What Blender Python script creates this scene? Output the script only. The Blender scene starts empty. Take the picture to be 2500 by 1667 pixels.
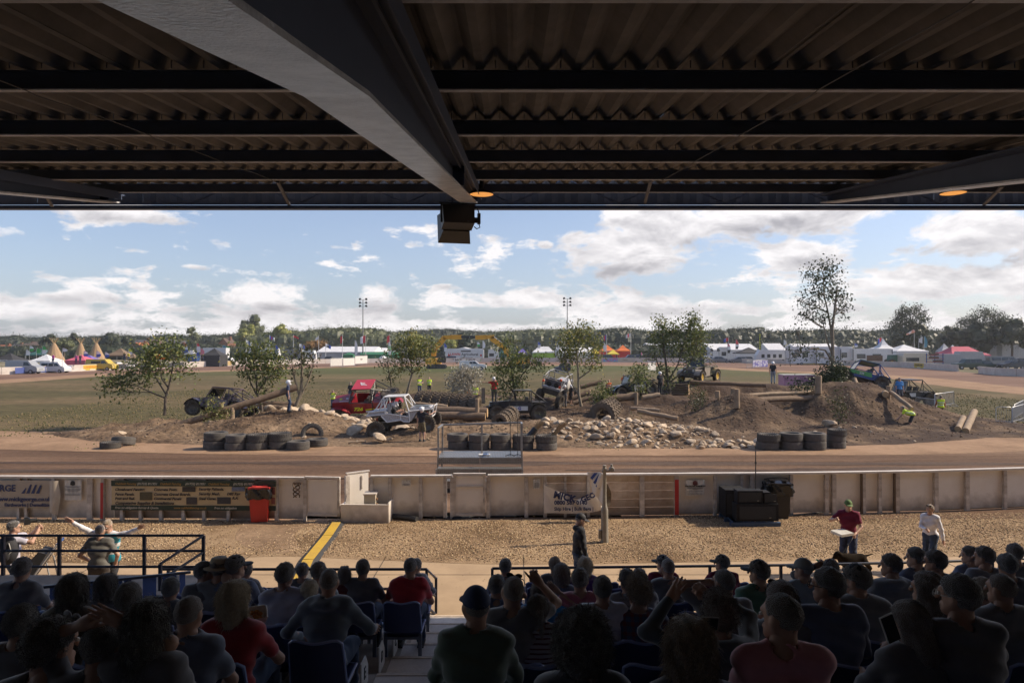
import bpy,math,random
import numpy as np
from mathutils import Vector,Matrix,noise
R=math.radians
rnd=random.Random(7)
sc=bpy.context.scene
COL=sc.collection
FPX,HZ,CAMZ=1666.7,843.0,4.7
PITCH=math.atan((HZ-833.5)/FPX)
cam=bpy.data.cameras.new('camera');cam.lens=24.0;cam.sensor_width=36.0
cam.clip_start=0.05;cam.clip_end=6000
cam_ob=bpy.data.objects.new('camera',cam);COL.objects.link(cam_ob)
cam_ob.location=(0,0,CAMZ);cam_ob.rotation_euler=(R(90)+PITCH,0,0)
sc.camera=cam_ob
SUN_EL,SUN_AZ=R(39),R(9.3)
world=bpy.data.worlds.new('World');sc.world=world;world.use_nodes=True
def build_world():
 nt=world.node_tree;N=nt.nodes;L=nt.links;N.clear()
 out=N.new('ShaderNodeOutputWorld');bg=N.new('ShaderNodeBackground')
 sky=N.new('ShaderNodeTexSky');sky.sky_type='NISHITA';sky.sun_disc=False
 sky.sun_elevation=SUN_EL;sky.sun_rotation=R(90)-SUN_AZ
 sky.air_density=1.0;sky.dust_density=1.6;sky.ozone_density=1.3;sky.altitude=50
 def M(op,a,b=None,c=None,clamp=False):
  n=N.new('ShaderNodeMath');n.operation=op;n.use_clamp=clamp
  for i,v in enumerate((a,b,c)):
   if v is None:continue
   if isinstance(v,(int,float)):n.inputs[i].default_value=v
   else:L.new(v,n.inputs[i])
  return n.outputs[0]
 tc=N.new('ShaderNodeTexCoord');sp=N.new('ShaderNodeSeparateXYZ');L.new(tc.outputs['Generated'],sp.inputs[0])
 x,y,z=sp.outputs
 az=M('ARCTAN2',x,y);el=M('ARCSINE',z)
 zz=M('MAXIMUM',M('ADD',z,0.045),0.02)
 cx=M('DIVIDE',x,zz);cy=M('DIVIDE',y,zz)
 def comb(a,b,c):
  n=N.new('ShaderNodeCombineXYZ')
  for i,v in enumerate((a,b,c)):
   if isinstance(v,(int,float)):n.inputs[i].default_value=v
   else:L.new(v,n.inputs[i])
  return n.outputs[0]
 def noise_(vec,scale,det,rough,dist=0.0):
  n=N.new('ShaderNodeTexNoise');n.inputs['Scale'].default_value=scale;n.inputs['Detail'].default_value=det
  n.inputs['Roughness'].default_value=rough;n.inputs['Distortion'].default_value=dist
  L.new(vec,n.inputs['Vector']);return n.outputs['Fac']
 bill=noise_(comb(M('MULTIPLY',az,1.0),M('MULTIPLY',el,2.1),0.7),12.0,9,0.62,0.25)
 bill2=noise_(comb(M('MULTIPLY',az,1.0),M('MULTIPLY',el,2.1),3.1),30.0,6,0.6)
 fld=noise_(comb(M('MULTIPLY',az,1.0),M('MULTIPLY',el,3.6),9.3),9.0,8,0.6,0.2)
 band=M('SUBTRACT',0.62,M('MULTIPLY',M('MAXIMUM',M('SUBTRACT',el,0.05),0.0),1.15))
 low=M('MULTIPLY',M('SUBTRACT',0.135,el),4.2)
 cov=M('ADD',M('SUBTRACT',fld,0.66),M('MULTIPLY',M('MAXIMUM',low,0.0),0.62))
 P2=lambda px,py:(math.atan((px-1250)/FPX),math.atan((HZ-py)/math.hypot(FPX,px-1250)))
 blobs=[(1530,620,150,62,.36),(1640,560,130,40,.34),(1900,525,190,42,.36),(1420,585,70,30,.22),(1560,530,120,30,.26),(1970,625,88,34,.36),(2400,570,120,52,.38),(2290,690,150,40,.30),(2470,690,120,34,.28),(1335,597,22,12,.2),(200,722,90,20,.26),(640,730,160,34,.24),(300,520,150,24,.26),(0,565,46,16,.2),(60,760,140,34,.25),(920,725,70,36,.22),(1280,735,150,30,.22),(1600,745,90,26,.2),(1750,745,80,20,.2),(470,650,40,9,.16),(340,700,30,8,.15),(2050,745,80,22,.2)]
 tot=cov;und=M('MULTIPLY',fld,0.0)
 for px,py,wx,wy,s in blobs:
  a0,e0=P2(px,py);sx=wx/FPX*.78;sy=wy/FPX*.78
  dx=M('DIVIDE',M('SUBTRACT',az,a0),sx);dy=M('DIVIDE',M('SUBTRACT',el,e0),sy)
  r2=M('ADD',M('MULTIPLY',dx,dx),M('MULTIPLY',dy,dy))
  g=M('MULTIPLY',M('POWER',2.718,M('MULTIPLY',r2,-0.55)),s+.12)
  tot=M('MAXIMUM',tot,M('SUBTRACT',g,0.14));und=M('MAXIMUM',und,M('MULTIPLY',g,M('MULTIPLY_ADD',dy,-1.1,0.25)))
 dens=M('ADD',tot,M('MULTIPLY',M('SUBTRACT',bill,0.5),0.95))
 dens=M('ADD',dens,M('MULTIPLY',M('SUBTRACT',bill2,0.5),0.26))
 mask=M('MULTIPLY',M('SUBTRACT',dens,0.0),9.0,clamp=True)
 mask=M('MULTIPLY',mask,M('MULTIPLY',M('ADD',el,0.01),40.0,clamp=True))
 bl=noise_(comb(M('MULTIPLY',az,1.0),M('MULTIPLY',M('ADD',el,0.010),2.1),0.7),12.0,5,0.55,0.25)
 lit=M('SUBTRACT',bill,bl)
 core=M('MULTIPLY',M('SUBTRACT',dens,0.05),2.6,clamp=True)
 shade=M('ADD',M('ADD',M('MULTIPLY',core,0.12),M('MULTIPLY',lit,2.6)),M('MULTIPLY',M('MAXIMUM',und,0.0),1.7),clamp=True)
 mixc=N.new('ShaderNodeMix');mixc.data_type='RGBA';L.new(shade,mixc.inputs['Factor'])
 mixc.inputs['A'].default_value=(7.9,7.6,7.6,1);mixc.inputs['B'].default_value=(3.5,3.35,3.55,1)
 veil=noise_(comb(M('MULTIPLY',az,1.0),M('MULTIPLY',el,5.0),4.2),3.0,5,0.55)
 hz_=M('MULTIPLY',M('SUBTRACT',0.34,el),2.0,clamp=True)
 vf=M('ADD',M('MULTIPLY',veil,0.12),M('MULTIPLY',hz_,0.40),clamp=True)
 mixv=N.new('ShaderNodeMix');mixv.data_type='RGBA';L.new(vf,mixv.inputs['Factor'])
 gain=N.new('ShaderNodeMix');gain.data_type='RGBA';gain.blend_type='MULTIPLY';gain.inputs['Factor'].default_value=1
 L.new(sky.outputs[0],gain.inputs['A']);gain.inputs['B'].default_value=(.98,1.02,1.16,1)
 L.new(gain.outputs['Result'],mixv.inputs['A']);mixv.inputs['B'].default_value=(5.2,5.5,6.5,1)
 mixs=N.new('ShaderNodeMix');mixs.data_type='RGBA';L.new(M('MULTIPLY',mask,0.93),mixs.inputs['Factor'])
 L.new(mixv.outputs['Result'],mixs.inputs['A']);L.new(mixc.outputs['Result'],mixs.inputs['B'])
 L.new(mixs.outputs['Result'],bg.inputs['Color']);bg.inputs['Strength'].default_value=0.12
 L.new(bg.outputs[0],out.inputs['Surface'])
build_world()
world.cycles.sampling_method='MANUAL';world.cycles.sample_map_resolution=1024
sun=bpy.data.lights.new('sun','SUN');sun.energy=5.0;sun.angle=R(0.5);sun.color=(1.0,0.85,0.66)
sun_ob=bpy.data.objects.new('sun',sun);COL.objects.link(sun_ob)
sd=Vector((math.cos(SUN_EL)*math.cos(SUN_AZ),math.cos(SUN_EL)*math.sin(SUN_AZ),math.sin(SUN_EL)))
sun_ob.rotation_euler=sd.to_track_quat('Z','Y').to_euler();sun_ob.location=(30,10,40)
sc.view_settings.view_transform='Standard';sc.view_settings.look='None'
sc.view_settings.exposure=0.18;sc.view_settings.gamma=1.0;sc.view_settings.use_curve_mapping=False
sc.render.engine='CYCLES';sc.cycles.max_bounces=8;sc.cycles.diffuse_bounces=5;sc.cycles.glossy_bounces=3
sc.cycles.transmission_bounces=4;sc.cycles.transparent_max_bounces=8
try:sc.cycles.use_denoising=True
except Exception:pass
cp,sp_=math.cos(PITCH),math.sin(PITCH)
def ray(px,py):
 u=(px-1250.0)/FPX;v=(833.5-py)/FPX
 return Vector((u,cp-v*sp_,sp_+v*cp))
def P(px,py,d):
 r=ray(px,py);return Vector((0,0,CAMZ))+r*(d/r.y)
def G(px,py,z=0.0):
 r=ray(px,py);t=(z-CAMZ)/r.z;return Vector((0,0,CAMZ))+r*t
def XD(px,d):return(px-1250.0)/FPX*d
def ZD(py,d):return CAMZ+(HZ-py)/FPX*d
MATS={}
def mat(name,col,rough=0.7,metal=0.0,col2=None,nscale=6.0,bump=0.0,bscale=40.0,emis=None,trans=0.0,spec=0.5,coords='Object',detail=4.0,contrast=1.0,rand=0.0,alpha=None,sheen=0.0,coat=0.0):
 if name in MATS:return MATS[name]
 m=bpy.data.materials.new(name);m.use_nodes=True;MATS[name]=m
 nt=m.node_tree;N=nt.nodes;L=nt.links;b=N['Principled BSDF']
 b.inputs['Base Color'].default_value=(*col,1);b.inputs['Roughness'].default_value=rough
 b.inputs['Metallic'].default_value=metal;b.inputs['Specular IOR Level'].default_value=spec
 b.inputs['Transmission Weight'].default_value=trans;b.inputs['Sheen Weight'].default_value=sheen;b.inputs['Coat Weight'].default_value=coat
 if alpha is not None:b.inputs['Alpha'].default_value=alpha
 if emis:b.inputs['Emission Color'].default_value=(*emis[0],1);b.inputs['Emission Strength'].default_value=emis[1]
 m.diffuse_color=(*col,1)
 if col2 is not None or bump or rand:
  tc=N.new('ShaderNodeTexCoord');v=tc.outputs[coords]
 last=None
 if col2 is not None:
  n=N.new('ShaderNodeTexNoise');n.inputs['Scale'].default_value=nscale;n.inputs['Detail'].default_value=detail;n.inputs['Roughness'].default_value=.62
  L.new(v,n.inputs['Vector'])
  mr=N.new('ShaderNodeMapRange');w=.22/contrast
  mr.inputs['From Min'].default_value=.5-w;mr.inputs['From Max'].default_value=.5+w;L.new(n.outputs['Fac'],mr.inputs['Value'])
  mx=N.new('ShaderNodeMix');mx.data_type='RGBA';L.new(mr.outputs[0],mx.inputs['Factor'])
  mx.inputs['A'].default_value=(*col,1);mx.inputs['B'].default_value=(*col2,1);last=mx.outputs['Result']
 if rand:
  oi=N.new('ShaderNodeObjectInfo');hs=N.new('ShaderNodeHueSaturation')
  a=N.new('ShaderNodeMath');a.operation='MULTIPLY_ADD';L.new(oi.outputs['Random'],a.inputs[0]);a.inputs[1].default_value=rand;a.inputs[2].default_value=1-rand/2
  L.new(a.outputs[0],hs.inputs['Value'])
  if last is None:hs.inputs['Color'].default_value=(*col,1)
  else:L.new(last,hs.inputs['Color'])
  last=hs.outputs[0]
 if last is not None:L.new(last,b.inputs['Base Color'])
 if bump:
  n2=N.new('ShaderNodeTexNoise');n2.inputs['Scale'].default_value=bscale;n2.inputs['Detail'].default_value=5;L.new(v,n2.inputs['Vector'])
  bp=N.new('ShaderNodeBump');bp.inputs['Strength'].default_value=min(1,bump*2);bp.inputs['Distance'].default_value=bump*.05
  L.new(n2.outputs['Fac'],bp.inputs['Height']);L.new(bp.outputs[0],b.inputs['Normal'])
 return m
def cl(h):
 return tuple(((c/255)/12.92 if c/255<=.04045 else((c/255+.055)/1.055)**2.4)for c in h)
def tag(o,label=None,cat=None,group=None,kind=None):
 if label:o['label']=label
 if cat:o['category']=cat
 if group:o['group']=group
 if kind:o['kind']=kind
 return o
def empty(name,loc=(0,0,0),rz=0.0,label=None,cat=None,group=None,rot=None,scale=1.0):
 o=bpy.data.objects.new(name,None);COL.objects.link(o);o.location=loc
 o.rotation_euler=rot if rot is not None else(0,0,rz);o.scale=(scale,)*3
 o.empty_display_size=.2
 return tag(o,label,cat,group)
def link(name,mesh,parent=None,loc=(0,0,0),rot=(0,0,0),scale=(1,1,1)):
 o=bpy.data.objects.new(name,mesh);COL.objects.link(o);o.location=loc;o.rotation_euler=rot;o.scale=scale
 if parent is not None:o.parent=parent
 return o
def copy_tree(o,parent=None,**kw):
 c=o.copy();COL.objects.link(c);c.parent=parent
 for ch in o.children:copy_tree(ch,c)
 return c
class MB:
 def __init__(s):s.v=[];s.f=[];s.m=[];s.mats=[];s.T=Matrix.Identity(4)
 def mi(s,m):
  if m not in s.mats:s.mats.append(m)
  return s.mats.index(m)
 def add(s,vs,fs,m):
  k=len(s.v);i=s.mi(m)
  s.v+=[tuple(s.T@Vector(p))for p in vs];s.f+=[[k+a for a in f]for f in fs];s.m+=[i]*len(fs);return s
 def box(s,c,d,m,rot=None,taper=None):
  x,y,z=d[0]/2,d[1]/2,d[2]/2;tx,ty=taper or(1,1)
  vs=[(-x,-y,-z),(x,-y,-z),(x,y,-z),(-x,y,-z),(-x*tx,-y*ty,z),(x*tx,-y*ty,z),(x*tx,y*ty,z),(-x*tx,y*ty,z)]
  Rm=rot if rot is not None else Matrix.Identity(3)
  if not isinstance(Rm,Matrix):Rm=Matrix.Rotation(rot[2],3,'Z')@Matrix.Rotation(rot[1],3,'Y')@Matrix.Rotation(rot[0],3,'X')
  vs=[Rm@Vector(p)+Vector(c)for p in vs]
  return s.add(vs,[(0,3,2,1),(4,5,6,7),(0,1,5,4),(1,2,6,5),(2,3,7,6),(3,0,4,7)],m)
 def bar(s,a,b,w,h,m,up=(0,0,1)):
  a,b=Vector(a),Vector(b);d=(b-a);l=d.length
  if l<1e-6:return s
  y=d/l;u=Vector(up)
  if abs(y.dot(u))>.98:u=Vector((1,0,0))
  x=y.cross(u).normalized();z=x.cross(y)
  Rm=Matrix((x,y,z)).transposed()
  return s.box((a+b)/2,(w,l,h),m,rot=Rm)
 def cyl(s,a,b,r0,m,r1=None,n=10,caps=True):
  a,b=Vector(a),Vector(b);r1=r0 if r1 is None else r1
  d=(b-a).normalized();u=Vector((0,0,1))if abs(d.z)<.95 else Vector((1,0,0))
  x=d.cross(u).normalized();y=d.cross(x)
  vs=[]
  for p,r in((a,r0),(b,r1)):
   for i in range(n):
    t=2*math.pi*i/n;vs.append(p+x*(r*math.cos(t))+y*(r*math.sin(t)))
  fs=[(i,i+n,(i+1)%n+n,(i+1)%n)for i in range(n)]
  if caps:fs+=[tuple(range(n)),tuple(range(2*n-1,n-1,-1))]
  return s.add(vs,fs,m)
 def tube(s,pts,r,m,n=6):
  pts=[Vector(p)for p in pts];rr=r if isinstance(r,(list,tuple))else[r]*len(pts)
  vs=[];u=None
  for i,p in enumerate(pts):
   d=(pts[min(i+1,len(pts)-1)]-pts[max(i-1,0)]).normalized()
   if u is None:u=Vector((0,0,1))if abs(d.z)<.9 else Vector((1,0,0))
   x=d.cross(u).normalized();y=x.cross(d).normalized();u=y
   for k in range(n):
    t=2*math.pi*k/n;vs.append(p+x*(rr[i]*math.cos(t))+y*(rr[i]*math.sin(t)))
  fs=[]
  for i in range(len(pts)-1):
   for k in range(n):
    a=i*n+k;b=i*n+(k+1)%n;fs.append((a,b,b+n,a+n))
  fs+=[tuple(range(n))[::-1],tuple(range((len(pts)-1)*n,len(pts)*n))]
  return s.add(vs,fs,m)
 def prism(s,poly,axis,a,b,m,inset=0.0):
  n=len(poly);cx=sum(p[0]for p in poly)/n;cy=sum(p[1]for p in poly)/n
  def pt(p,t):
   return{'x':(t,p[0],p[1]),'y':(p[0],t,p[1]),'z':(p[0],p[1],t)}[axis]
  vs=[pt(p,a)for p in poly]+[pt(p,b)for p in poly]
  fs=[(i,(i+1)%n,(i+1)%n+n,i+n)for i in range(n)]+[tuple(range(n))[::-1],tuple(range(n,2*n))]
  return s.add(vs,fs,m)
 def lathe(s,prof,c,axis,m,n=20):
  vs=[];c=Vector(c)
  for r,t in prof:
   for i in range(n):
    a=2*math.pi*i/n;q=(r*math.cos(a),r*math.sin(a))
    vs.append(c+Vector({'x':(t,q[0],q[1]),'y':(q[0],t,q[1]),'z':(q[0],q[1],t)}[axis]))
  fs=[]
  for j in range(len(prof)-1):
   for i in range(n):
    fs.append((j*n+i,j*n+(i+1)%n,(j+1)*n+(i+1)%n,(j+1)*n+i))
  return s.add(vs,fs,m)
 def ell(s,c,r,m,n=10,k=6):
  vs=[(c[0],c[1],c[2]-r[2])]
  for j in range(1,k):
   ph=-math.pi/2+math.pi*j/k
   for i in range(n):
    a=2*math.pi*i/n;vs.append((c[0]+r[0]*math.cos(ph)*math.cos(a),c[1]+r[1]*math.cos(ph)*math.sin(a),c[2]+r[2]*math.sin(ph)))
  vs.append((c[0],c[1],c[2]+r[2]));L=len(vs)-1;fs=[]
  for i in range(n):
   fs.append((0,1+(i+1)%n,1+i));fs.append((L,L-n+i,L-n+(i+1)%n))
  for j in range(k-2):
   for i in range(n):
    a=1+j*n+i;b=1+j*n+(i+1)%n;fs.append((a,b,b+n,a+n))
  return s.add(vs,fs,m)
 def grid(s,fn,nu,nv,m):
  vs=[fn(i/nu,j/nv)for j in range(nv+1)for i in range(nu+1)]
  fs=[(j*(nu+1)+i,j*(nu+1)+i+1,(j+1)*(nu+1)+i+1,(j+1)*(nu+1)+i)for j in range(nv)for i in range(nu)]
  return s.add(vs,fs,m)
 def mesh(s,name,smooth=None):
  me=bpy.data.meshes.new(name);me.from_pydata(s.v,[],s.f)
  for m in s.mats:me.materials.append(m)
  if len(s.mats)>1:me.polygons.foreach_set('material_index',s.m)
  if smooth is not None:
   me.polygons.foreach_set('use_smooth',[True]*len(me.polygons))
   if smooth<180:me.set_sharp_from_angle(angle=R(smooth))
  me.update();return me
 def build(s,name,parent=None,smooth=None,loc=(0,0,0),rot=(0,0,0)):
  return link(name,s.mesh(name,smooth),parent,loc,rot)
def npmesh(name,V,F,mats,smooth=True,mi=None):
 me=bpy.data.meshes.new(name);V=np.asarray(V,np.float32);F=np.asarray(F,np.int32);k=F.shape[1]
 me.vertices.add(len(V));me.vertices.foreach_set('co',V.ravel());me.loops.add(F.size);me.loops.foreach_set('vertex_index',F.ravel())
 me.polygons.add(len(F));me.polygons.foreach_set('loop_start',np.arange(0,F.size,k,dtype=np.int32));me.polygons.foreach_set('loop_total',np.full(len(F),k,np.int32))
 if smooth:me.polygons.foreach_set('use_smooth',np.ones(len(F),bool))
 for m in mats:me.materials.append(m)
 if mi is not None:me.polygons.foreach_set('material_index',np.asarray(mi,np.int32))
 me.update(calc_edges=True);me.validate();return me
def text_mesh(name,s,size,m,parent,loc,rot=(R(90),0,0),ax='CENTER',ext=0.003,bold=0.0,shear=0.0,sx=1.0):
 cu=bpy.data.curves.new(name,'FONT');cu.body=s;cu.size=size;cu.align_x=ax;cu.align_y='CENTER';cu.extrude=ext;cu.offset=bold;cu.shear=shear
 cu.resolution_u=2
 to=bpy.data.objects.new('t',cu);me=bpy.data.meshes.new_from_object(to);bpy.data.objects.remove(to);bpy.data.curves.remove(cu)
 me.materials.clear();me.materials.append(m)
 return link(name,me,parent,loc,rot,(sx,1,1))
def surfnet(fn,lo,hi,h):
 ax=[np.arange(lo[i]-h,hi[i]+2*h,h)for i in range(3)]
 X,Y,Z=np.meshgrid(*ax,indexing='ij');D=fn(X,Y,Z);S=D<0
 nx,ny,nz=D.shape
 cnt=np.zeros((nx-1,ny-1,nz-1),int)
 for a in(0,1):
  for b in(0,1):
   for c in(0,1):cnt+=S[a:nx-1+a,b:ny-1+b,c:nz-1+c]
 cell=(cnt>0)&(cnt<8);idx=-np.ones(cell.shape,int);idx[cell]=np.arange(cell.sum())
 n=cell.sum();pos=np.zeros((n,3));wt=np.zeros(n);ci=np.argwhere(cell)
 for axis in range(3):
  o=[0,0,0];o[axis]=1;others=[k for k in range(3)if k!=axis]
  for p in(0,1):
   for q in(0,1):
    off=[0,0,0];off[others[0]]=p;off[others[1]]=q
    A=ci+off;B=A+o
    da=D[A[:,0],A[:,1],A[:,2]];db=D[B[:,0],B[:,1],B[:,2]]
    m=(da<0)!=(db<0);t=np.where(m,da/np.where(m,da-db,1),0)
    q3=A.astype(float);q3[:,axis]+=t;pos[m]+=q3[m];wt[m]+=1
 pos/=wt[:,None];V=np.stack([ax[k][0]+pos[:,k]*h for k in range(3)],1)
 quads=[]
 for axis in range(3):
  sl0=[slice(1,-1)]*3;sl0[axis]=slice(0,-1);sl1=list(sl0);sl1[axis]=slice(1,None)
  a=S[tuple(sl0)];b=S[tuple(sl1)];d=np.argwhere(a!=b)
  if len(d)==0:continue
  inv=a[d[:,0],d[:,1],d[:,2]]
  base=d.copy();u,v=[(1,2),(2,0),(0,1)][axis]
  for k in range(3):
   if k!=axis:base[:,k]+=1
  def c(du,dv):
   q=base.copy();q[:,u]+=du;q[:,v]+=dv;return idx[q[:,0],q[:,1],q[:,2]]
  q=np.stack([c(-1,-1),c(0,-1),c(0,0),c(-1,0)],1)
  q[~inv]=q[~inv][:,::-1];quads.append(q)
 F=np.concatenate(quads)if quads else np.zeros((0,4),int)
 return V,F[(F>=0).all(1)]
def smin(a,b,k):
 h=np.clip(.5+.5*(b-a)/k,0,1);return b*(1-h)+a*h-k*h*(1-h)
def capsule(X,Y,Z,a,b,ra,rb,sy=1.0):
 ax,ay,az=a;bx,by,bz=b;ay,by,Yq=ay/sy,by/sy,Y/sy
 dx,dy,dz=bx-ax,by-ay,bz-az;L2=dx*dx+dy*dy+dz*dz+1e-9
 t=np.clip(((X-ax)*dx+(Yq-ay)*dy+(Z-az)*dz)/L2,0,1)
 return(np.sqrt((X-ax-t*dx)**2+(Yq-ay-t*dy)**2+(Z-az-t*dz)**2)-(ra+(rb-ra)*t))*min(1,sy+.15)
def ellip(X,Y,Z,c,r):
 q=np.sqrt(((X-c[0])/r[0])**2+((Y-c[1])/r[1])**2+((Z-c[2])/r[2])**2);return(q-1)*min(r)
# ================================================================ people
SKIN=[mat('skin_fair',(.46,.27,.19),.55,bump=.02,bscale=120),mat('skin_tan',(.36,.19,.12),.55,bump=.02,bscale=120)]
SKIN_EYE=mat('eye_white',(.7,.68,.65),.3);SKIN_IRIS=mat('eye_dark',(.03,.02,.015),.3)
def hairmat(n,c,c2):return mat('hair_'+n,c,.55,col2=c2,nscale=60,bump=.5,bscale=170,sheen=.8,coords='Object',contrast=1.6)
HM={'black':hairmat('black',(.045,.038,.034),(.08,.068,.06)),'dark':hairmat('dark',(.06,.044,.033),(.12,.085,.06)),'brown':hairmat('brown',(.085,.05,.03),(.17,.105,.062)),'blond':hairmat('blond',(.58,.44,.25),(.85,.70,.46)),'sandy':hairmat('sandy',(.24,.16,.085),(.46,.32,.18)),'grey':hairmat('grey',(.12,.11,.10),(.24,.23,.22)),'stubble':hairmat('stubble',(.14,.095,.07),(.22,.15,.11))}
SHEEN=.08
def cloth(name,c,c2=None,pat=None,k=14.0):
 key='cloth_'+name
 if key in MATS:return MATS[key]
 m=mat(key,c,.85,col2=(c2 if c2 and not pat else tuple(min(1,v*1.35)for v in c)),nscale=7,bump=.09,bscale=30,sheen=SHEEN,spec=.25)
 if pat:
  nt=m.node_tree;N=nt.nodes;L=nt.links;b=N['Principled BSDF'];tc=N.new('ShaderNodeTexCoord')
  def wave(d,sc_,w):
   s=N.new('ShaderNodeSeparateXYZ');L.new(tc.outputs['Object'],s.inputs[0])
   a=N.new('ShaderNodeMath');a.operation='MULTIPLY';L.new(s.outputs[d],a.inputs[0]);a.inputs[1].default_value=sc_
   f=N.new('ShaderNodeMath');f.operation='FRACT';L.new(a.outputs[0],f.inputs[0])
   g=N.new('ShaderNodeMath');g.operation='LESS_THAN';L.new(f.outputs[0],g.inputs[0]);g.inputs[1].default_value=w;return g.outputs[0]
  mx=N.new('ShaderNodeMix');mx.data_type='RGBA';mx.inputs['A'].default_value=(*c,1);mx.inputs['B'].default_value=(*c2,1)
  if pat=='stripe':L.new(wave(2,k,.35),mx.inputs['Factor'])
  else:
   a=N.new('ShaderNodeMath');a.operation='ADD';L.new(wave(2,k,.4),a.inputs[0]);L.new(wave(0,k,.4),a.inputs[1])
   d=N.new('ShaderNodeMath');d.operation='MULTIPLY';L.new(a.outputs[0],d.inputs[0]);d.inputs[1].default_value=.5;L.new(d.outputs[0],mx.inputs['Factor'])
  L.new(mx.outputs['Result'],b.inputs['Base Color'])
 return m
def _head(X,Y,Z):
 D=ellip(X,Y,Z,(0,-.012,.028),(.074,.093,.087))
 D=smin(D,capsule(X,Y,Z,(0,.012,-.03),(0,.046,-.078),.058,.034),.03)
 for s in(-1,1):D=smin(D,capsule(X,Y,Z,(s*.048,-.005,-.03),(s*.022,.045,-.075),.022,.02),.03)
 D=smin(D,capsule(X,Y,Z,(-.032,.072,.03),(.032,.072,.03),.014,.014),.016)
 for s in(-1,1):
  D=-smin(-D,ellip(X,Y,Z,(s*.031,.092,.008),(.017,.016,.011)),.012)
  D=smin(D,ellip(X,Y,Z,(s*.077,-.006,0.0),(.012,.021,.032)),.008)
 D=smin(D,capsule(X,Y,Z,(0,.084,.012),(0,.103,-.022),.009,.014),.01)
 D=smin(D,capsule(X,Y,Z,(-.018,.078,-.05),(.018,.078,-.05),.009,.009),.01)
 return smin(D,capsule(X,Y,Z,(0,-.022,-.05),(0,-.032,-.15),.054,.056),.03)
HEAD=surfnet(_head,(-.11,-.13,-.2),(.11,.14,.13),.0105)
def _hand(curl,index=None,spread=.0):
 def f(X,Y,Z):
  D=capsule(X,Y,Z,(-.012,.01,0),(-.02,.075,0),.024,.02)
  D=smin(D,capsule(X,Y,Z,(.012,.01,0),(.024,.07,0),.022,.018),.02)
  D=smin(D,capsule(X,Y,Z,(0,-.03,0),(0,.02,0),.026,.026),.02)
  for i,(x0,ln)in enumerate(((-.031,.9),(-.0105,1.0),(.0105,.93),(.031,.75))):
   c=curl if not(index is not None and i==0)else index
   a=0.0;p=(x0,.082-abs(x0)*.25,0);sp=spread*x0*9;r=.0092
   for seg,c_ in zip((.040,.027,.022),(.55,1.0,.8)):
    a+=c*c_;q=(p[0]+sp*seg,p[1]+math.cos(a)*seg*ln,p[2]-math.sin(a)*seg*ln)
    D=smin(D,capsule(X,Y,Z,p,q,r,r*.9),.004);p=q;r*=.9
  D=smin(D,capsule(X,Y,Z,(-.02,.02,-.004),(-.047,.05,-.014),.014,.011),.008)
  return smin(D,capsule(X,Y,Z,(-.047,.05,-.014),(-.050+.02*curl,.078,-.022-.012*curl),.011,.009),.004)
 return surfnet(f,(-.085,-.06,-.09),(.065,.2,.03),.0068)
HANDS={'relax':_hand(.35),'grip':_hand(1.25),'point':_hand(1.35,index=.05),'open':_hand(.06,spread=.28)}
rng=np.random.default_rng(5)
def wob(X,Y,Z,k,a,p=0.0):
 return a*(np.sin(k*X+2.1*np.sin(k*.7*Y+p))*np.sin(k*.9*Y+1.7*np.sin(k*.6*Z+p))+.6*np.sin(k*1.7*Z+p+1.3*np.sin(k*X)))
def _hair(kind):
 inf={'buzz':.004,'short':.014,'messy':.020,'curly':.052,'long':.018,'pony':.012,'bun':.013,'bob':.022,'fringe':.014}[kind]
 def f(X,Y,Z):
  D=ellip(X,Y,Z,(0,-.014,.030),(.074+inf,.093+inf,.087+inf))
  line=.030+1.15*(Y-.03)-inf*.6
  if kind in('long','bob','curly'):line=.055+1.5*(Y-.045)
  D=np.maximum(D,(line-Z)*.75)
  if kind=='messy':D=smin(D,ellip(X,Y,Z,(.01,.02,.115),(.055,.075,.030)),.02)
  if kind=='long':
   D=smin(D,ellip(X,Y,Z,(0,-.062,-.10),(.094,.058,.20)),.03)
   for s in(-1,1):D=smin(D,capsule(X,Y,Z,(s*.078,-.01,.03),(s*.082,.01,-.19),.026,.018),.03)
  if kind=='bob':D=smin(D,ellip(X,Y,Z,(0,-.035,-.03),(.095,.078,.115)),.03)
  if kind=='curly':D=smin(D,ellip(X,Y,Z,(0,-.03,.0),(.125,.12,.13)),.03)
  if kind=='pony':
   D=smin(D,ellip(X,Y,Z,(0,-.118,.02),(.024,.024,.024)),.012)
   D=smin(D,capsule(X,Y,Z,(0,-.135,.01),(.01,-.14,-.16),.028,.012),.012)
  if kind=='bun':D=smin(D,ellip(X,Y,Z,(0,-.085,.075),(.036,.036,.036)),.012)
  a={'messy':.006,'short':.0035,'curly':.012,'long':.005,'pony':.003}.get(kind,.0022)
  if kind in('long','pony','bob'):return D+a*np.sin(130*X+5*np.sin(9*Z))*.8
  return D+wob(X,Y,Z,75 if kind!='curly' else 95,a)
 lo,hi=((-.16,-.2,-.34),(.16,.14,.2))if kind in('long','curly','pony','bob')else((-.12,-.15,-.12),(.12,.13,.17))
 return surfnet(f,lo,hi,.0105)
_hairc={}
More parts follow.
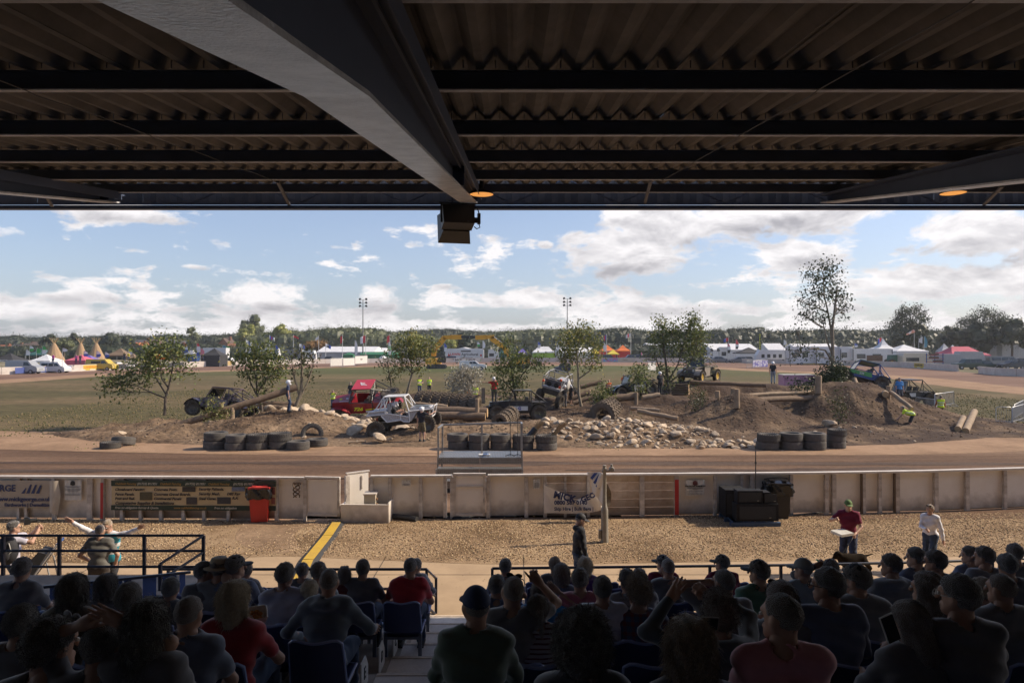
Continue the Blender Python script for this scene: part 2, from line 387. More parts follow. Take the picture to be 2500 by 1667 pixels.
def hair_mesh(kind,hm,strands=0):
 key=(kind,hm,strands>0)
 if key in _hairc:return _hairc[key]
 if kind not in _hairc:_hairc[kind]=_hair(kind)
 V,F=_hairc[kind]
 if strands:
  r=np.random.default_rng(3);f=F[r.integers(0,len(F),strands)];p=V[f].mean(1)
  nrm=np.cross(V[f[:,1]]-V[f[:,0]],V[f[:,2]]-V[f[:,0]]);nrm/=np.linalg.norm(nrm,axis=1)[:,None]+1e-9
  out=p-np.array([0,-.02,.0]);out/=np.linalg.norm(out,axis=1)[:,None]
  nrm=np.where((nrm*out).sum(1)[:,None]<0,-nrm,nrm)
  ln={'curly':.035,'messy':.032,'long':.03,'bob':.03,'pony':.022}.get(kind,.013)
  flow=np.tile([0,-.3,-1.0],(strands,1))if kind in('long','pony','bob')else r.normal(0,.6,(strands,3))+[0,-.2,.1]
  d=nrm*.55+flow*.6+r.normal(0,.25,(strands,3));d/=np.linalg.norm(d,axis=1)[:,None]
  side=np.cross(d,r.normal(0,1,(strands,3)));side/=np.linalg.norm(side,axis=1)[:,None]+1e-9
  L_=ln*r.uniform(.5,1.3,(strands,1));w=.0015
  a=p-nrm*.002;m_=a+d*L_*.55+nrm*.002;e=a+d*L_+np.array([0,0,-.25])*L_
  SV=np.stack([a-side*w,a+side*w,m_+side*w*.7,m_-side*w*.7,e+side*w*.2,e-side*w*.2],1).reshape(-1,3)
  k=np.arange(strands)[:,None]*6+len(V)
  SF=np.concatenate([k+[0,1,2,3],k+[3,2,4,5]]);V=np.concatenate([V,SV]);F=np.concatenate([F,SF])
 me=npmesh('hair',V,F,[HM[hm]]);_hairc[key]=me;return me
def _capm():
 def f(X,Y,Z):
  D=ellip(X,Y,Z,(0,-.012,.032),(.084,.102,.098));D=np.maximum(D,(.028+.06*(Y))-Z)
  br=np.maximum(ellip(X,Y,Z,(0,.085,.034),(.075,.095,.5)),np.abs(Z-.034+(Y-.06)*.16+X*X*3.0)-.0055)
  br=np.maximum(br,.04-Y)
  return smin(D,br,.006)
 return surfnet(f,(-.12,-.14,-.02),(.12,.21,.15),.0085)
_CAPM=_capm()
def _helm():
 def f(X,Y,Z):
  D=ellip(X,Y,Z,(0,-.005,.022),(.118,.138,.128));D=smin(D,capsule(X,Y,Z,(0,.03,-.07),(0,.10,-.085),.075,.045),.03)
  vis=ellip(X,Y,Z,(0,.16,.005),(.085,.1,.042));D=-smin(-D,vis,.01)
  pk=np.maximum(ellip(X,Y,Z,(0,.12,.085),(.085,.11,.3)),np.abs(Z-.085-(Y-.08)*.1)-.006);pk=np.maximum(pk,.05-Y)
  return smin(D,pk,.008)
 return surfnet(f,(-.14,-.17,-.17),(.14,.26,.17),.011)
_HELM=_helm()
HATM={}
def hat_mesh(kind,m):
 key=(kind,m.name)
 if key in HATM:return HATM[key]
 if kind=='cap':me=npmesh('cap',*_CAPM,[m])
 elif kind=='helmet':me=npmesh('helmet',*_HELM,[m])
 elif kind=='straw':
  b=MB();b.lathe([(.16,.028),(.155,.036),(.095,.045),(.09,.10),(.075,.125),(.03,.13),(.001,.122)],(0,-.01,0),'z',m,24)
  b.lathe([(.092,.046),(.094,.075),(.09,.078)],(0,-.01,0),'z',mat('hat_band',(.03,.025,.02)),24);me=b.mesh('straw_hat',60)
 elif kind=='hood':
  me=npmesh('hood',*surfnet(lambda X,Y,Z:np.maximum(ellip(X,Y,Z,(0,-.02,.01),(.105,.125,.135)),.0+(Y-.06)),(-.13,-.17,-.16),(.13,.1,.17),.013),[m])
 elif kind=='earphones':
  b=MB();b.tube([(.085*math.cos(t),-.005,.03+.09*math.sin(t))for t in[i*math.pi/10 for i in range(11)]],.008,m,6)
  for s in(-1,1):b.ell((s*.088,-.005,0),(.018,.032,.036),m)
  me=b.mesh('ear_defenders',60)
 elif kind=='shades':
  b=MB();b.tube([(-.079,-.02,.075),(-.072,.05,.085),(0,.082,.098),(.072,.05,.085),(.079,-.02,.075)],.004,m,5)
  for s in(-1,1):b.ell((s*.034,.078,.1),(.028,.008,.018),m)
  me=b.mesh('sunglasses',60)
 elif kind=='glasses':
  b=MB()
  for s in(-1,1):
   b.tube([(s*.078,-.01,.012),(s*.077,.05,.012),(s*.06,.098,.01)],.0028,m,5)
   b.tube([(s*.033+.025*math.cos(t),.103,.006+.018*math.sin(t))for t in[i*math.pi/5 for i in range(11)]],.0025,m,5)
  me=b.mesh('glasses',60)
 HATM[key]=me;return me
def ik(a,b,l1,l2,pole):
 a,b,pole=Vector(a),Vector(b),Vector(pole);d=b-a;L=d.length
 if L>(l1+l2)*.995:b=a+d*((l1+l2)*.995/L);d=b-a;L=d.length
 x=(l1*l1-l2*l2+L*L)/(2*L);h=math.sqrt(max(l1*l1-x*x,0));n=d.normalized()
 p=pole-n*pole.dot(n);p.normalize();return a+n*x+p*h,b
_bodycache={}
def person(label,loc,rz=0.0,pose='sit',top=None,bottom=None,skin=0,hair=('short','dark'),hat=None,lean=.25,side=0.0,hy=0.0,hp=0.0,hr=0.0,arms=None,hands=('relax','relax'),sleeve='short',shorts=False,size=1.0,trunk=1.0,bulk=1.0,shoulder=1.0,h=.024,group=None,strands=0,legs=None,vest=None,fem=False,shoe=None,elbow=None,hip=None,twist=0.0,hs=1.0,cat='person',hood=False):
 """One figure: a continuous body, with hair, clothes and shoes as its parts. Faces +Y before rz."""
 skin=SKIN[skin];top=top or cloth('black',(.012,.012,.013));bottom=bottom or cloth('denim',(.03,.045,.08))
 root=empty('person',loc,rz,label,cat,group)
 root.scale=(size,)*3
 pel=Vector(hip or((0,0,.53)if pose=='sit' else(0,0,.93)))
 ca,sa=math.cos(lean),math.sin(lean)
 up=Vector((side,sa,ca)).normalized();fw=Vector((0,ca,-sa))
 chest=pel+up*(.30*trunk);nb=pel+up*(.30*trunk)+Vector((side*.5,sa*.8,ca+(1-ca)*.35)).normalized()*(.185*trunk)
 rt=Vector((math.cos(twist),math.sin(twist),0));sw=.165*shoulder*(.9 if fem else 1)
 head=nb+Vector((side*.3,sa*.55+.06,.93)).normalized()*.150
 sh={s:nb+rt*(s*sw)-up*.045 for s in(-1,1)}
 if arms is None:
  arms=((-.13,.42,.62),(.13,.42,.62))if pose=='sit' else((-.25,.06,.80),(.25,.06,.80))
 if legs is None:
  legs=((-.13,.45,.09),(.13,.45,.09))if pose=='sit' else((-.1,0,.09),(.1,.05,.09))
 J=[]
 for i,s in enumerate((-1,1)):
  e,w=ik(sh[s],arms[i],.285,.255,(elbow[i]if elbow else(s*.8,-.4,-.6)))
  hp_=pel+Vector((s*.085,0,-.01));k,an=ik(hp_,legs[i],.43,.42,(s*.12,1,.25))
  J.append((s,e,w,hp_,k,an))
 def torso(X,Y,Z,o,hipo=0.0):
  b_=bulk
  D=capsule(X,Y,Z,tuple(pel+Vector((-.075,0,0))),tuple(pel+Vector((.075,0,0))),.105*b_+o,.105*b_+o,.88)
  D=smin(D,capsule(X,Y,Z,tuple(pel+up*.1),tuple(chest-up*.08),.125*b_*(.86 if fem else 1)+o,.13*b_*(.88 if fem else 1)+o,.78),.07)
  cw=.075*shoulder*(.85 if fem else 1)
  D=smin(D,capsule(X,Y,Z,tuple(chest-rt*cw),tuple(chest+rt*cw),.115*b_+o,.115*b_+o,.85),.07)
  D=smin(D,capsule(X,Y,Z,tuple(sh[-1]+rt*.02),tuple(sh[1]-rt*.02),.062+o,.062+o),.06)
  for s in(-1,1):D=smin(D,capsule(X,Y,Z,tuple(nb+Vector((0,0,.012))),tuple(sh[s]),.05+o,.052+o),.04)
  return D
 lob=np.array([-.5,-.45,-.05]);hib=np.array([.5,.75,1.0])
 pts=[pel,chest,nb,head]+[q for j in J for q in j[1:]]
 P_=np.array([tuple(p)for p in pts])
 ph=(sum(map(ord,label))%100)*.1
 sm=.66 if fem else 1
 def body(X,Y,Z):
  D=torso(X,Y,Z,-.012)
  for s,e,w,hp_,k,an in J:
   D=smin(D,capsule(X,Y,Z,tuple(sh[s]),tuple(e),.047*bulk,.037*bulk),.03)
   D=smin(D,capsule(X,Y,Z,tuple(e),tuple(w),.039*bulk,.026),.015)
   D=smin(D,capsule(X,Y,Z,tuple(hp_),tuple(k),.082*bulk,.056),.03)
   c=k+(an-k)*.35
   D=smin(D,capsule(X,Y,Z,tuple(k),tuple(c),.053,.055),.02);D=smin(D,capsule(X,Y,Z,tuple(c),tuple(an),.053,.036),.02)
   D=smin(D,capsule(X,Y,Z,(an.x,an.y,.05),(an.x,an.y+.15,.035),.036,.03),.02)
  return smin(D,capsule(X,Y,Z,tuple(nb-up*.03),tuple(head+Vector((0,-.015,-.06))),.060,.054),.03)
 def bound(ps,m):a=np.array([tuple(p)for p in ps]);return a.min(0)-m,a.max(0)+m
 lo,hi=bound(pts[:3]+[q for j in J for q in j[1:]],.15*bulk+.02);lo[2]=max(lo[2],-.02)
 V,F=surfnet(body,lo,hi,h)
 Vs=[V];Fs=[F];n=len(V);mi=[np.zeros(len(F),int)]
 Hm=Matrix.Translation(head)@Matrix.Rotation(hy,4,'Z')@Matrix.Rotation(-hp,4,'X')@Matrix.Rotation(hr,4,'Y')@Matrix.Scale(hs,4)
 def xf(M,v):M=np.array(M);return v@M[:3,:3].T+M[:3,3]
 Vs.append(xf(Hm,HEAD[0]));Fs.append(HEAD[1]+n);mi.append(np.zeros(len(HEAD[1]),int));n+=len(HEAD[0])
 eb=MB()
 for s in(-1,1):eb.ell((s*.031,.082,.008),(.0105,.0105,.0085),SKIN_EYE,8,5);eb.ell((s*.031,.0885,.008),(.0055,.005,.0055),SKIN_IRIS,6,4)
 for i,(s,e,w,*_r)in enumerate(J):
  hv,hf=HANDS[hands[i]]
  y=(w-e).normalized();zax=Vector((-s*.75,-.1,.55))if y.z<.3 else Vector((-s*.2,-1,0));zax=(zax-y*zax.dot(y)).normalized();x=y.cross(zax)
  M4=Matrix((x,y,zax)).transposed().to_4x4();M4.translation=w
  hv2=hv.copy();hf2=hf
  if s<0:hv2[:,0]*=-1;hf2=hf[:,::-1]
  Vs.append(xf(M4,hv2));Fs.append(hf2+n);mi.append(np.zeros(len(hf2),int));n+=len(hv2)
 ev=np.array([tuple(Hm@Vector(q))for q in eb.v]);ef=np.array([f if len(f)==4 else[f[0],f[1],f[2],f[2]]for f in eb.f])
 body_me=npmesh('body',np.concatenate(Vs),np.concatenate(Fs),[skin],mi=np.concatenate(mi))
 link('body',body_me,root)
 eye=MB();eye.v=[tuple(q)for q in ev];eye.f=[list(f)for f in eb.f];eye.m=eb.m;eye.mats=eb.mats;eye.build('eyes',root,180)
 wa=.0065 if pose=='sit' else .005
 def folds(X,Y,Z):return wa*np.sin(30*(Z+.6*Y)+4*np.sin(9*X+ph)+ph)*np.sin(11*X+7*Z+ph)+wa*.8*np.sin(55*Z+22*X*np.sin(ph)+3*np.sin(14*Y))
 bl_=max(.045,0)
 def shirt(X,Y,Z):
  D=torso(X,Y,Z,.012)
  for s,e,w,hp_,k,an in J:
   t=.62 if sleeve=='short' else 1.0
   D=smin(D,capsule(X,Y,Z,tuple(sh[s]),tuple(sh[s]+(e-sh[s])*t),.062*bulk,(.058 if t<1 else .050)*bulk),.03)
   if sleeve=='long':D=smin(D,capsule(X,Y,Z,tuple(e),tuple(e+(w-e)*.95),.050*bulk,.035),.015)
  if hood:D=smin(D,ellip(X,Y,Z,tuple(nb+Vector((0,-.075,.0))),(.12,.065,.055)),.03)
  D=np.maximum(D,(pel.z-.10)-Z-(0 if pose=='sit' else .0))
  neckcut=capsule(X,Y,Z,tuple(nb+Vector((0,.0,.02))),tuple(nb+Vector((0,.02,.16))),.068,.075)
  D=np.maximum(D,-neckcut)
  return D+folds(X,Y,Z)
 sp=[pel,chest,nb]+[sh[-1],sh[1]]+([j[1]for j in J]if sleeve!='none' else[])+([j[2]for j in J]if sleeve=='long' else[])
 lo,hi=bound(sp,.16*bulk);V,F=surfnet(shirt,lo,hi,h);link('shirt',npmesh('shirt',V,F,[top]),root)
 if vest is not None:
  def vs(X,Y,Z):
   D=torso(X,Y,Z,.026);D=np.maximum(D,pel.z-.06-Z);D=np.maximum(D,Z-nb.z-.012);return np.maximum(D,np.abs(X)-.225*shoulder)
  lo,hi=bound([pel,chest,nb,sh[-1],sh[1]],.18*bulk);V,F=surfnet(vs,lo,hi,h)
  zc=V[F].mean(1)[:,2];tz=(zc-pel.z)/(nb.z-pel.z)
  m2=((np.abs(tz-.28)<.07)|(np.abs(tz-.58)<.07)).astype(int)
  link('vest',npmesh('vest',V,F,[vest,mat('reflective_tape',(.55,.56,.55),.3)],mi=m2),root)
 def trous(X,Y,Z):
  D=capsule(X,Y,Z,tuple(pel+Vector((-.07,0,0))),tuple(pel+Vector((.07,0,0))),.118*bulk,.118*bulk,.9)
  for s,e,w,hp_,k,an in J:
   k2=k if not shorts else hp_+(k-hp_)*.93
   D=smin(D,capsule(X,Y,Z,tuple(hp_),tuple(k2),.096*bulk,.072 if not shorts else .085),.03)
   if not shorts:D=smin(D,capsule(X,Y,Z,tuple(k),tuple(an+Vector((0,0,.0))),.068,.056),.02)
  D=np.maximum(D,Z-(pel.z+.13));return D+folds(X,Y,Z)*1.0
 lo,hi=bound([pel]+[q for j in J for q in((j[3],j[4])+(()if shorts else(j[5],)))],.14*bulk);V,F=surfnet(trous,lo,hi,h)
 link('shorts' if shorts else 'trousers',npmesh('trousers',V,F,[bottom]),root)
 sm_=shoe or mat('shoe_dark',(.03,.028,.026),.6)
 for s,e,w,hp_,k,an in J:
  b=MB();b.ell((0,.055,.0),(.048,.135,.052),sm_,12,6);b.ell((0,-.01,.035),(.043,.055,.055),sm_,10,5);b.box((0,.055,-.038),(.08,.23,.02),mat('sole',(.06,.058,.055),.7))
  b.build('shoe',root,50,loc=(an.x,an.y,an.z-.04))
 def onhead(nm,me):
  o=link(nm,me,root);o.matrix_local=Hm;return o
 if hair:onhead('hair',hair_mesh(hair[0],hair[1],strands))
 for hk in(hat or[]):onhead({'straw':'straw_hat','shades':'sunglasses','earphones':'ear_defenders'}.get(hk[0],hk[0]),hat_mesh(*hk))
 return root
# ================================================================ grandstand
STEEL=mat('navy_steel',(.085,.11,.18),.42,col2=(.10,.13,.21),nscale=3,bump=.05,bscale=14,spec=.5)
STEEL_D=mat('navy_steel_dark',(.115,.135,.185),.55,col2=(.14,.16,.21),nscale=3)
FLANGE=mat('scuffed_grey_steel',(.74,.75,.80),.30,col2=(.50,.51,.56),nscale=5,bump=.30,bscale=60,spec=.9,contrast=1.5)
ASB=mat('fibre_cement',(.27,.245,.22),.9,col2=(.15,.14,.13),nscale=1.7,bump=.15,bscale=30,detail=8,contrast=1.3)
CONC=mat('weathered_concrete',(.46,.40,.34),.85,col2=(.28,.235,.20),nscale=2.2,bump=.2,bscale=30,detail=8,contrast=1.1)
CONC_L=mat('pale_concrete',(.47,.335,.205),.85,col2=(.34,.238,.142),nscale=1.3,bump=.12,bscale=35,detail=9)
BLUEP=mat('blue_paint',(.04,.10,.32),.5,col2=(.05,.085,.24),nscale=3)
RAILM=mat('navy_rail',(.022,.028,.05),.4)
RX0,RX1=-17.0,32.0
zr=lambda d:CAMZ+1.366+.114*d
def corr_sheet(w,ylen,pitch=.25,dep=.075):
 n=int(round(w/pitch));pr=[]
 for i in range(n):
  x=i*pitch
  pr+=[(x,0),(x+pitch*.12,.0),(x+pitch*.44,dep),(x+pitch*.56,dep),(x+pitch*.88,0)]
 pr.append((n*pitch,0));b=MB();vs=[]
 for y in(0,ylen):
  for x,z in pr:vs.append((x,y,z))
  for x,z in pr:vs.append((x,y,z+.008))
 m=len(pr);fs=[]
 for i in range(m-1):
  fs.append((i,i+1,2*m+i+1,2*m+i));fs.append((m+i,3*m+i,3*m+i+1,m+i+1));fs.append((2*m+i,2*m+i+1,3*m+i+1,3*m+i))
 b.add(vs,fs,ASB);return b
roof=tag(empty('stand_roof',(0,0,0)),'dark corrugated roof of the grandstand over the spectators','roof')
slope=math.atan(.114);HPUR=.165;SP=1.8;D1=5.3
sheet_me=corr_sheet(1.0,2.02).box((1.0,1.0,.004),(.06,2.02,.006),ASB).mesh('roof_sheet')
row0=D1-3*SP
for r_ in range(0,7):
 y0=row0+r_*SP-.06
 for c_ in range(-12,12):
  x=c_*1.0
  link('roof_sheet',sheet_me,roof,(x+rnd.uniform(-.004,.004),y0,zr(y0)+HPUR+.006+(.009 if c_%2 else 0)+(.010 if r_%2 else 0)),(slope,0,0))
big=MB()
for(xa,w)in((RX0,5),(12,20)):
 q=corr_sheet(w,(7*SP+.1)/math.cos(slope));k=len(big.v);Mx=Matrix.Translation((xa,row0-.06,zr(row0-.06)+HPUR+.006))@Matrix.Rotation(slope,4,'X')
 big.add([Mx@Vector(p)for p in q.v],q.f,ASB)
q=corr_sheet(RX1-RX0,6.0);Mx=Matrix.Translation((RX0,row0-6.0,zr(row0-6.0)+HPUR))@Matrix.Rotation(slope,4,'X');big.add([Mx@Vector(p)for p in q.v],q.f,ASB)
tag(big.build('roof_sheeting',roof),kind='stuff')
for i in range(-6,5):
 y=D1+i*SP;b=MB();z=zr(y)
 b.box(((RX0+RX1)/2,y,z+.012),(RX1-RX0,.055,.012),FLANGE if i>=-1 else STEEL);b.box(((RX0+RX1)/2,y+.02,z+HPUR/2+.01),(RX1-RX0,.012,HPUR-.03),STEEL_D)
 b.box(((RX0+RX1)/2,y+.02,z+HPUR-.002),(RX1-RX0,.06,.008),STEEL_D)
 b.build('purlin',roof)
 if i>=-1:
  hb=MB()
  for c_ in range(-40,60):hb.cyl((c_*.25+.125,y-.05,z+HPUR+.0),(c_*.25+.125,y-.05,z+HPUR+.06),.005,STEEL_D,n=4)
  tag(hb.build('hook_bolts',roof),kind='stuff')
YF=12.9;ZFB,ZFT=ZD(513,YF),ZD(437,YF)
fb=MB();fb.box(((RX0+RX1)/2,YF+.02,ZFB+.06),(RX1-RX0,.10,.055),STEEL);fb.box(((RX0+RX1)/2,YF-.06,ZFB+.015),(RX1-RX0,.14,.03),STEEL);fb.box(((RX0+RX1)/2,YF-.02,ZFB+.115),(RX1-RX0,.05,.03),STEEL_D)
fb.build('fascia_rail',roof)
for c_ in range(-16,31):
 b=MB();vs=[]
 for k in range(9):
  dx=k*.1252;dz=.03 if k%2 else 0;vs+=[(dx,dz,ZFB+.13),(dx,dz,ZFT+.35)]
 b.add(vs,[(2*k,2*k+2,2*k+3,2*k+1)for k in range(8)],mat('fascia_sheet',(.12,.11,.105),.8,col2=(.18,.15,.13),nscale=2));b.build('fascia_panel',roof,loc=(c_*1.0,YF+.03+(.004 if c_%2 else 0),0))
for(px0,py0,px1,py1)in((678,444,706,500),(1589,441,1574,497),(2447,455,2402,500),(100,455,128,505)):
 b=MB();b.bar(P(px0,py0,D1+3*SP+.1),P(px1,py1,YF-.1),.05,.03,mat('brace_grey',(.10,.10,.12),.5));b.build('brace',roof)
for x in range(-10,12,2):
 b=MB();b.bar((x,YF-.12,ZFB+.1),(x+1,YF-.12,ZFT-.02),.045,.02,STEEL_D);b.bar((x+1,YF-.12,ZFT-.02),(x+2,YF-.12,ZFB+.1),.045,.02,STEEL_D);b.build('brace',roof)
for X in(2.35,-3.74):
 b=MB();pts=[]
 for i in range(-2,4):
  y=D1+i*SP;pts+=[(X,y-.06,zr(y)-.01),(X,y+.06,zr(y)-.01)]
  if i<3:pts.append((X+.015,y+SP/2,zr(y+SP/2)+.0))
 b.tube(pts,.0045,mat('cable_grey',(.08,.08,.09),.5),6);b.build('cable',roof)
def rafter(X,label):
 r=empty('roof_rafter',(X,0,0),label=label,cat='roof beam',group='rafters of the stand roof')
 ztop=lambda d:zr(d)-.012
 prof=[(-6,CAMZ-.9),(0,CAMZ+.47),(1.6,CAMZ+.81),(3.1,CAMZ+1.144),(12.72,CAMZ+2.66)]
 b=MB()
 for(d0,z0),(d1,z1)in zip(prof,prof[1:]):
  b.bar((0,d0,z0),(0,d1,z1),.30,.024,FLANGE,up=(0,0,1))
 b.build('bottom_flange',r)
 w=MB()
 for(d0,z0),(d1,z1)in zip(prof,prof[1:]):
  vs=[(.02*s,d,z)for s in(-1,1)for d,z in((d0,z0+.006),(d1,z1+.006),(d1,ztop(d1)-.03),(d0,ztop(d0)-.03))]
  w.add(vs,[(0,1,2,3),(7,6,5,4)],STEEL)
 w.build('web',r)
 t=MB();t.bar((.0,-6,ztop(-6)-.014),(.0,12.74,ztop(12.74)-.014),.46,.026,STEEL);t.build('top_flange',r)
 e=MB();e.bar((.235,-2,ztop(-2)-.1),(.235,12.6,ztop(12.6)-.03),.012,.14,STEEL);e.bar((.13,-2,ztop(-2)-.06),(.13,12.6,ztop(12.6)-.045),.02,.02,mat('edge_pale',(.25,.26,.30),.35));e.build('edge_angle',r)  # thin strip paler than the web beside it
 for d in(8.9,12.3):
  s_=MB();zb=np.interp(d,[p[0]for p in prof],[p[1]for p in prof]);s_.box((.1,d,(zb+ztop(d))/2),(.15,.012,max(.02,ztop(d)-zb-.06)),STEEL);s_.build('stiffener',r)
 return r
rafter(-.8,'tapering navy steel beam with a wide grey underside above the aisle')
rafter(5.9,'tapering navy steel beam under the right side of the roof')
rafter(-7.45,'tapering navy steel beam under the left end of the roof')
rafter(12.6,'tapering navy steel beam beyond the right edge of the roof view')
struct=lambda b,name,**k:tag(b.build(name,**k),kind='structure')
b=MB();b.box(((RX0+RX1)/2,-6.1,4.6),(RX1-RX0,.2,9.2),mat('stand_block',(.40,.38,.36),.9,col2=(.3,.28,.26),nscale=2));struct(b,'wall_back')
ST_T,ST_R,ST_D0=.87,.227,10.35
AX0,AX1=-1.36,-.36
CONC_A=mat('aisle_concrete',(.80,.72,.64),.85,col2=(.52,.45,.39),nscale=2.6,bump=.2,bscale=30,detail=9)  # paler copy of the terrace concrete, so the aisle reads lit
terr=tag(empty('terrace'),kind='structure')
def edge(n):return ST_D0-ST_T*n
def zrow(n):return .27+ST_R*(n+1)
for n in range(-1,18):
 yb=edge(n+1)if n<17 else-6.0
 for x0,x1 in((RX0,AX0),(AX0,AX1),(AX1,RX1)):
  b=MB();z=zrow(n);aisle=x0==AX0
  b.box(((x0+x1)/2,(edge(n)+yb-.3)/2,z/2-.25),(x1-x0-.004,edge(n)-yb+.3,z+.5),CONC_A if aisle else CONC)
  if aisle:b.box(((x0+x1)/2,edge(n)-.012,z+.003),(x1-x0-.02,.05,.008),mat('step_nosing',(.75,.62,.48),.8,col2=(.5,.4,.32),nscale=20))
  b.build('step',terr)
LET='ABCDEFGHJKLMNPRST'
WHT=mat('white_board',(.70,.68,.64),.6,col2=(.5,.48,.44),nscale=10);BLK=mat('black_print',(.015,.015,.016),.6)
for n in range(0,9):
 t=empty('row_marker',(AX0-.06,edge(n)-.30,zrow(n)+.17),rz=R(90),label='white plate lettered %s at the aisle end of its seat row'%LET[n],cat='row sign')
 b=MB();b.prism([(-.14,-.165),(.16,-.165),(.16,.0),(.05,.13),(-.14,.13)],'y',-.006,.006,WHT);b.build('plate',t)
 text_mesh('lettering',LET[n],.16,BLK,t,(0,-.009,-.02));
SEATM=mat('blue_seat_plastic',(.040,.055,.16),.35,col2=(.05,.065,.15),nscale=8,spec=.5)
SEATE=mat('seat_rim',(.30,.37,.62),.22)  # rim paler than the shell, a highlight put into its colour
def seat_meshes():
 b=MB()
 def bk(u,v):
  x=(u-.5)*.43;c=(abs(u-.5)*2)**3;z=.44+v*(.36+.035*(2*abs(u-.5))**1.5-.05*c*c);return(x*(1-.06*v),-.20-.09*v+.05*(abs(u-.5)*2)**2,z)
 b.grid(bk,10,5,SEATM);k=len(b.v)
 b.grid(lambda u,v:tuple(Vector(bk(1-u,v))+Vector((0,-.022,0))),10,5,SEATM)
 rim=[bk(0,t/4)for t in range(5)]+[bk(t/12,1)for t in range(1,13)]+[bk(1,1-t/4)for t in range(1,5)]
 b.tube([Vector(p)+Vector((0,-.011,0))for p in rim],.0125,SEATE,6);back=b.mesh('backrest',50)
 b=MB();b.grid(lambda u,v:((u-.5)*.42,-.18+v*.40,.43-.03*math.sin(math.pi*u)-.02*(v-.5)**2),6,5,SEATM)
 b.grid(lambda u,v:((.5-u)*.42,-.18+v*.40,.405-.03*math.sin(math.pi*u)-.02*(v-.5)**2),6,5,SEATM);b.tube([(-.21,-.18,.42),(-.21,.2,.42),(-.15,.225,.41),(.15,.225,.41),(.21,.2,.42),(.21,-.18,.42)],.013,SEATE,6);pan=b.mesh('seat_pan',50)
 b=MB()
 for s in(-1,1):
  b.bar((s*.20,-.16,.40),(s*.20,-.16,.0),.04,.04,STEEL_D);b.box((s*.20,-.14,.008),(.07,.12,.016),STEEL_D);b.bar((s*.20,-.18,.40),(s*.20,.12,.40),.03,.03,STEEL_D)
 b.bar((-.2,-.16,.36),(.2,-.16,.36),.035,.035,STEEL_D)
 return back,pan,b.mesh('seat_frame')
SEATS=seat_meshes()
seat_taken=[]
def seat(x,y,z,lab):
 t=empty('stadium_seat',(x,y,z),label=lab,cat='seat',group='blue plastic seats in rows')
 link('backrest',SEATS[0],t);link('seat_pan',SEATS[1],t);link('seat_frame',SEATS[2],t)
LSH=mat('lamp_shade_dark',(.03,.035,.05),.4)
def pendant(px,py,d,lab):
 c=P(px,py,d);t=empty('pendant_lamp',c,label=lab,cat='lamp')
 b=MB();b.lathe([(.02,.26),(.035,.25),(.04,.10),(.10,.07),(.19,.03),(.205,0),(.20,-.004)],(0,0,0),'z',LSH,28);b.build('shade',t,40)
 b=MB();b.lathe([(.199,.002),(.15,.012),(.08,.02),(.001,.023)],(0,0,0),'z',mat('lamp_glow',(.8,.4,.12),.5,emis=((1.0,.42,.10),.62)),24);b.build('diffuser',t,180)
 b=MB();b.cyl((0,0,.25),(0,0,zr(d)+.1-c.z),.009,STEEL_D,n=6);b.build('rod',t)
pendant(1176,475,11.6,'round pendant lamp glowing orange beside the central beam')
pendant(2327,472,11.6,'round pendant lamp glowing orange near the right end of the roof')
def loudspeaker():
 c=P(1117,507,12.55);t=empty('loudspeaker',c,rz=R(14),label='black loudspeaker box hanging from the end of the central roof beam',cat='loudspeaker')
 K=mat('speaker_black',(.022,.022,.024),.5,col2=(.03,.03,.032),nscale=20)
 q=lambda px,py:((px-1117)/FPX*12.55,(507-py)/FPX*12.55)
 b=MB();w,hh=.565,.36;Rx=Matrix.Rotation(R(-14),3,'X');b.box((0,0,-hh/2),(w,.34,hh),K,rot=Rx,taper=(1.05,1));b.build('cabinet',t)
 b=MB();b.add([tuple(Rx@Vector(p)+Vector((0,0,-hh/2)))for p in[(-.25,.17,-.20),(.25,.17,-.20),(.25,.17,.18),(-.25,.17,.18),(-.30,.52,-.30),(.32,.52,-.30),(.32,.52,.26),(-.30,.52,.26)]],[(0,1,5,4),(1,2,6,5),(2,3,7,6),(3,0,4,7),(0,3,2,1)],K);b.build('horn_flare',t)
 b=MB()
 for s in(-1,1):b.bar((s*.30,0,.07),(s*.30,0,-.28),.012,.03,K);b.cyl((s*.285,0,-.22),(s*.315,0,-.22),.02,K)
 b.bar((-.34,0,.075),(.34,0,.075),.05,.02,K);b.bar((-.2,0,.12),(.2,0,.12),.05,.015,mat('edge_pale',(.25,.26,.30),.35));b.bar((-.1,0,.06),(-.1,0,.2),.02,.02,K);b.bar((.1,0,.06),(.1,0,.2),.02,.02,K);b.build('bracket',t)
 b=MB();b.box((.42,.1,-.17),(.05,.08,.20),K);b.bar((.30,.1,-.2),(.42,.1,-.2),.03,.1,K);b.tube([(.36,.1,.05),(.40,.1,-.0),(.42,.1,-.06)],.012,K);b.tube([(.42,.1,-.26),(.44,.1,-.33),(.38,.1,-.36),(.33,.1,-.32)],.01,K);b.build('amplifier_box',t)
 text_mesh('logo','N',.05,mat('logo_grey',(.2,.2,.2),.6),t,(.17,-.2,-.29))
loudspeaker()
def railing(paths,posts,lab,r=.024):
 o=paths[0][0];t=empty('railing',(o[0],o[1],0),label=lab,cat='railing');O=Vector((o[0],o[1],0))
 for p in paths:
  b=MB();b.tube([Vector(q)-O for q in p],r,RAILM,8);b.build('rail',t,60)
 for a,c in posts:
  b=MB();b.bar(Vector(a)-O,Vector(c)-O,.045,.045,RAILM);b.build('post',t)
YR=11.55
def rz_(px,d,py):return(XD(px,d),d,ZD(py,d))
zt=ZD(1388,YR);xL0,xL1=-5.9,XD(1042,YR)
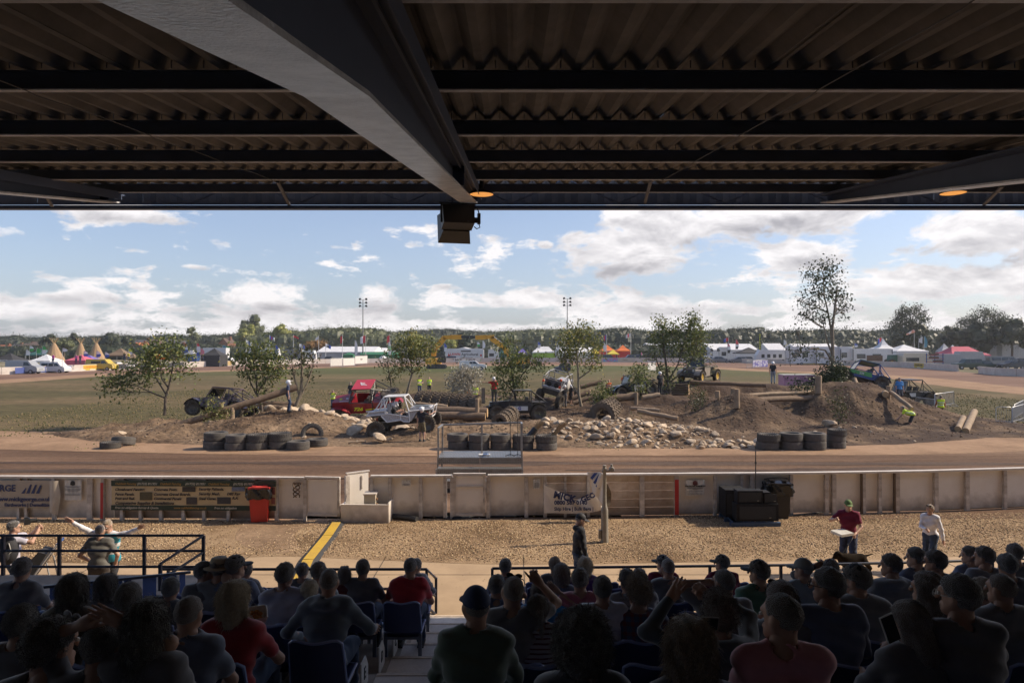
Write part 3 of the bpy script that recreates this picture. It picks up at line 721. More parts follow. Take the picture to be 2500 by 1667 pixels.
railing([[(xL0,YR,zt),(xL1,YR,zt),(XD(1063,11.95),12.0,ZD(1409,12.0))],[(xL0,YR,zt-.33),(xL1,YR,zt-.33),(XD(1063,12.0),12.0,ZD(1453,12.0))],[(xL1-.2,YR,zt-.62),(xL1,YR,zt-.62),(XD(1063,12.0),12.0,ZD(1497,12.0))]],[((xL1,YR,0),(xL1,YR,zt)),((-3.2,YR,0),(-3.2,YR,zt)),((xL0+.1,YR,0),(xL0+.1,YR,zt)),((XD(1065,12.0),12.0,0),(XD(1065,12.0),12.0,ZD(1409,12.0)))],'navy handrail in front of the left block, bent down at the aisle')
xs=[(1202,1386),(1740,1380),(1905,1378),(2250,1371),(2500,1362)]
pr=[]
d_of=lambda py:(CAMZ-zt)*FPX/(py-HZ)
pr=[(XD(x,d_of(y)),d_of(y),zt)for x,y in xs];pr.append((13.5,13.4,zt))
railing([pr,[(x,y,z-.33)for x,y,z in pr]],[((x,y,0),(x,y,z))for x,y,z in[pr[0]]+[(XD(px,d_of(py)),d_of(py),zt)for px,py in((1562,1383),(1732,1380),(1905,1378),(2074,1375),(2240,1371),(2420,1366))]],'navy handrail running in front of the right block of seats')
# ================================================================ ground
def ground_mat(name,stops,nscale,bump,bscale,yvar=None,detail=10,fine=None,rough=.95,stretch=(1,1,1),bump2=None):
 """stops: list of (pos, colour) on a large noise; fine: second darkening noise (scale, amount)."""
 m=bpy.data.materials.new(name);m.use_nodes=True;nt=m.node_tree;N=nt.nodes;L=nt.links;b=N['Principled BSDF']
 b.inputs['Roughness'].default_value=rough;b.inputs['Specular IOR Level'].default_value=.15
 tc=N.new('ShaderNodeTexCoord');mp=N.new('ShaderNodeMapping');mp.inputs['Scale'].default_value=stretch;L.new(tc.outputs['Object'],mp.inputs[0]);v=mp.outputs[0]
 n=N.new('ShaderNodeTexNoise');n.inputs['Scale'].default_value=nscale;n.inputs['Detail'].default_value=detail;n.inputs['Roughness'].default_value=.62;L.new(v,n.inputs['Vector'])
 cr=N.new('ShaderNodeValToRGB');L.new(n.outputs['Fac'],cr.inputs[0]);el=cr.color_ramp.elements
 while len(el)<len(stops):el.new(.5)
 for e,(p,c)in zip(el,stops):e.position=p;e.color=(*c,1)
 last=cr.outputs[0]
 if fine:
  n2=N.new('ShaderNodeTexNoise');n2.inputs['Scale'].default_value=fine[0];n2.inputs['Detail'].default_value=6;L.new(tc.outputs['Object'],n2.inputs['Vector'])
  mr=N.new('ShaderNodeMapRange');L.new(n2.outputs['Fac'],mr.inputs[0]);mr.inputs[1].default_value=.3;mr.inputs[2].default_value=.7;mr.inputs[3].default_value=1-fine[1];mr.inputs[4].default_value=1+fine[1]
  mx=N.new('ShaderNodeMix');mx.data_type='RGBA';mx.blend_type='MULTIPLY';mx.inputs['Factor'].default_value=1;L.new(last,mx.inputs['A']);L.new(mr.outputs[0],mx.inputs['B']);last=mx.outputs['Result']
 L.new(last,b.inputs['Base Color'])
 n3=N.new('ShaderNodeTexNoise');n3.inputs['Scale'].default_value=bscale;n3.inputs['Detail'].default_value=8;L.new(tc.outputs['Object'],n3.inputs['Vector'])
 bp=N.new('ShaderNodeBump');bp.inputs['Distance'].default_value=bump;bp.inputs['Strength'].default_value=.8;L.new(n3.outputs['Fac'],bp.inputs['Height']);L.new(bp.outputs[0],b.inputs['Normal'])
 m['bsdf']=0;return m
GRASS=ground_mat('infield_grass',[(.30,(.060,.056,.022)),(.45,(.095,.078,.036)),(.56,(.135,.100,.052)),(.70,(.175,.122,.068))],.045,.05,9,fine=(1.1,.30),stretch=(.45,1.5,1))
def far_green():
 nt=GRASS.node_tree;N=nt.nodes;L=nt.links;b=N['Principled BSDF'];old=b.inputs['Base Color'].links[0].from_socket
 tc=N.new('ShaderNodeTexCoord');s=N.new('ShaderNodeSeparateXYZ');L.new(tc.outputs['Object'],s.inputs[0])
 n=N.new('ShaderNodeTexNoise');n.inputs['Scale'].default_value=.05;n.inputs['Detail'].default_value=6;L.new(tc.outputs['Object'],n.inputs['Vector'])
 a=N.new('ShaderNodeMath');a.operation='MULTIPLY_ADD';L.new(n.outputs['Fac'],a.inputs[0]);a.inputs[1].default_value=55;L.new(s.outputs[1],a.inputs[2])
 mr=N.new('ShaderNodeMapRange');L.new(a.outputs[0],mr.inputs[0]);mr.inputs[1].default_value=112;mr.inputs[2].default_value=168;mr.inputs[4].default_value=.75
 mx=N.new('ShaderNodeMix');mx.data_type='RGBA';L.new(mr.outputs[0],mx.inputs['Factor']);L.new(old,mx.inputs['A']);mx.inputs['B'].default_value=(.078,.096,.032,1)
 L.new(mx.outputs['Result'],b.inputs['Base Color'])
far_green()
DIRT_N=ground_mat('track_dirt',[(.32,(.082,.049,.032)),(.5,(.145,.088,.056)),(.62,(.215,.137,.088))],.16,.035,22,fine=(5,.16),stretch=(.28,2.4,1))
DIRT_F=ground_mat('far_track_dirt',[(.3,(.12,.07,.05)),(.5,(.18,.108,.078)),(.65,(.26,.17,.12))],.05,.05,8,stretch=(.3,1.5,1))
DIRT_L=ground_mat('dry_dirt',[(.35,(.23,.145,.088)),(.6,(.33,.213,.132))],.4,.03,14,fine=(4,.12))
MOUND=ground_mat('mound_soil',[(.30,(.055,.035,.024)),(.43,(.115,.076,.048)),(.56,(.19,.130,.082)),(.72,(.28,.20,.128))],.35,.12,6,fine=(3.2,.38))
GRAVEL=ground_mat('gravel_bed',[(.36,(.20,.128,.070)),(.47,(.32,.217,.128)),(.60,(.42,.295,.178))],.5,.05,55,fine=(42,.38))
PAD=ground_mat('paddock_ground',[(.35,(.12,.11,.06)),(.6,(.26,.22,.15))],.03,.03,5)
def sheet(name,pts,z,m,sub=1):
 b=MB();b.add([(x,y,z)for x,y in pts],[tuple(range(len(pts)))],m);return struct(b,name)
sheet('ground',[(-2500,-60),(2500,-60),(2500,4200),(-2500,4200)],0.0,PAD)
def catmull(pts,n=8):
 out=[];p=[pts[0]]+list(pts)+[pts[-1]]
 for i in range(1,len(p)-2):
  for k in range(n):
   t=k/n;out.append(tuple(.5*(2*p[i][j]+(p[i+1][j]-p[i-1][j])*t+(2*p[i-1][j]-5*p[i][j]+4*p[i+1][j]-p[i+2][j])*t*t+(3*p[i][j]-p[i-1][j]-3*p[i+1][j]+p[i+2][j])*t**3)for j in range(2)))
 out.append(tuple(pts[-1]));return out
wall_c=catmull([(-105,70),(-100,92),(XD(0,109),109),(XD(283,131),131),(XD(640,163),163),(XD(900,182),182),(XD(1250,192),192),(XD(1560,190),190),(XD(1800,182),182),(XD(2000,165),165),(XD(2181,147),147),(XD(2308,127),127),(XD(2380,116),116),(XD(2500,102),102),(95,84),(96,60)])
inner_c=catmull([(-70,46),(-68,64),(XD(0,84),84),(XD(320,109),109),(XD(600,126),126),(XD(900,148),148),(XD(1250,157),157),(XD(1600,154),154),(XD(1800,128),128),(XD(2100,104),104),(XD(2300,79),79),(XD(2500,65),65),(51,50),(50,40),(44,34)])
def strip(name,c0,c1,z,m):
 n=120
 def res(c):
  c=np.array(c);s=np.r_[0,np.cumsum(np.hypot(*np.diff(c,axis=0).T))];t=np.linspace(0,s[-1],n);return np.stack([np.interp(t,s,c[:,0]),np.interp(t,s,c[:,1])],1)
 a,c=res(c0),res(c1);b=MB();vs=[(p[0],p[1],z)for p in a]+[(p[0],p[1],z)for p in c]
 b.add(vs,[(i,i+1,n+i+1,n+i)for i in range(n-1)],m);return struct(b,name)
sheet('grass',[(x,y)for x,y in inner_c]+[(40,29),(-60,29),(-68,36)],.006,GRASS)
strip('far_track',inner_c,wall_c,.010,DIRT_F)
def off(c,d0):
 c=np.array(c);t=np.gradient(c,axis=0);nrm=np.stack([-t[:,1],t[:,0]],1);nrm/=np.linalg.norm(nrm,axis=1)[:,None];return[tuple(q)for q in c+nrm*d0]
strip('dirt_edge',inner_c,off(inner_c,7.5),.014,DIRT_L)
sheet('track',[(-120,18.5),(120,18.5),(120,45),(60,36.5),(40,32.6),(22,31.0),(0,31.0),(-24,31.4),(-60,36),(-120,50)],.018,DIRT_N)
sheet('track_edge',catmull([(-60,36.2),(-40,33.4),(-26,31.2),(-12,29.4),(0,28.9),(10,29.2),(17,29.3),(24,30.6),(34,33)],6)+[(34,35),(0,35),(-60,40)],.022,DIRT_L)
DARK=ground_mat('damp_dirt',[(.4,(.075,.05,.038)),(.6,(.11,.075,.055))],.4,.03,20,fine=(7,.2),stretch=(.3,2,1))
for k,(x0,x1,y,w)in enumerate([(-26,30,27.3,.7),(-24,-10,25.4,.5),(2,34,25.6,.9),(-8,12,24.0,.35),(8,30,23.0,.5)]):
 pts=[];
 for s in(1,-1):
  xs_=np.linspace(x0,x1,26)[::s]
  pts+=[(x,y+.04*(x-x0)*(1 if k%2 else-.5)*.3+s*w*(.55+.45*math.sin(x*1.3+k)*math.sin(x*.53))*math.sin(math.pi*min(max((x-x0)/(x1-x0),.02),.98))**.5)for x in xs_]
 sheet('damp_track_patch',pts,.026+.003*k,DARK)
b=MB()
for k in range(34):
 y=20.2+k*.29+rnd.uniform(-.1,.1);ph=rnd.uniform(0,6);amp=rnd.uniform(.1,.5);x0=rnd.uniform(-26,10);x1=x0+rnd.uniform(12,34);n=60;w=rnd.uniform(.03,.06);hgt=rnd.uniform(.010,.028)
 vs=[]
 for i in range(n):
  x=x0+(x1-x0)*i/(n-1);yy=y+amp*math.sin(x*.12+ph);e=hgt*math.sin(math.pi*i/(n-1))**.4*(.6+.4*math.sin(x*3+ph))
  vs+=[(x,yy-w,.017),(x,yy,.019+e),(x,yy+w*1.4,.017)]
 b.add(vs,[(3*i,3*i+3,3*i+4,3*i+1)for i in range(n-1)]+[(3*i+1,3*i+4,3*i+5,3*i+2)for i in range(n-1)],DIRT_N)
tag(b.build('wheel_ruts',smooth=180),kind='stuff')
sheet('walkway',[(-40,11.0),(40,11.0),(40,15.45),(-40,15.45)],.010,CONC_L)
b=MB()
for x in np.arange(-15,18,3.05):b.box((x,13.2,.012),(.018,4.3,.004),mat('joint_dark',(.10,.08,.06),.9))
b.box((0,14.0,.0125),(60,.016,.004),MATS['joint_dark']);tag(b.build('walkway_joints'),kind='stuff')
ge=catmull([(-30,14.8),(-11,14.8),(-7.5,14.5),(-5.5,15.2),(-3,14.95),(0,14.65),(4,14.8),(8,15.0),(12,15.3),(30,15.8)],6)
sheet('gravel_base',[(30,20.2),(-30,20.2)]+ge,.014,GRAVEL)
sheet('bare_earth',catmull([(-7.2,18.9),(-7.0,17.6),(-6.6,16.4),(-5.6,15.5),(-4.9,15.7),(-5.4,17.0),(-5.1,17.9),(-3.4,18.4),(0,18.6),(3,18.7)],5)+[(3,19.2),(-7.2,19.2)],.018,ground_mat('bare_earth',[(.4,(.22,.145,.09)),(.6,(.30,.205,.13))],.8,.02,40,fine=(9,.2)))
def scatter(name,n,area,smin_,smax,mats,zfn,seed=1,flat=.6,accept=None,gam=1.0):
 r=np.random.default_rng(seed);x=r.uniform(area[0],area[1],n);y=r.uniform(area[2],area[3],n)
 if accept is not None:k=accept(x,y,r);x,y=x[k],y[k];n=len(x)
 s=smin_+(smax-smin_)*r.uniform(0,1,n)**(2.2*gam)
 base=np.array([(1,0,0),(0,1,0),(-1,0,0),(0,-1,0),(0,0,1),(0,0,-.6)],float)
 V=base[None]*r.uniform(.65,1.15,(n,6,1))+r.normal(0,.12,(n,6,3));V[:,:,2]*=flat
 a=r.uniform(0,6.28,n);c,s_=np.cos(a),np.sin(a);X=V[:,:,0]*c[:,None]-V[:,:,1]*s_[:,None];Y=V[:,:,0]*s_[:,None]+V[:,:,1]*c[:,None]
 V=np.stack([X,Y,V[:,:,2]],2)*s[:,None,None];V+=np.stack([x,y,zfn(x,y)+s*.18],1)[:,None]
 F=np.array([(0,1,4),(1,2,4),(2,3,4),(3,0,4),(1,0,5),(2,1,5),(3,2,5),(0,3,5)]);F=(F[None]+(np.arange(n)*6)[:,None,None]).reshape(-1,3)
 mi=np.repeat(r.integers(0,len(mats),n),8)
 return tag(link(name,npmesh(name,V.reshape(-1,3),F,mats,smooth=False,mi=mi)),kind='stuff')
PEB=[mat('pebble_a',(.48,.335,.195),.8),mat('pebble_b',(.29,.185,.09),.8),mat('pebble_c',(.66,.49,.29),.8),mat('pebble_d',(.15,.10,.065),.8)]
gx=np.array([p[0]for p in ge]);gy=np.array([p[1]for p in ge])
def acc(x,y,r):
 edge_=np.interp(x,gx,gy);d=np.clip((y-edge_)/.5,0,1)
 bare=np.clip(1-np.hypot((x+6.6)/1.9,(y-17.2)/2.0),0,1)*1.6+np.clip((y-18.15)/.4,0,1)*(x<4)
 return(r.uniform(0,1,len(x))<d*(1-np.clip(bare,0,.93)))&(y<18.75+.03*np.maximum(x,0))
scatter('gravel',90000,(-15.5,15.5,14.6,19.3),.010,.030,PEB,lambda x,y:x*0+.015,3,accept=acc)
scatter('loose_stones',1500,(-12,12,12.2,15.4),.004,.014,PEB,lambda x,y:x*0+.011,4)
# ================================================================ obstacle course terrain
MB_=[]
def mound(px,d,h,sx,sy,rot=0.0,p=2):MB_.append((XD(px,d),d,h,sx,sy,rot,p))
mound(640,36.6,.72,3.6,2.0,0,3);mound(500,36.6,.42,4.2,1.9,0,3);mound(390,37.5,.50,2.6,1.6,.2);mound(720,38.6,.95,3.4,1.9);mound(280,34.5,.25,4,2.2)
mound(850,41,.15,5,2.4);mound(1130,35.5,.50,4.2,1.3,.05,3);mound(1290,36.5,.55,2.6,1.6)
mound(1010,42,.35,4,2.2);mound(1240,43,.15,4,2.6)
mound(1500,35.6,.62,4.2,2.6,0,3);mound(1620,34.4,.42,3.4,2.1);mound(1400,39,.45,3.0,2.0)
mound(1560,44.0,.75,4.0,2.5);mound(1605,50,.95,3.8,3.0,0,3);mound(1500,50,.80,4.0,3.0)
mound(1810,40.2,1.75,2.7,2.4,.1,2);mound(1740,44,1.2,3.0,2.5);mound(1900,44.6,1.5,3.0,2.4)
mound(2070,43.0,2.15,3.5,3.2,-.1,3);mound(2000,46,1.6,4.5,3.0,0,3);mound(2190,43.6,1.25,3.0,2.0,-.2,2);mound(2330,40,.28,3.2,1.6)
mound(1700,57.5,1.62,4.0,3.4,0,4);mound(1860,57.5,1.45,4.5,2.6,0,4);mound(1780,52,.7,3,3);mound(1965,56,.9,4,3)
mound(1370,52,.65,3.4,3.0);mound(1080,62,.45,6,1.2);mound(1830,35,.12,8,1.6);mound(2050,36.5,.3,5,1.8)
def fbm(X,Y,k,o,seed):
 r=np.random.default_rng(seed);out=0*X;a=1.0
 for i in range(o):
  for _ in range(3):
   t=r.uniform(0,6.28);q=k*(X*math.cos(t)+Y*math.sin(t))+r.uniform(0,6.28);u=k*.7*(Y*math.cos(t)-X*math.sin(t))+r.uniform(0,6.28)
   out=out+a*np.sin(q+1.4*np.sin(u))/3
  k*=1.95;a*=.55
 return out
def Hf(X,Y):
 X=np.asarray(X,float);Y=np.asarray(Y,float);H=0*X-.0
 for x,y,h,sx,sy,rot,p in MB_:
  c,s=math.cos(rot),math.sin(rot);u=((X-x)*c+(Y-y)*s)/sx;v=(-(X-x)*s+(Y-y)*c)/sy
  q=(u*u+v*v)**(p/2);g=h*np.exp(-.9*q);H=np.where(g>0,np.maximum(H,g)+np.minimum(H,g)*.12,H)
 m=np.clip(H/.25,0,1)
 yf=np.interp(X,[-24,-19,-13,-2,4,10,18,24],[35.2,32.6,31.3,30.7,30.6,30.5,31.6,34]);yb=np.interp(X,[-24,-14,0,10,16,28],[40,44,56,62,63,50])
 inside=np.clip((Y-yf)/.8,0,1)*np.clip((yb-Y)/3,0,1)*np.clip((X+27)/4,0,1)*np.clip((33-X)/5,0,1)
 H=H*np.clip((Y-yf)/1.6+.15,0,1)
 return H+(fbm(X,Y,1.3,5,4)*.125+fbm(X,Y,6.0,3,9)*.045)*(m*.9+.12)*(.3+.7*inside)+.05*inside-.07*(1-inside)
def H1(x,y):return float(Hf(np.array([x]),np.array([y]))[0])
gx_=np.arange(-29,35,.16);gy_=np.concatenate([np.arange(29.6,46,.16),np.arange(46,66,.3)])
XX,YY=np.meshgrid(gx_,gy_);ZZ=Hf(XX,YY);nyy,nxx=XX.shape;ii=np.arange(nyy*nxx).reshape(nyy,nxx)
Ft=np.stack([ii[:-1,:-1],ii[:-1,1:],ii[1:,1:],ii[1:,:-1]],-1).reshape(-1,4)
def darken_soil():  # mixes in darker soil towards the right and the back
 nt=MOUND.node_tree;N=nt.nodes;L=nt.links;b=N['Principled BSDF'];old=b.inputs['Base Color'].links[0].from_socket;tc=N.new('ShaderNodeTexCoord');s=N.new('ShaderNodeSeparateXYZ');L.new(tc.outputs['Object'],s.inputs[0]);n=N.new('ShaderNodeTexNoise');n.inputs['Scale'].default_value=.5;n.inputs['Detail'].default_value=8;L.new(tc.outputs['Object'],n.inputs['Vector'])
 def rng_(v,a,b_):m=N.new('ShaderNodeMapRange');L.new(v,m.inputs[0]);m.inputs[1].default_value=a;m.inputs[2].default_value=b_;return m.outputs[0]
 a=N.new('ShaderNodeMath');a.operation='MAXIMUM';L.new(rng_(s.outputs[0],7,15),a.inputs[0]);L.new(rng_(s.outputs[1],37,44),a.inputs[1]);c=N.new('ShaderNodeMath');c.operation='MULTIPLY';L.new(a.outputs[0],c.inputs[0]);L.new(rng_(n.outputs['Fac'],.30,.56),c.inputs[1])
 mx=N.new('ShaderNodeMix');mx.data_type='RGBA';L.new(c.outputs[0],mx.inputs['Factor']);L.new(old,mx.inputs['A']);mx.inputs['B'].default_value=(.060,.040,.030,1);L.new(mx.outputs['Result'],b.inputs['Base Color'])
darken_soil()
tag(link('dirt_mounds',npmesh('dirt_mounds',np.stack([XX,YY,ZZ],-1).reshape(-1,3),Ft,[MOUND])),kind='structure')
def accm(x,y,r):
 h=Hf(x,y);return(h>.06)&(r.uniform(0,1,len(x))<.35+.65*np.clip(h,0,1))
scatter('soil_clods',26000,(-27,30,30.2,47),.015,.085,[mat('clod_a',(.11,.072,.048),.95),mat('clod_b',(.18,.12,.08),.95),mat('clod_c',(.10,.065,.045),.95),mat('clod_d',(.27,.20,.135),.95)],Hf,6,flat=.8,accept=accm,gam=1.7)
# ================================================================ near fence
PANEL=mat('dirty_white_panel',(.80,.75,.68),.6,col2=(.70,.63,.55),nscale=1.4,bump=.05,bscale=14,detail=9)
PANEL2=mat('grimy_white_panel',(.56,.49,.43),.7,col2=(.36,.29,.235),nscale=2.3,bump=.06,bscale=14,detail=9,contrast=1.2)
def stain(m,h0=.0,h1=.42):
 nt=m.node_tree;N=nt.nodes;L=nt.links;b=N['Principled BSDF'];old=b.inputs['Base Color'].links[0].from_socket
 tc=N.new('ShaderNodeNewGeometry');s=N.new('ShaderNodeSeparateXYZ');L.new(tc.outputs['Position'],s.inputs[0]);n=N.new('ShaderNodeTexNoise');n.inputs['Scale'].default_value=5;n.inputs['Detail'].default_value=8;L.new(tc.outputs['Position'],n.inputs['Vector'])
 a=N.new('ShaderNodeMath');a.operation='MULTIPLY_ADD';L.new(n.outputs['Fac'],a.inputs[0]);a.inputs[1].default_value=-.5;L.new(s.outputs[2],a.inputs[2])
 mr=N.new('ShaderNodeMapRange');L.new(a.outputs[0],mr.inputs[0]);mr.inputs[1].default_value=h0-.25;mr.inputs[2].default_value=h1-.2;mr.inputs[3].default_value=.75;mr.inputs[4].default_value=0
 mx=N.new('ShaderNodeMix');mx.data_type='RGBA';L.new(mr.outputs[0],mx.inputs['Factor']);L.new(old,mx.inputs['A']);mx.inputs['B'].default_value=(.16,.115,.08,1);L.new(mx.outputs['Result'],b.inputs['Base Color'])
stain(PANEL);stain(PANEL2,.1,.6)
POSTM=mat('worn_white_post',(.74,.69,.63),.65,col2=(.25,.19,.14),nscale=3.5,bump=.1,bscale=25,detail=8)
CAPM=mat('cap_rail_white',(.68,.63,.57),.6,col2=(.48,.42,.36),nscale=3,detail=8)
FX=[(-300,1158),(0,1160),(300,1161),(600,1162),(750,1163),(905,1159),(1105,1158),(1185,1157),(1300,1156),(1600,1154),(1990,1151),(2250,1147),(2500,1140),(2700,1133),(3000,1120)]
FH=1.2
def fpt(px):
 py=np.interp(px,[a for a,_ in FX],[c for _,c in FX]);g=G(px,py,FH);return Vector((g.x,g.y,0))
fence=empty('trackside_fence',fpt(1250),label='long white panelled trackside fence with battered posts between gravel and track',cat='fence');FO=fpt(1250)
def loc(px,dz=0.0,back=0.0):
 p=fpt(px)-FO;t=(fpt(px+8)-fpt(px-8)).normalized();n=Vector((-t.y,t.x,0));return p+n*back+Vector((0,0,dz))
def panel(x0,x1,m=PANEL,z0=.06,z1=FH-.03,name='panel',back=.06):
 a,c=loc(x0+.6,0,back),loc(x1-.6,0,back);b=MB();d=c-a;b.bar(Vector((0,0,0)),Vector((d.length,0,0)),.018,z1-z0,m)
 o=b.build(name,fence,loc=(a.x,a.y,(z0+z1)/2));o.rotation_euler=(0,0,math.atan2(d.y,d.x));return o
def post(px,w=.075,h=FH-.07,m=POSTM,lean=0.0,band=None):
 a=loc(px);b=MB();b.box((0,-.01,h/2),(w,.10,h),m,rot=(lean,0,rnd.uniform(-.12,.12)),taper=(1,.8));b.build('post',fence,loc=a)
 if band:b=MB();b.box((0,-.066,h*.48),(w*.9,.008,h*.85),band);b.build('red_band',fence,loc=a)
RED=mat('red_paint',(.42,.02,.02),.5)
posts=[-260,-140,-40,48,66,133,221,252,300,345,395,450,500,560,620,676,745]
solid=[(-340,-260),(-260,-140),(-140,-40),(-40,48),(66,133),(133,221),(221,252),(252,276),(276,395),(395,500),(500,620),(620,678),(678,743)]
for a,c in solid:panel(a,c,PANEL if c<300 or a>600 else PANEL2)
panel(48,66)
for p_ in posts:post(p_,.13 if p_==221 else(.06 if p_ in(48,66)else .08),band=RED if p_==252 else None,lean=rnd.uniform(-.03,.03))
for a,c in((907,952),(952,1027),(1027,1088)):panel(a,c)
for p_ in(907,952,1027,1087,1103):post(p_,.085)
for a,c in((1193,1285),(1285,1330)):panel(a,c)
for p_,w in((1192,.10),(1285,.10),(1331,.09),(1380,.07),(1436,.08),(1567,.12)):post(p_,w)
post(1651,.12,band=RED)
PLK=mat('whitewashed_plank',(.68,.59,.50),.8,col2=(.40,.29,.21),nscale=2.6,bump=.15,bscale=30,detail=9,rand=.25);stain(PLK,.1,.75)
for a,c in((1333,1436),(1436,1567),(1567,1650)):
 for k in range(5):
  z0=.04+k*.225;panel(a,c,PLK,z0,z0+.215,'plank',back=.05+rnd.uniform(-.006,.006))
b_=[1655,1745,1810,1834,1931,2017,2035,2108,2147,2190,2284,2360,2452,2560,2680,2800,2950]
for a,c in zip(b_,b_[1:]):panel(a,c)
for p_ in b_[1:]:post(p_,.11 if p_ in(2017,2035,2190,2284,2360)else .085)
for p_ in(2103,2183):post(p_,.035,m=mat('old_timber',(.14,.095,.06),.8))
caps=[(-340,600),(600,680),(905,1104),(1191,1330),(1330,1652),(1652,1990),(1990,2260),(2260,2500),(2500,2700),(2700,2990)]
for a,c in caps:
 st=np.linspace(a,c,max(2,int((c-a)/90)+1))
 for u,v in zip(st,st[1:]):
  b=MB();b.bar(loc(u,FH-.035,.01),loc(v,FH-.035,.01),.16,.05,CAPM);b.build('cap_rail',fence)
def leaf(p0,p1,z0,z1,nm,lab,mid=None):
 a,c=Vector(p0),Vector(p1);d=c-a;t=empty('track_gate',(a.x,a.y,0),math.atan2(d.y,d.x),label=lab,cat='gate');L_=d.length
 b=MB();b.box((L_/2,0,(z0+z1)/2),(L_-.1,.016,z1-z0-.1),PANEL);b.build('sheet',t)
 for nm_,cc,dd in(('stile',(.035,-.01,(z0+z1)/2),(.07,.05,z1-z0)),('stile',(L_-.035,-.01,(z0+z1)/2),(.07,.05,z1-z0)),('top_rail',(L_/2,-.012,z1+.015),(L_,.09,.05)),('bottom_rail',(L_/2,-.012,z0+.035),(L_-.14,.05,.06))):
  b=MB();b.box(cc,dd,POSTM if nm_=='stile' else CAPM);b.build(nm_,t)
 if mid:b=MB();b.box((L_/2,-.012,mid),(L_-.14,.05,.045),CAPM);b.build('middle_rail',t)
 return t
leaf(fpt(745),(XD(831,18.15),18.15,0),.16,1.17,'gate','white angled gate leaf left of the gap in the trackside fence')
leaf(fpt(1107),fpt(1186)+Vector((0,-.05,0)),.08,1.2,'gate','white gate with a cross rail in the trackside fence, right of the cable drum',mid=.88)
b=MB();b.bar(Vector((0,0,0)),fpt(745)-fpt(680),.14,.05,CAPM);b.build('cap_rail',fence,loc=fpt(680)-FO+Vector((0,0,FH-.035)))
g1,g2=Vector((XD(843,18.5),18.5,0)),Vector((XD(877,18.75),18.75,0));t=empty('narrow_gate',g1,math.atan2(g2.y-g1.y,g2.x-g1.x),label='narrow white door standing open in the gap of the fence',cat='gate')
b=MB();b.box((.37,0,.62),(.62,.03,1.2),PANEL);b.build('sheet',t);b=MB();b.box((.05,-.02,.6),(.12,.08,1.14),POSTM);b.build('post',t)
b=MB();b.box((.37,0,1.235),(.68,.07,.03),CAPM);b.build('top_rail',t);b=MB();b.box((.48,-.03,.95),(.03,.025,.36),POSTM);b.build('handle',t)
e0,e1=G(833,1277),G(948,1278);t=empty('white_box_enclosure',e0,math.atan2(e1.y-e0.y,e1.x-e0.x),label='low open white box standing on the gravel in the gap of the fence',cat='enclosure')
L_=(e1-e0).length;hh=ZD(1232,e0.y)
for nm_,cc,dd in(('front_board',(L_/2,0,hh/2),(L_,.03,hh)),('side_board',(.0,.47,hh/2),(.03,.92,hh)),('side_board',(L_,.47,hh/2+.03),(.03,.92,hh+.06)),('top_edge',(L_/2,.0,hh+.012),(L_+.04,.05,.02))):
 b=MB();b.box(cc,dd,PANEL);b.build(nm_,t)
c0=G(905,1256);t=empty('meter_cupboard',(c0.x,18.32,0),0,label='small cream meter cupboard with a padlocked side behind the white box',cat='cupboard')
CRM=mat('cream_metal',(.52,.46,.36),.5,col2=(.42,.36,.27),nscale=6)
b=MB();b.box((.14,0,.52),(.30,.3,.42),CRM);b.build('case',t);b=MB();b.box((.14,0,.745),(.34,.36,.03),CAPM);b.build('lid',t);b=MB();b.box((.14,0,.155),(.1,.1,.31),POSTM);b.build('leg',t)
for k in range(2):b=MB();b.box((.315,-.05,.46+k*.14),(.05,.06,.05),mat('tan_padlock',(.30,.18,.10),.6));b.build('padlock',t)
t=empty('cable_bundle',fpt(727)+Vector((0,-.08,.86)),label='tangled brown bundle hanging on the fence right of the red bin',cat='bundle')
b=MB();W_=mat('bundle_brown',(.12,.08,.055),.9,col2=(.24,.17,.11),nscale=30)
for k in range(7):b.tube([(.09*math.sin(k*2.1+i*.9),-.02-.012*(k%3),.16-i*.05)for i in range(8)],.018,W_,5)
b.box((0,0,.17),(.2,.05,.06),W_);b.build('bundle',t,60)
HOSE=mat('black_rubber',(.02,.02,.021),.6,col2=(.035,.034,.033),nscale=12)
def ground_line(name,pts,r,lab,cat,m=HOSE,n=7,z=.03):
 P0=G(*pts[0]);t=MB();cc=[]
 for i,p in enumerate(pts):g=G(*p[:2],0)if len(p)==2 else P(*p[:3]);cc.append(Vector((g.x,g.y,max(g.z,0)+z+r))-Vector((P0.x,P0.y,0)))
 o=t.tube(cc,r,m,n).build(name,None,60,loc=(P0.x,P0.y,0));return tag(o,lab,cat)
ground_line('drain_hose',[(953,1266),(975,1268),(1000,1271),(1018,1274)],.075,'thick black ribbed hose lying beside the white box','hose',n=12,z=0)
ground_line('power_cable',[(957,1216,19.0),(975,1240,18.9),(992,1256),(1030,1260),(1080,1263),(1110,1268),(1150,1262),(1190,1258),(1240,1259),(1330,1257),(1420,1255),(1520,1256),(1620,1257),(1760,1256)],.026,'black power cable running along the foot of the fence','cable',z=.01)
ground_line('power_cable',[(1000,1259),(1060,1262),(1100,1271),(1128,1269),(1165,1260),(1200,1264),(1260,1262)],.02,'thinner black cable looping on the gravel beside the drain hose','cable',z=.01)
ground_line('power_cable',[(1920,1262),(2000,1254),(2060,1250),(2160,1248),(2300,1246),(2500,1238)],.024,'black cable along the foot of the right part of the fence','cable',z=.01)
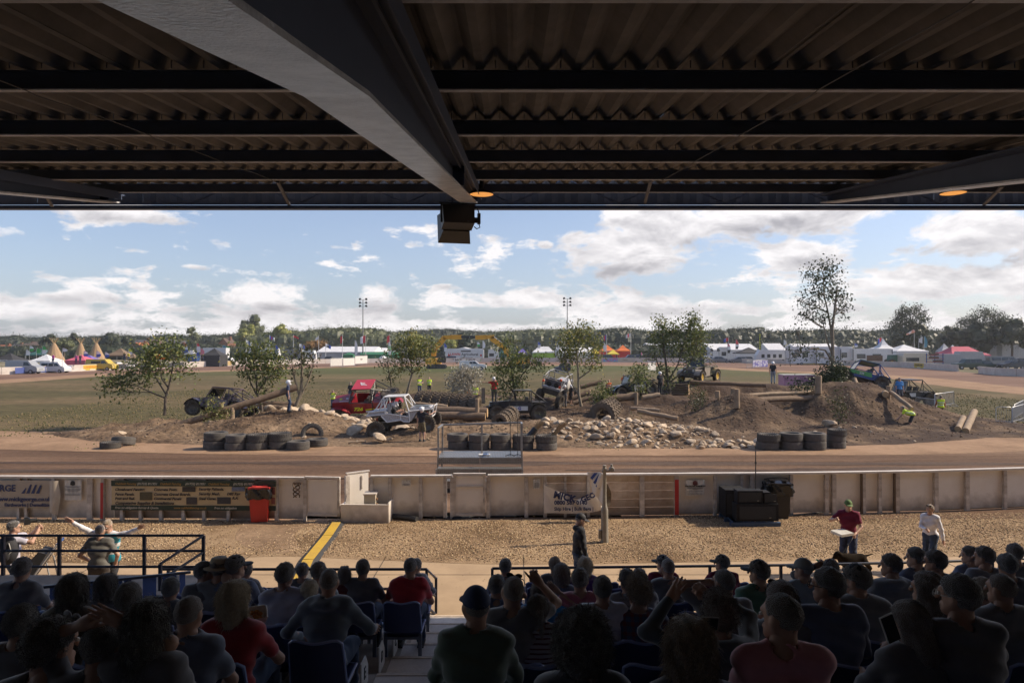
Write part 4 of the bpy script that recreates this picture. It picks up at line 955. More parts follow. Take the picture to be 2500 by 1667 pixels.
for k,(a,c)in enumerate((((822,1279),(800,1312)),((800,1312),(752,1372)),((752,1372),(730,1420)))):
 A,C=G(*a),G(*c);t=empty('cable_ramp',A,math.atan2(C.y-A.y,C.x-A.x),label=['yellow cable ramp section nearest the fence','long middle section of the yellow cable ramp','yellow cable ramp section nearest the seats'][k],cat='cable ramp')
 l=(C-A).length-.01;b=MB();b.prism([(-.25,0),(.25,0),(.12,.055),(-.12,.055)],'x',0,l,mat('ramp_rubber',(.035,.035,.037),.8,col2=(.055,.053,.05),nscale=20));b.build('base',t)
 b=MB();b.box((l/2,0,.060),(l-.02,.225,.01),mat('ramp_yellow',(.62,.40,.04),.55,col2=(.50,.31,.05),nscale=8));b.build('lid',t)
def board(px,pz,w,h,name,lab,cat,m,back=-.075,bow=.0,group=None):
 p=fpt(px);tdir=(fpt(px+8)-fpt(px-8)).normalized();n=Vector((-tdir.y,tdir.x,0));t=empty(name,p+n*back+Vector((0,0,pz)),math.atan2(tdir.y,tdir.x),label=lab,cat=cat,group=group)
 b=MB();b.grid(lambda u,v:((u-.5)*w,.006*math.sin(u*23+v*3)+.004*math.sin(u*51+v*9),(v-.5)*h),40,6,m);b.build('sheet',t,180);return t
CREAM=mat('banner_cream',(.56,.44,.26),.6,col2=(.48,.37,.21),nscale=2);BGRN=mat('banner_dark_green',(.018,.035,.022),.6)
y0=fpt(470).y;W=(678-275)/FPX*y0;Hb=(1243-1171)/FPX*y0
t=board(476,ZD(1207,y0),W,Hb,'fencing_banner','wide cream and dark green fencing supplies banner behind the red bin','banner',CREAM)
for zz,hh_ in((Hb/2-.075,.15),(-Hb/2+.065,.13)):
 b=MB();b.box((0,-.014,zz),(W,.006,hh_),BGRN);b.build('dark_band',t)
INK=mat('banner_ink',(.02,.018,.022),.6);PALE=mat('banner_pale',(.5,.47,.38),.6);GOLD=mat('banner_gold',(.32,.19,.05),.6)
def tl(s,size,x,z,m,ax='LEFT',y=-.019,bold=.002,sx=1.0):return text_mesh('lettering',s,size,m,t,(x,y,z),ax=ax,bold=bold,shear=.25,sx=sx,ext=.0015)
xl=lambda px:(px-476)/FPX*y0;zl=lambda py:ZD(py,y0)-ZD(1207,y0)
for s,px,m in(('Oakfield Fencing',284,GOLD),('(01733) 811951',338,PALE),('Oakfield Fencing',394,GOLD),('(01733) 811951',456,PALE),('Oakfield Fencing',512,GOLD),('(01733) 811951',573,PALE)):tl(s,.085,xl(px),zl(1179),m)
for s,px,py in(('Closeboard Fencing.',284,1193),('Fence Panels.',284,1204.5),('Post and Rail.',284,1215),('Concrete Posts.',379,1193),('Concrete Gravel Boards.',379,1204.5),('Continental Panels',379,1215),('Security Palisade.',489,1191.5),('Security Mesh.',489,1203),('Steel Gates.',489,1214.5),('DBS Reg',558,1203),('R.A.',571,1213)):tl(s,.098,xl(px),zl(py),INK,bold=.003)
tl('Competative Supplies & Installations',.108,xl(284),zl(1226),INK,bold=.003,y=-.019)
for s,px,m in(('Free no obligation Survey & Quote.',284,PALE),('www.oakfieldfencing.co.uk',428,GOLD),('Free no obligation',527,PALE)):tl(s,.082,xl(px),zl(1237),m)
for(px,py,w,h,c)in((360,1209,30,19,(.06,.05,.025)),(465,1192,32,12,(.03,.025,.02)),(472,1220,26,17,(.035,.03,.03)),(551,1219,33,16,(.03,.028,.03)),(586,1191,32,10,(.10,.12,.17)),(671,1195,9,18,(.16,.05,.04)),(671,1219,9,16,(.16,.05,.04))):
 b=MB();b.box((xl(px),-.016,zl(py)),(w/FPX*y0,.008,h/FPX*y0),mat('banner_photo_%d'%px,c,.6,col2=tuple(v*1.8 for v in c),nscale=25));b.build('picture',t)
y1=fpt(60).y
GW=mat('banner_grey',(.40,.34,.27),.6,col2=(.33,.28,.22),nscale=3);NAVY=mat('print_navy',(.022,.035,.11),.6)
t=board(50,ZD(1204,y1),(160+40)/FPX*y1,(1240-1173)/FPX*y1,'torn_banner','grey torn skip hire banner with a blue triangle at the far left of the fence','banner',GW)
xl=lambda px:(px-50)/FPX*y1;zl=lambda py:ZD(py,y1)-ZD(1204,y1)
text_mesh('lettering','MICK GEORGE',.24,NAVY,t,(xl(44),-.015,zl(1190)),ax='RIGHT',bold=.006)
text_mesh('lettering','www.mickgeorge.co.uk',.16,NAVY,t,(xl(131),-.015,zl(1216)),ax='RIGHT',bold=.004)
text_mesh('lettering','Earthworks | Demolition',.125,NAVY,t,(xl(131),-.015,zl(1230)),ax='RIGHT',bold=.003)
b=MB()
for k in range(4):
 x0=58+k*12;b.prism([(xl(x0),zl(1202)),(xl(x0+8),zl(1202)),(xl(x0+22-12+4),zl(1179+k*1)),(xl(x0+10),zl(1179+k))]if k else[(xl(58),zl(1202)),(xl(66),zl(1202)),(xl(70),zl(1190)),(xl(69),zl(1188))],'y',-.016,-.012,NAVY)
b.build('logo',t)
b=MB();b.grid(lambda u,v:(xl(128)+u*.30*(1-.45*abs(v-.55)),-.02-.10*math.sin(u*3.14)*(1-v*.5),zl(1241)+v*.78-u*.14*(1-v)),10,14,mat('banner_back',(.50,.44,.36),.6,col2=(.40,.34,.27),nscale=4));b.build('torn_flap',t,180)
def notice(px,py,w,h,lab,lines,crest=None,head=None):
 y=fpt(px).y;t=board(px,ZD(py,y),w/FPX*y,h/FPX*y,'notice_board',lab,'notice',WHT,back=-.03);s=y/FPX
 if crest:b=MB();b.lathe([(.001,-.004),(4.6*s,-.004),(6*s,0),(4.6*s,.004),(.001,.004)],(0,-.012,(h/2-7)*s),'y',crest,14);b.box((0,-.014,(h/2-10)*s),(12*s,.006,3*s),crest);b.build('crest',t)
 if head:text_mesh('lettering',head,4.6*s,BLK,t,(0,-.012,(h/2-14.5)*s),bold=.002)
 for i,(f,z)in enumerate(lines):
  b=MB();b.box((0,-.011,(h/2-z)*s),(w*f*s,.003,.9*s),mat('small_print',(.12,.12,.13),.7));b.build('print_line',t)
notice(180,1195,42,48,'spectator warning notice beside the torn banner at the left',[(.95,15),(.7,17),(.95,21),(.9,24),(.6,27),(.95,33),(.9,36)],crest=BLK)
notice(1696,1189,46,37,'spectator warning notice right of the red striped post',[(.9,18),(.85,20),(.3,22.5),(.85,27.5),(.8,33)],crest=mat('crest_maroon',(.12,.03,.03),.6),head='SPECTATOR WARNINGS')
notice(992,1178,22,14,'small white safety notice right of the meter cupboard',[(.8,9),(.6,11.5)],head='')
notice(1310,1180,17,24,'narrow white timetable on the fence left of the planks',[(.7,10),(.7,13),(.7,16),(.7,19)],head='')
BW=mat('banner_white',(.78,.73,.66),.6,col2=(.68,.62,.55),nscale=3)
yb_=fpt(1400).y-.12
t=empty('hanging_banner',P(1400,1250,yb_),0,label='torn white skip hire banner sagging from the fence to the lamp post',cat='banner')
o=P(1400,1250,yb_)
top=[(1328,1183),(1350,1193),(1380,1207),(1405,1222),(1420,1215),(1445,1208),(1460,1200),(1470,1226)]
bot=[(1328,1252),(1350,1252),(1380,1253),(1405,1253),(1420,1253),(1445,1250),(1460,1247),(1472,1243)]
def lerp_path(pa,u):
 k=u*(len(pa)-1);i=min(int(k),len(pa)-2);f=k-i;return(pa[i][0]*(1-f)+pa[i+1][0]*f,pa[i][1]*(1-f)+pa[i+1][1]*f)
def bp_(u,v):
 a,c=lerp_path(bot,u),lerp_path(top,u);x=a[0]*(1-v)+c[0]*v;y=a[1]*(1-v)+c[1]*v
 return P(x,y,yb_-.05*math.sin(u*8)*v-.03*math.sin(u*21+v*5)-.10*u)-o
b=MB();b.grid(bp_,28,8,BW);b.build('sheet',t,180)
text_mesh('lettering','MICK',.25,NAVY,t,P(1352,1207,yb_-.09)-o,ax='LEFT',bold=.012,rot=(R(90),R(13),0));text_mesh('lettering','GEO',.20,NAVY,t,P(1436,1214,yb_-.20)-o,ax='CENTER',bold=.01,rot=(R(90),R(-24),0))
text_mesh('lettering','0800 587 0140',.155,NAVY,t,P(1353,1227,yb_-.10)-o,ax='LEFT',bold=.006,sx=.95);text_mesh('lettering','Skip Hire | Bulk Bags |',.125,NAVY,t,P(1353,1242,yb_-.10)-o,ax='LEFT',bold=.004,sx=.95)
tp=G(1476,1325)
up_=[[(1433,1152),(1450,1152),(1465,1152),(1472,1157)],[(1437,1170),(1450,1172),(1463,1175),(1472,1178)],[(1444,1188),(1455,1195),(1465,1200),(1473,1205)],[(1447,1202),(1458,1215),(1466,1226),(1474,1236)]]
def ub(u,v):
 k=v*3;i=min(int(k),2);f=k-i;a,c=lerp_path(up_[i],u),lerp_path(up_[i+1],u);return P(a[0]*(1-f)+c[0]*f,a[1]*(1-f)+c[1]*f,yb_-.25-.18*u-.03*math.sin(u*9+v*7))-o
b=MB();b.grid(ub,12,16,BW);b.build('flapping_end',t,180)
b=MB()
for(pa)in([(1441,1166),(1451,1154),(1459,1154),(1446,1171)],[(1448,1177),(1462,1157),(1466,1159),(1453,1182)],[(1454,1186),(1466,1170),(1469,1176),(1463,1194)]):
 b.add([P(x,y,yb_-.36)-o for x,y in pa]+[P(x,y,yb_-.355)-o for x,y in pa],[(0,1,2,3),(7,6,5,4)],mat('logo_blue',(.03,.07,.28),.6))
b.build('logo',t)
# ================================================================ tyres, rocks, logs, trees
RUB=mat('old_rubber',(.060,.055,.050),.85,col2=(.105,.092,.078),nscale=9,bump=.12,bscale=60,detail=7,rand=.3)
RUBM=mat('muddy_rubber',(.10,.078,.058),.95,col2=(.19,.14,.095),nscale=5,bump=.2,bscale=30,detail=8,rand=.2)
RUBD=mat('dark_rubber',(.022,.021,.020),.8,col2=(.05,.042,.035),nscale=8,bump=.1,bscale=50)
def tyre_mb(r,w,ri,m,lugs=0,lug=.03,n=36):
 b=MB();h=w/2;wa=r-ri
 b.lathe([(ri,-h*.55),(ri+wa*.25,-h*.92),(ri+wa*.6,-h),(r-.02*r,-h*.86),(r,-h*.55),(r,-h*.1),(r*.985,-h*.07),(r*.985,h*.07),(r,h*.1),(r,h*.55),(r-.02*r,h*.86),(ri+wa*.6,h),(ri+wa*.25,h*.92),(ri,h*.55),(ri+.02,0),(ri,-h*.55)],(0,0,0),'z',m,n)
 for k in range(lugs):
  a=2*math.pi*k/lugs
  for s in(-1,1):
   aa=a+(math.pi/lugs if s>0 else 0)
   Rm=Matrix.Rotation(aa,3,'Z')@Matrix.Rotation(.45*s,3,'X');b.box(Matrix.Rotation(aa,3,'Z')@Vector((r+lug*.25,0,s*h*.5)),(lug*1.3,r*2.6/lugs,h*.92),m,rot=Rm)
   b.box(Matrix.Rotation(aa,3,'Z')@Vector((r-lug*.8,0,s*(h+.004))),(lug*1.8,r*2.2/lugs,.03),m,rot=Matrix.Rotation(aa,3,'Z'))
 return b
TY=[tyre_mb(.47,.34,.27,RUB).mesh('tyre',40),tyre_mb(.49,.32,.29,RUB,30,.012).mesh('tyre',40),tyre_mb(.455,.36,.26,RUB).mesh('tyre',40)]
BIGT=tyre_mb(.80,.62,.40,RUBM,22,.05,40).mesh('tractor_tyre',40)
def stack(px,py,n,wpx,lab,levels,seed=0,z=None,tilt=0):
 g=G(px,py);rr=wpx/2*g.y/FPX;y=g.y+rr*.96;base=.0 if z is None else z
 for k in range(n):
  i=(seed+k)%3;sc_=rr/(.47,.49,.455)[i]
  t=empty('tyre',(XD(px,y)+rnd.uniform(-.03,.03),y+rnd.uniform(-.02,.02),base+.018+(k+.5)*.345*sc_),rnd.uniform(0,6),label='%s %s'%(levels[k]if n>1 else 'single',lab),cat='tyre',group='old tyres lining the course');t.scale=(sc_,)*3
  if tilt:t.rotation_euler=(tilt,0,0)
  link('rubber',TY[i],t)
LV=['lower worn tyre of','upper worn tyre of','topmost worn tyre of']
stack(271,1098,1,46,'grey tyre lying in front at the far left of the course',LV,1);stack(301,1091,1,54,'grey tyre leaning on another at the far left of the course',LV,0,tilt=-.2)
for px,py,n,w,lab in((527,1100,2,57,'leftmost stack in the left tyre row'),(578,1102,2,52,'second stack in the left tyre row'),(630,1101,2,54,'third stack in the left tyre row'),(684,1099,2,56,'fourth stack in the left tyre row')):stack(px,py,n,w,lab,LV,int(px))
stack(729,1102,1,56,'tyre lying flat at the right end of the left tyre row',LV,2);stack(776,1093,1,52,'tyre lying apart below the half buried tyre',LV,0)
for px,py,lab in((1118,1100,'stack seen through the left of the metal platform rail'),(1169,1101,'stack behind the middle post of the metal platform'),(1223,1101,'stack right of the middle post of the metal platform'),(1278,1101,'stack holding the dark wrapped cane bundle'),(1335,1102,'stack holding the bare cane bundle')):stack(px,py,2,52,lab,LV,int(px))
for px,py,n,w,lab in((1875,1101,2,55,'leftmost stack in the right tyre row'),(1931,1101,2,56,'second stack in the right tyre row'),(1988,1101,2,56,'third stack in the right tyre row'),(2042,1097,3,44,'narrow stack with a sapling in the right tyre row')):stack(px,py,n,w,lab,LV,int(px))
c=P(762,1060,34.6);t=empty('tyre',(c.x,c.y,c.z),rot=(R(84),R(8),R(14)),label='tyre standing upright half buried in the dirt mound',cat='tyre');t.scale=(1.12,)*3;link('rubber',TY[1],t)
def bigtyre(px,py,d,rz,lab,s=1.0,tilt=0.0,n=0):
 c=P(px,py,d);t=empty('tyre',c,rot=(R(90),tilt,rz),label=lab,cat='tractor tyre');t.scale=(s,)*3;link('rubber',BIGT,t)
ords=['leftmost','second from left','third from left','fourth from left','fifth from left','sixth from left','rightmost']
for k in range(7):bigtyre(1034+k*21,984+k*1.6,45.8-k*.12,R(62+k*2),'%s big muddy tyre in the half buried row behind the white buggy'%ords[k],.98)
for k in range(4):bigtyre(1487-k*4.5,1003+k*3.5,43.6-k*.75,R(-12-k*5),'%s big muddy tyre in the group of four above the rocks'%['rear','second rear','second front','front'][k],1.0)
for k in range(4):bigtyre(1246-k*8,1013+k*6,37.8-k*.42,R(-25),'%s small striped tyre in the row behind the metal platform'%['rear','second rear','second front','front'][k],.58)
def rock_meshes():
 out=[]
 for s in range(9):
  r=np.random.default_rng(40+s);n_=r.normal(0,1,(11,3));n_/=np.linalg.norm(n_,axis=1)[:,None];o=r.uniform(.42,.62,11)
  def f(X,Y,Z):
   D=-9+0*X
   for a,q in zip(n_,o):D=-smin(-D,-(X*a[0]+Y*a[1]+Z*a[2]*1.25-q),.008)
   D=np.maximum(D,np.sqrt(X*X+Y*Y+Z*Z)-.68);return D+.012*np.sin(17*X+3*np.sin(9*Y+s))*np.sin(15*Z+s)
  out.append(npmesh('rock',*surfnet(f,(-.75,)*3,(.75,)*3,.095),[mat('limestone',(.58,.465,.34),.9,col2=(.33,.245,.165),nscale=2.4,bump=.6,bscale=9,detail=9,rand=.28)]))
 return out
ROCKS=rock_meshes()
for m_ in ROCKS:m_.set_sharp_from_angle(angle=R(22))
def rock(x,y,s,lab,grp=None,sink=.42,z=None):
 o=link('rock',rnd.choice(ROCKS),None,(x,y,(H1(x,y)if z is None else z)+s*(.5-sink)),(rnd.uniform(-.5,.5),rnd.uniform(-.5,.5),rnd.uniform(0,6.28)),(s*rnd.uniform(.9,1.5),s*rnd.uniform(.8,1.1),s*rnd.uniform(.5,.8)))
 return tag(o,lab,'rock',grp)
done=[]
def put_rocks(n,region,smn,smx,lab,grp,tries=9000,gam=1.6,sep=.62):
 k=0
 for _ in range(tries):
  if k>=n:break
  u,v=rnd.random(),rnd.random();px,d=region(u,v)
  if px is None:continue
  s=smn+(smx-smn)*rnd.random()**gam;x=XD(px,d)
  if any((x-a)**2+(d-b_)**2<((s+c_)*sep)**2 for a,b_,c_ in done):continue
  done.append((x,d,s));rock(x,d,s,lab,grp);k+=1
def reg_main(u,v):
 d=31.0+5.6*v;c=1570-60*v+40*(v-.3);hw=(240-70*v)
 px=c+(u-.5)*2*hw
 if v<.35 and px<1440+150*(.35-v):return None,None
 return px,d
put_rocks(235,reg_main,.12,.46,'pale limestone boulder in the rock bed right of centre','boulders of the rock bed',gam=1.8)
put_rocks(14,lambda u,v:(1330+90*u,35.6+.9*v),.35,.7,'pale boulder at the top left of the rock bed','boulders at the top left of the rock bed')
put_rocks(9,lambda u,v:(1800+70*u,31.2+1.2*v),.25,.55,'brownish boulder at the right end of the rock bed','boulders at the right end of the rock bed')
put_rocks(26,lambda u,v:(625+190*u,39.4+1.6*v-u),.35,1.05,'rough boulder in the line left of the red truck','boulders left of the red truck',gam=1.2)
put_rocks(18,lambda u,v:(815+90*u,38.3+2.6*v),.25,.7,'pale boulder under the red truck','boulders under the red truck',gam=1.2)
put_rocks(14,lambda u,v:(860+190*u,36.9+1.2*v),.2,.55,'low pale boulder beside the white buggy','boulders beside the white buggy')
put_rocks(12,lambda u,v:(1165+90*u,45.5+2*v),.4,.8,'pale boulder behind the black open jeep','boulders behind the black open jeep')
rock(XD(925,32.6),32.6,.55,'single white boulder lying in front of the white buggy',z=.05,sink=.05);rock(XD(865,35.6),35.6,.62,'flat cream boulder left of the white buggy rear wheel',sink=.2)
rock(XD(300,34.0),34.0,.26,'small white stone behind the left pair of tyres',sink=.1);rock(XD(2025,36.6),36.6,.55,'half buried orange boulder behind the right tyre row',sink=.3)
put_rocks(40,lambda u,v:(420+1960*u,31.5+5*v),.07,.2,'small stone lying loose on the dirt','small loose stones on the dirt',sep=.4)
WOOD=mat('log_bark',(.20,.135,.085),.85,col2=(.115,.075,.048),nscale=5,bump=.4,bscale=18,detail=8);WOODE=mat('cut_wood',(.50,.33,.17),.8,col2=(.38,.24,.12),nscale=12)
WOODP=mat('pale_log',(.34,.25,.165),.85,col2=(.22,.155,.10),nscale=4,bump=.3,bscale=18)
def log(a,c,r,lab,m=WOOD,nm='log',cat='log',r1=None,grp=None):
 a,c=Vector(a),Vector(c);t=empty(nm,a,label=lab,cat=cat,group=grp);d=c-a;n=12;b=MB();pts=[d*(k/6)+Vector((0,0,.02*math.sin(k*2.1+r*90)))for k in range(7)];rr=[r+((r1 or r)-r)*k/6+.006*math.sin(k*3)for k in range(7)]
 b.tube(pts,rr,m,n);b.build('bark',t,50)
 for p,q,ra in((pts[0],pts[1],rr[0]),(pts[-1],pts[-2],rr[-1])):
  b=MB();u=(p-q).normalized();b.cyl(p-u*.002,p+u*.006,ra*.9,WOODE,n=12);b.build('cut_end',t)
 return t
log(P(436,1037,36.0),P(724,946,38.2),.165,'long sloping log resting on posts at the left of the course',r1=.185)
for px,y0_,y1_,d,r,lab in((541,984,1048,37.2,.13,'taller post carrying the long sloping log'),(552,992,1022,37.5,.11,'short post between the two posts under the long log'),(567,994,1040,36.9,.13,'right hand post standing in front of the long log'),(1800,950,992,38.6,.14,'thick post on the crest of the right mound'),(1752,955,968,40.5,.15,'low pale stump on the slope left of the thick post'),(1998,916,956,42,.19,'dark post beside the pink generator'),(2169,942,976,41.2,.13,'post beside the round log end on the right mound'),(1165,972,1012,40.0,.12,'vertical post between the tyre row and the black jeep'),(1180,946,980,44.5,.12,'post left of the man in the red shirt'),(1553,957,985,44.6,.12,'short post in front of the low black buggy'),(1438,952,975,47.5,.15,'dark post end right of the pale tree trunk'),(1790,949,962,41.5,.16,'short dark stump with a red top beside the thick post')):
 log(P(px,y1_+4,d),P(px+rnd.uniform(-1,1),y0_,d),r,lab,WOODP,'post','post')
for p in((1005,985,42.2,1092,992,42.0,.12,'pale plank like log right of the white buggy',WOODP),(1050,1002,41,1190,1008,40.6,.30,'big dark log behind the front wheel of the white buggy',WOOD),(1060,1014,40,1185,1017,39.9,.24,'lower dark log behind the metal platform',WOOD),(640,985,41.5,722,988,41.8,.17,'upper log of the pair behind the helmeted man',WOOD),(634,994,41,712,996,41.2,.17,'lower log of the pair behind the helmeted man',WOOD),(590,1002,40.5,645,984,41,.10,'brown log under the purple buggy',WOOD),(1417,945,47.8,1468,932,48,.16,'dark log pointing up beside the tree right of the silver buggy',WOOD),(1398,972,46.5,1436,957,46.8,.17,'log behind the pale tree trunk',WOOD),(1400,985,46,1450,968,46.3,.15,'dark lower log behind the pale tree trunk',WOOD),(1478,975,44.5,1556,966,44.8,.24,'thick dark curved log below the low black buggy',WOOD),(1568,971,46.2,1610,964,46.4,.18,'pale log left of the man in black',WOODP),(1540,996,41,1610,1002,40.6,.12,'thin pale log above the rock bed',WOODP),(1556,1003,39.5,1655,1022,38.8,.14,'curving pale log above the rock bed',WOODP),(1806,965,40.6,2026,955,43.4,.11,'rear log of the pair bridging the right mounds',WOODP),(1826,977,40.0,2014,970,42.6,.17,'front log of the pair bridging the right mounds',WOOD),(1684,933,54,1870,941,53,.16,'long thin log lying along the rear mound',WOOD),(2175,957,41,2226,997,38.6,.12,'log sliding down the right end of the mound',WOODP),(2158,958,43,2162,962,40.6,.19,'log pointing at the stand with a round orange end',WOODP),(2338,1048,36.2,2352,1020,38.5,.16,'shorter log of the pair lying at the far right',WOODP),(2357,1052,36,2379,1004,39.5,.18,'longer log of the pair lying at the far right',WOODP),(850,1080,32.2,893,1077,32.4,.055,'thin branch on the ground left of the white boulder',WOODP),(936,1076,32.6,957,1070,33,.06,'short stick behind the single white boulder',WOODP),(2085,925,45.3,2092,944,44.8,.16,'sawn stump below the blue buggy',WOODP)):
 log(P(*p[0:3]),P(*p[3:6]),p[6],p[7],p[8])
for k in range(5):log(P(1637+k,963-k*5.6,53.4+k*.05),P(1682,961-k*5.4,52.2),.105,'%s log of the stacked log wall under the pickup'%['bottom','second','third','fourth','top'][k])
def leafmat(n,c,c2,c3=None):
 m=bpy.data.materials.new('leaf_'+n);m.use_nodes=True;nt=m.node_tree;N=nt.nodes;L=nt.links;b=N['Principled BSDF'];b.inputs['Roughness'].default_value=.5;b.inputs['Specular IOR Level'].default_value=.4
 g=N.new('ShaderNodeNewGeometry');cr=N.new('ShaderNodeValToRGB');L.new(g.outputs['Random Per Island'],cr.inputs[0]);el=cr.color_ramp.elements
 el[0].position=0;el[0].color=(*c,1);el[1].position=.8;el[1].color=(*c2,1)
 if c3:e=el.new(.97);e.color=(*c3,1)
 L.new(cr.outputs[0],b.inputs['Base Color'])
 tr=N.new('ShaderNodeBsdfTranslucent');L.new(cr.outputs[0],tr.inputs['Color']);mx=N.new('ShaderNodeMixShader');mx.inputs[0].default_value=.30
 L.new(b.outputs[0],mx.inputs[1]);L.new(tr.outputs[0],mx.inputs[2]);L.new(mx.outputs[0],N['Material Output'].inputs['Surface']);return m
LEAF={'mid':leafmat('mid',(.055,.080,.024),(.17,.20,.06),(.28,.25,.07)),'dark':leafmat('dark',(.018,.030,.012),(.045,.062,.022)),'lime':leafmat('lime',(.065,.085,.022),(.22,.23,.065),(.36,.28,.08)),'pale':leafmat('pale',(.20,.18,.13),(.48,.45,.38)),'olive':leafmat('olive',(.04,.05,.02),(.10,.105,.04))}
BARK=mat('tree_bark',(.13,.10,.075),.9,col2=(.07,.055,.042),nscale=8,bump=.3,bscale=30);BARKP=mat('pale_bark',(.30,.25,.18),.8,col2=(.17,.13,.09),nscale=9,bump=.2,bscale=30)
def leaves(clusters,per_m2,ls,seed,clump=5,sp=1.15):
 r=np.random.default_rng(seed);VS=[]
 for(c,rx,ry,rz,dn)in clusters:
  n=max(6,int(per_m2*dn*rx*rz*4));m=n//clump+1
  u=r.normal(0,1,(m,3));u/=np.linalg.norm(u,axis=1)[:,None];q=u*r.uniform(.15,1.0,(m,1))**.45*r.uniform(.75,1.12,(m,1))
  q=np.repeat(q*[rx,ry,rz],clump,0)+r.normal(0,ls*sp,(m*clump,3));VS.append(q+np.array(c))
 C=np.concatenate(VS);n=len(C);a=r.normal(0,1,(n,3));a[:,2]-=.5;a/=np.linalg.norm(a,axis=1)[:,None];b_=np.cross(a,r.normal(0,1,(n,3)));b_/=np.linalg.norm(b_,axis=1)[:,None]
 s=(ls*r.uniform(.6,1.25,n))[:,None];nn=np.cross(a,b_)*s*.18
 V=np.stack([C-a*s*.5,C+b_*s*.30+nn,C+a*s*.55,C-b_*s*.30+nn],1).reshape(-1,3);return V,(np.arange(n)[:,None]*4+[0,1,2,3])
def bend(a,b_,k,n=5,sag=0.0):
 a,b_=Vector(a),Vector(b_);off_=Vector((rnd.uniform(-1,1),rnd.uniform(-1,1),rnd.uniform(-.5,.5)+sag))*(b_-a).length*k
 return[a.lerp(b_,t/n)+off_*math.sin(math.pi*t/n)for t in range(n+1)]
def tree(trunk,crown,d,lab,cat='tree',leaf='mid',ls=.13,dens=42,bark=BARK,r0=.09,seed=1,depth=1.0,nm='young_tree',stems=()):
 """trunk / crown in measured picture points at distance d; the crown is as deep as it is wide."""
 pts=[P(x,y,d+(o[0]if o else 0))for x,y,*o in trunk];root=empty(nm,pts[0],label=lab,cat=cat);O=pts[0];s=d/FPX;rnd.seed(seed)
 b=MB();n=len(pts);b.tube([p-O for p in pts],[r0*(1-.6*k/(n-1))for k in range(n)],bark,8)
 for st in stems:
  q=[P(x,y,d)for x,y in st];b.tube([p-O for p in q],[r0*.55*(1-.6*k/(len(q)-1))for k in range(len(q))],bark,6)
 b.build('trunk',root,60);lb=MB();cl_=[]
 tips=list(pts[1:])+[P(x,y,d)for st in stems for x,y in st[1:]]
 for(x,y,rx,ry,*o)in crown:
  dy=rnd.uniform(-1,1)*rx*s*.8*depth;c=P(x,y,d+dy);dn=o[0]if o else 1
  cl_.append((tuple(c-O),rx*s,max(rx,ry)*s*.75*depth,ry*s,dn))
  near=min(tips,key=lambda q:(q-c).length+(0 if q.z<c.z+.1 else .8));lb.tube([p-O for p in bend(near,c,.12)],[r0*.30*(1-.7*k/5)for k in range(6)],bark,5)
  for _ in range(6):
   e=c+Vector((rnd.uniform(-1,1)*rx*s,rnd.uniform(-1,1)*rx*s*depth*.7,rnd.uniform(-.9,1)*ry*s));lb.tube([p-O for p in bend(c.lerp(near,.3),e,.12,3)],[r0*.16,r0*.12,r0*.09,r0*.04],bark,4)
 lb.build('limbs',root,60);V,F=leaves(cl_,dens*3.7,ls*1.42,seed,14,1.6);link('crown',npmesh('crown',V,F,[LEAF[leaf]],smooth=False),root);return root
tree([(402,1014),(403,985),(404,970),(413,940),(420,905),(424,875)],[(292,930,38,26),(262,948,14,22,.8),(335,905,40,26),(310,958,22,10,.6),(368,872,45,34,1.2),(405,850,42,24,1.2),(440,870,26,34,.9),(380,905,34,18,.8),(430,905,20,20,.5),(345,935,30,12,.5),(455,905,14,22,.5)],38.6,'spreading young tree leaning left at the left end of the course',seed=11,r0=.085,stems=([(404,972),(370,958),(335,942),(300,938)],[(405,962),(385,930),(372,905)],[(410,945),(395,925),(390,890)]))
tree([(640,1012),(638,985),(628,965),(626,930),(618,890)],[(592,872,28,30),(628,862,38,28,1.2),(665,880,34,32,1.1),(640,905,42,26,1.1),(605,912,22,22,.8),(690,905,18,26,.6),(640,940,22,14,.5),(655,950,14,14,.4)],40.2,'bushy young tree beside the purple buggy',seed=12,stems=([(628,960),(650,925),(662,895)],[(629,968),(612,935),(600,900)]))
tree([(722,992),(734,960),(737,925),(738,890),(735,850)],[(722,862,16,20,.5),(742,880,18,22,.5),(755,905,16,26,.45),(722,905,14,22,.45),(765,880,12,14,.3),(705,880,10,12,.4)],41.5,'thin sparse tree behind the man standing on the left mound',leaf='olive',seed=13,bark=BARKP,r0=.12,stems=([(731,975),(752,930),(765,895)],[(730,965),(718,920),(712,880)]))
tree([(992,966),(1000,935),(1006,912),(1003,880),(998,850)],[(1000,836,30,24,1.1),(1040,836,26,20),(975,860,22,28),(1012,868,34,26),(1045,868,20,22,.8),(980,900,16,16,.6),(1028,900,18,16,.5),(1060,845,10,16,.5)],46.5,'young tree with yellowing leaves left of the yellow excavator',leaf='lime',seed=14,bark=BARKP,stems=([(1004,916),(1022,890),(1032,850)],[(1004,908),(985,885),(975,850)]))
tree([(955,945),(953,925),(948,900),(945,870)],[(948,878,14,18,.8),(940,895,10,14,.7),(958,905,10,16,.8),(955,925,8,12,.7)],48.5,'small dark leafed sapling behind the red truck',leaf='olive',seed=15,r0=.05)
tree([(1140,985),(1138,960),(1132,935),(1128,910)],[(1125,908,26,16,1.5),(1150,925,24,22,1.4),(1112,935,22,24,1.4),(1140,950,26,20,1.2),(1165,915,12,12,.9)],46.8,'silvery white leafed bush left of the man in the red shirt','bush','pale',seed=16,ls=.11,dens=60,r0=.04,nm='bush')
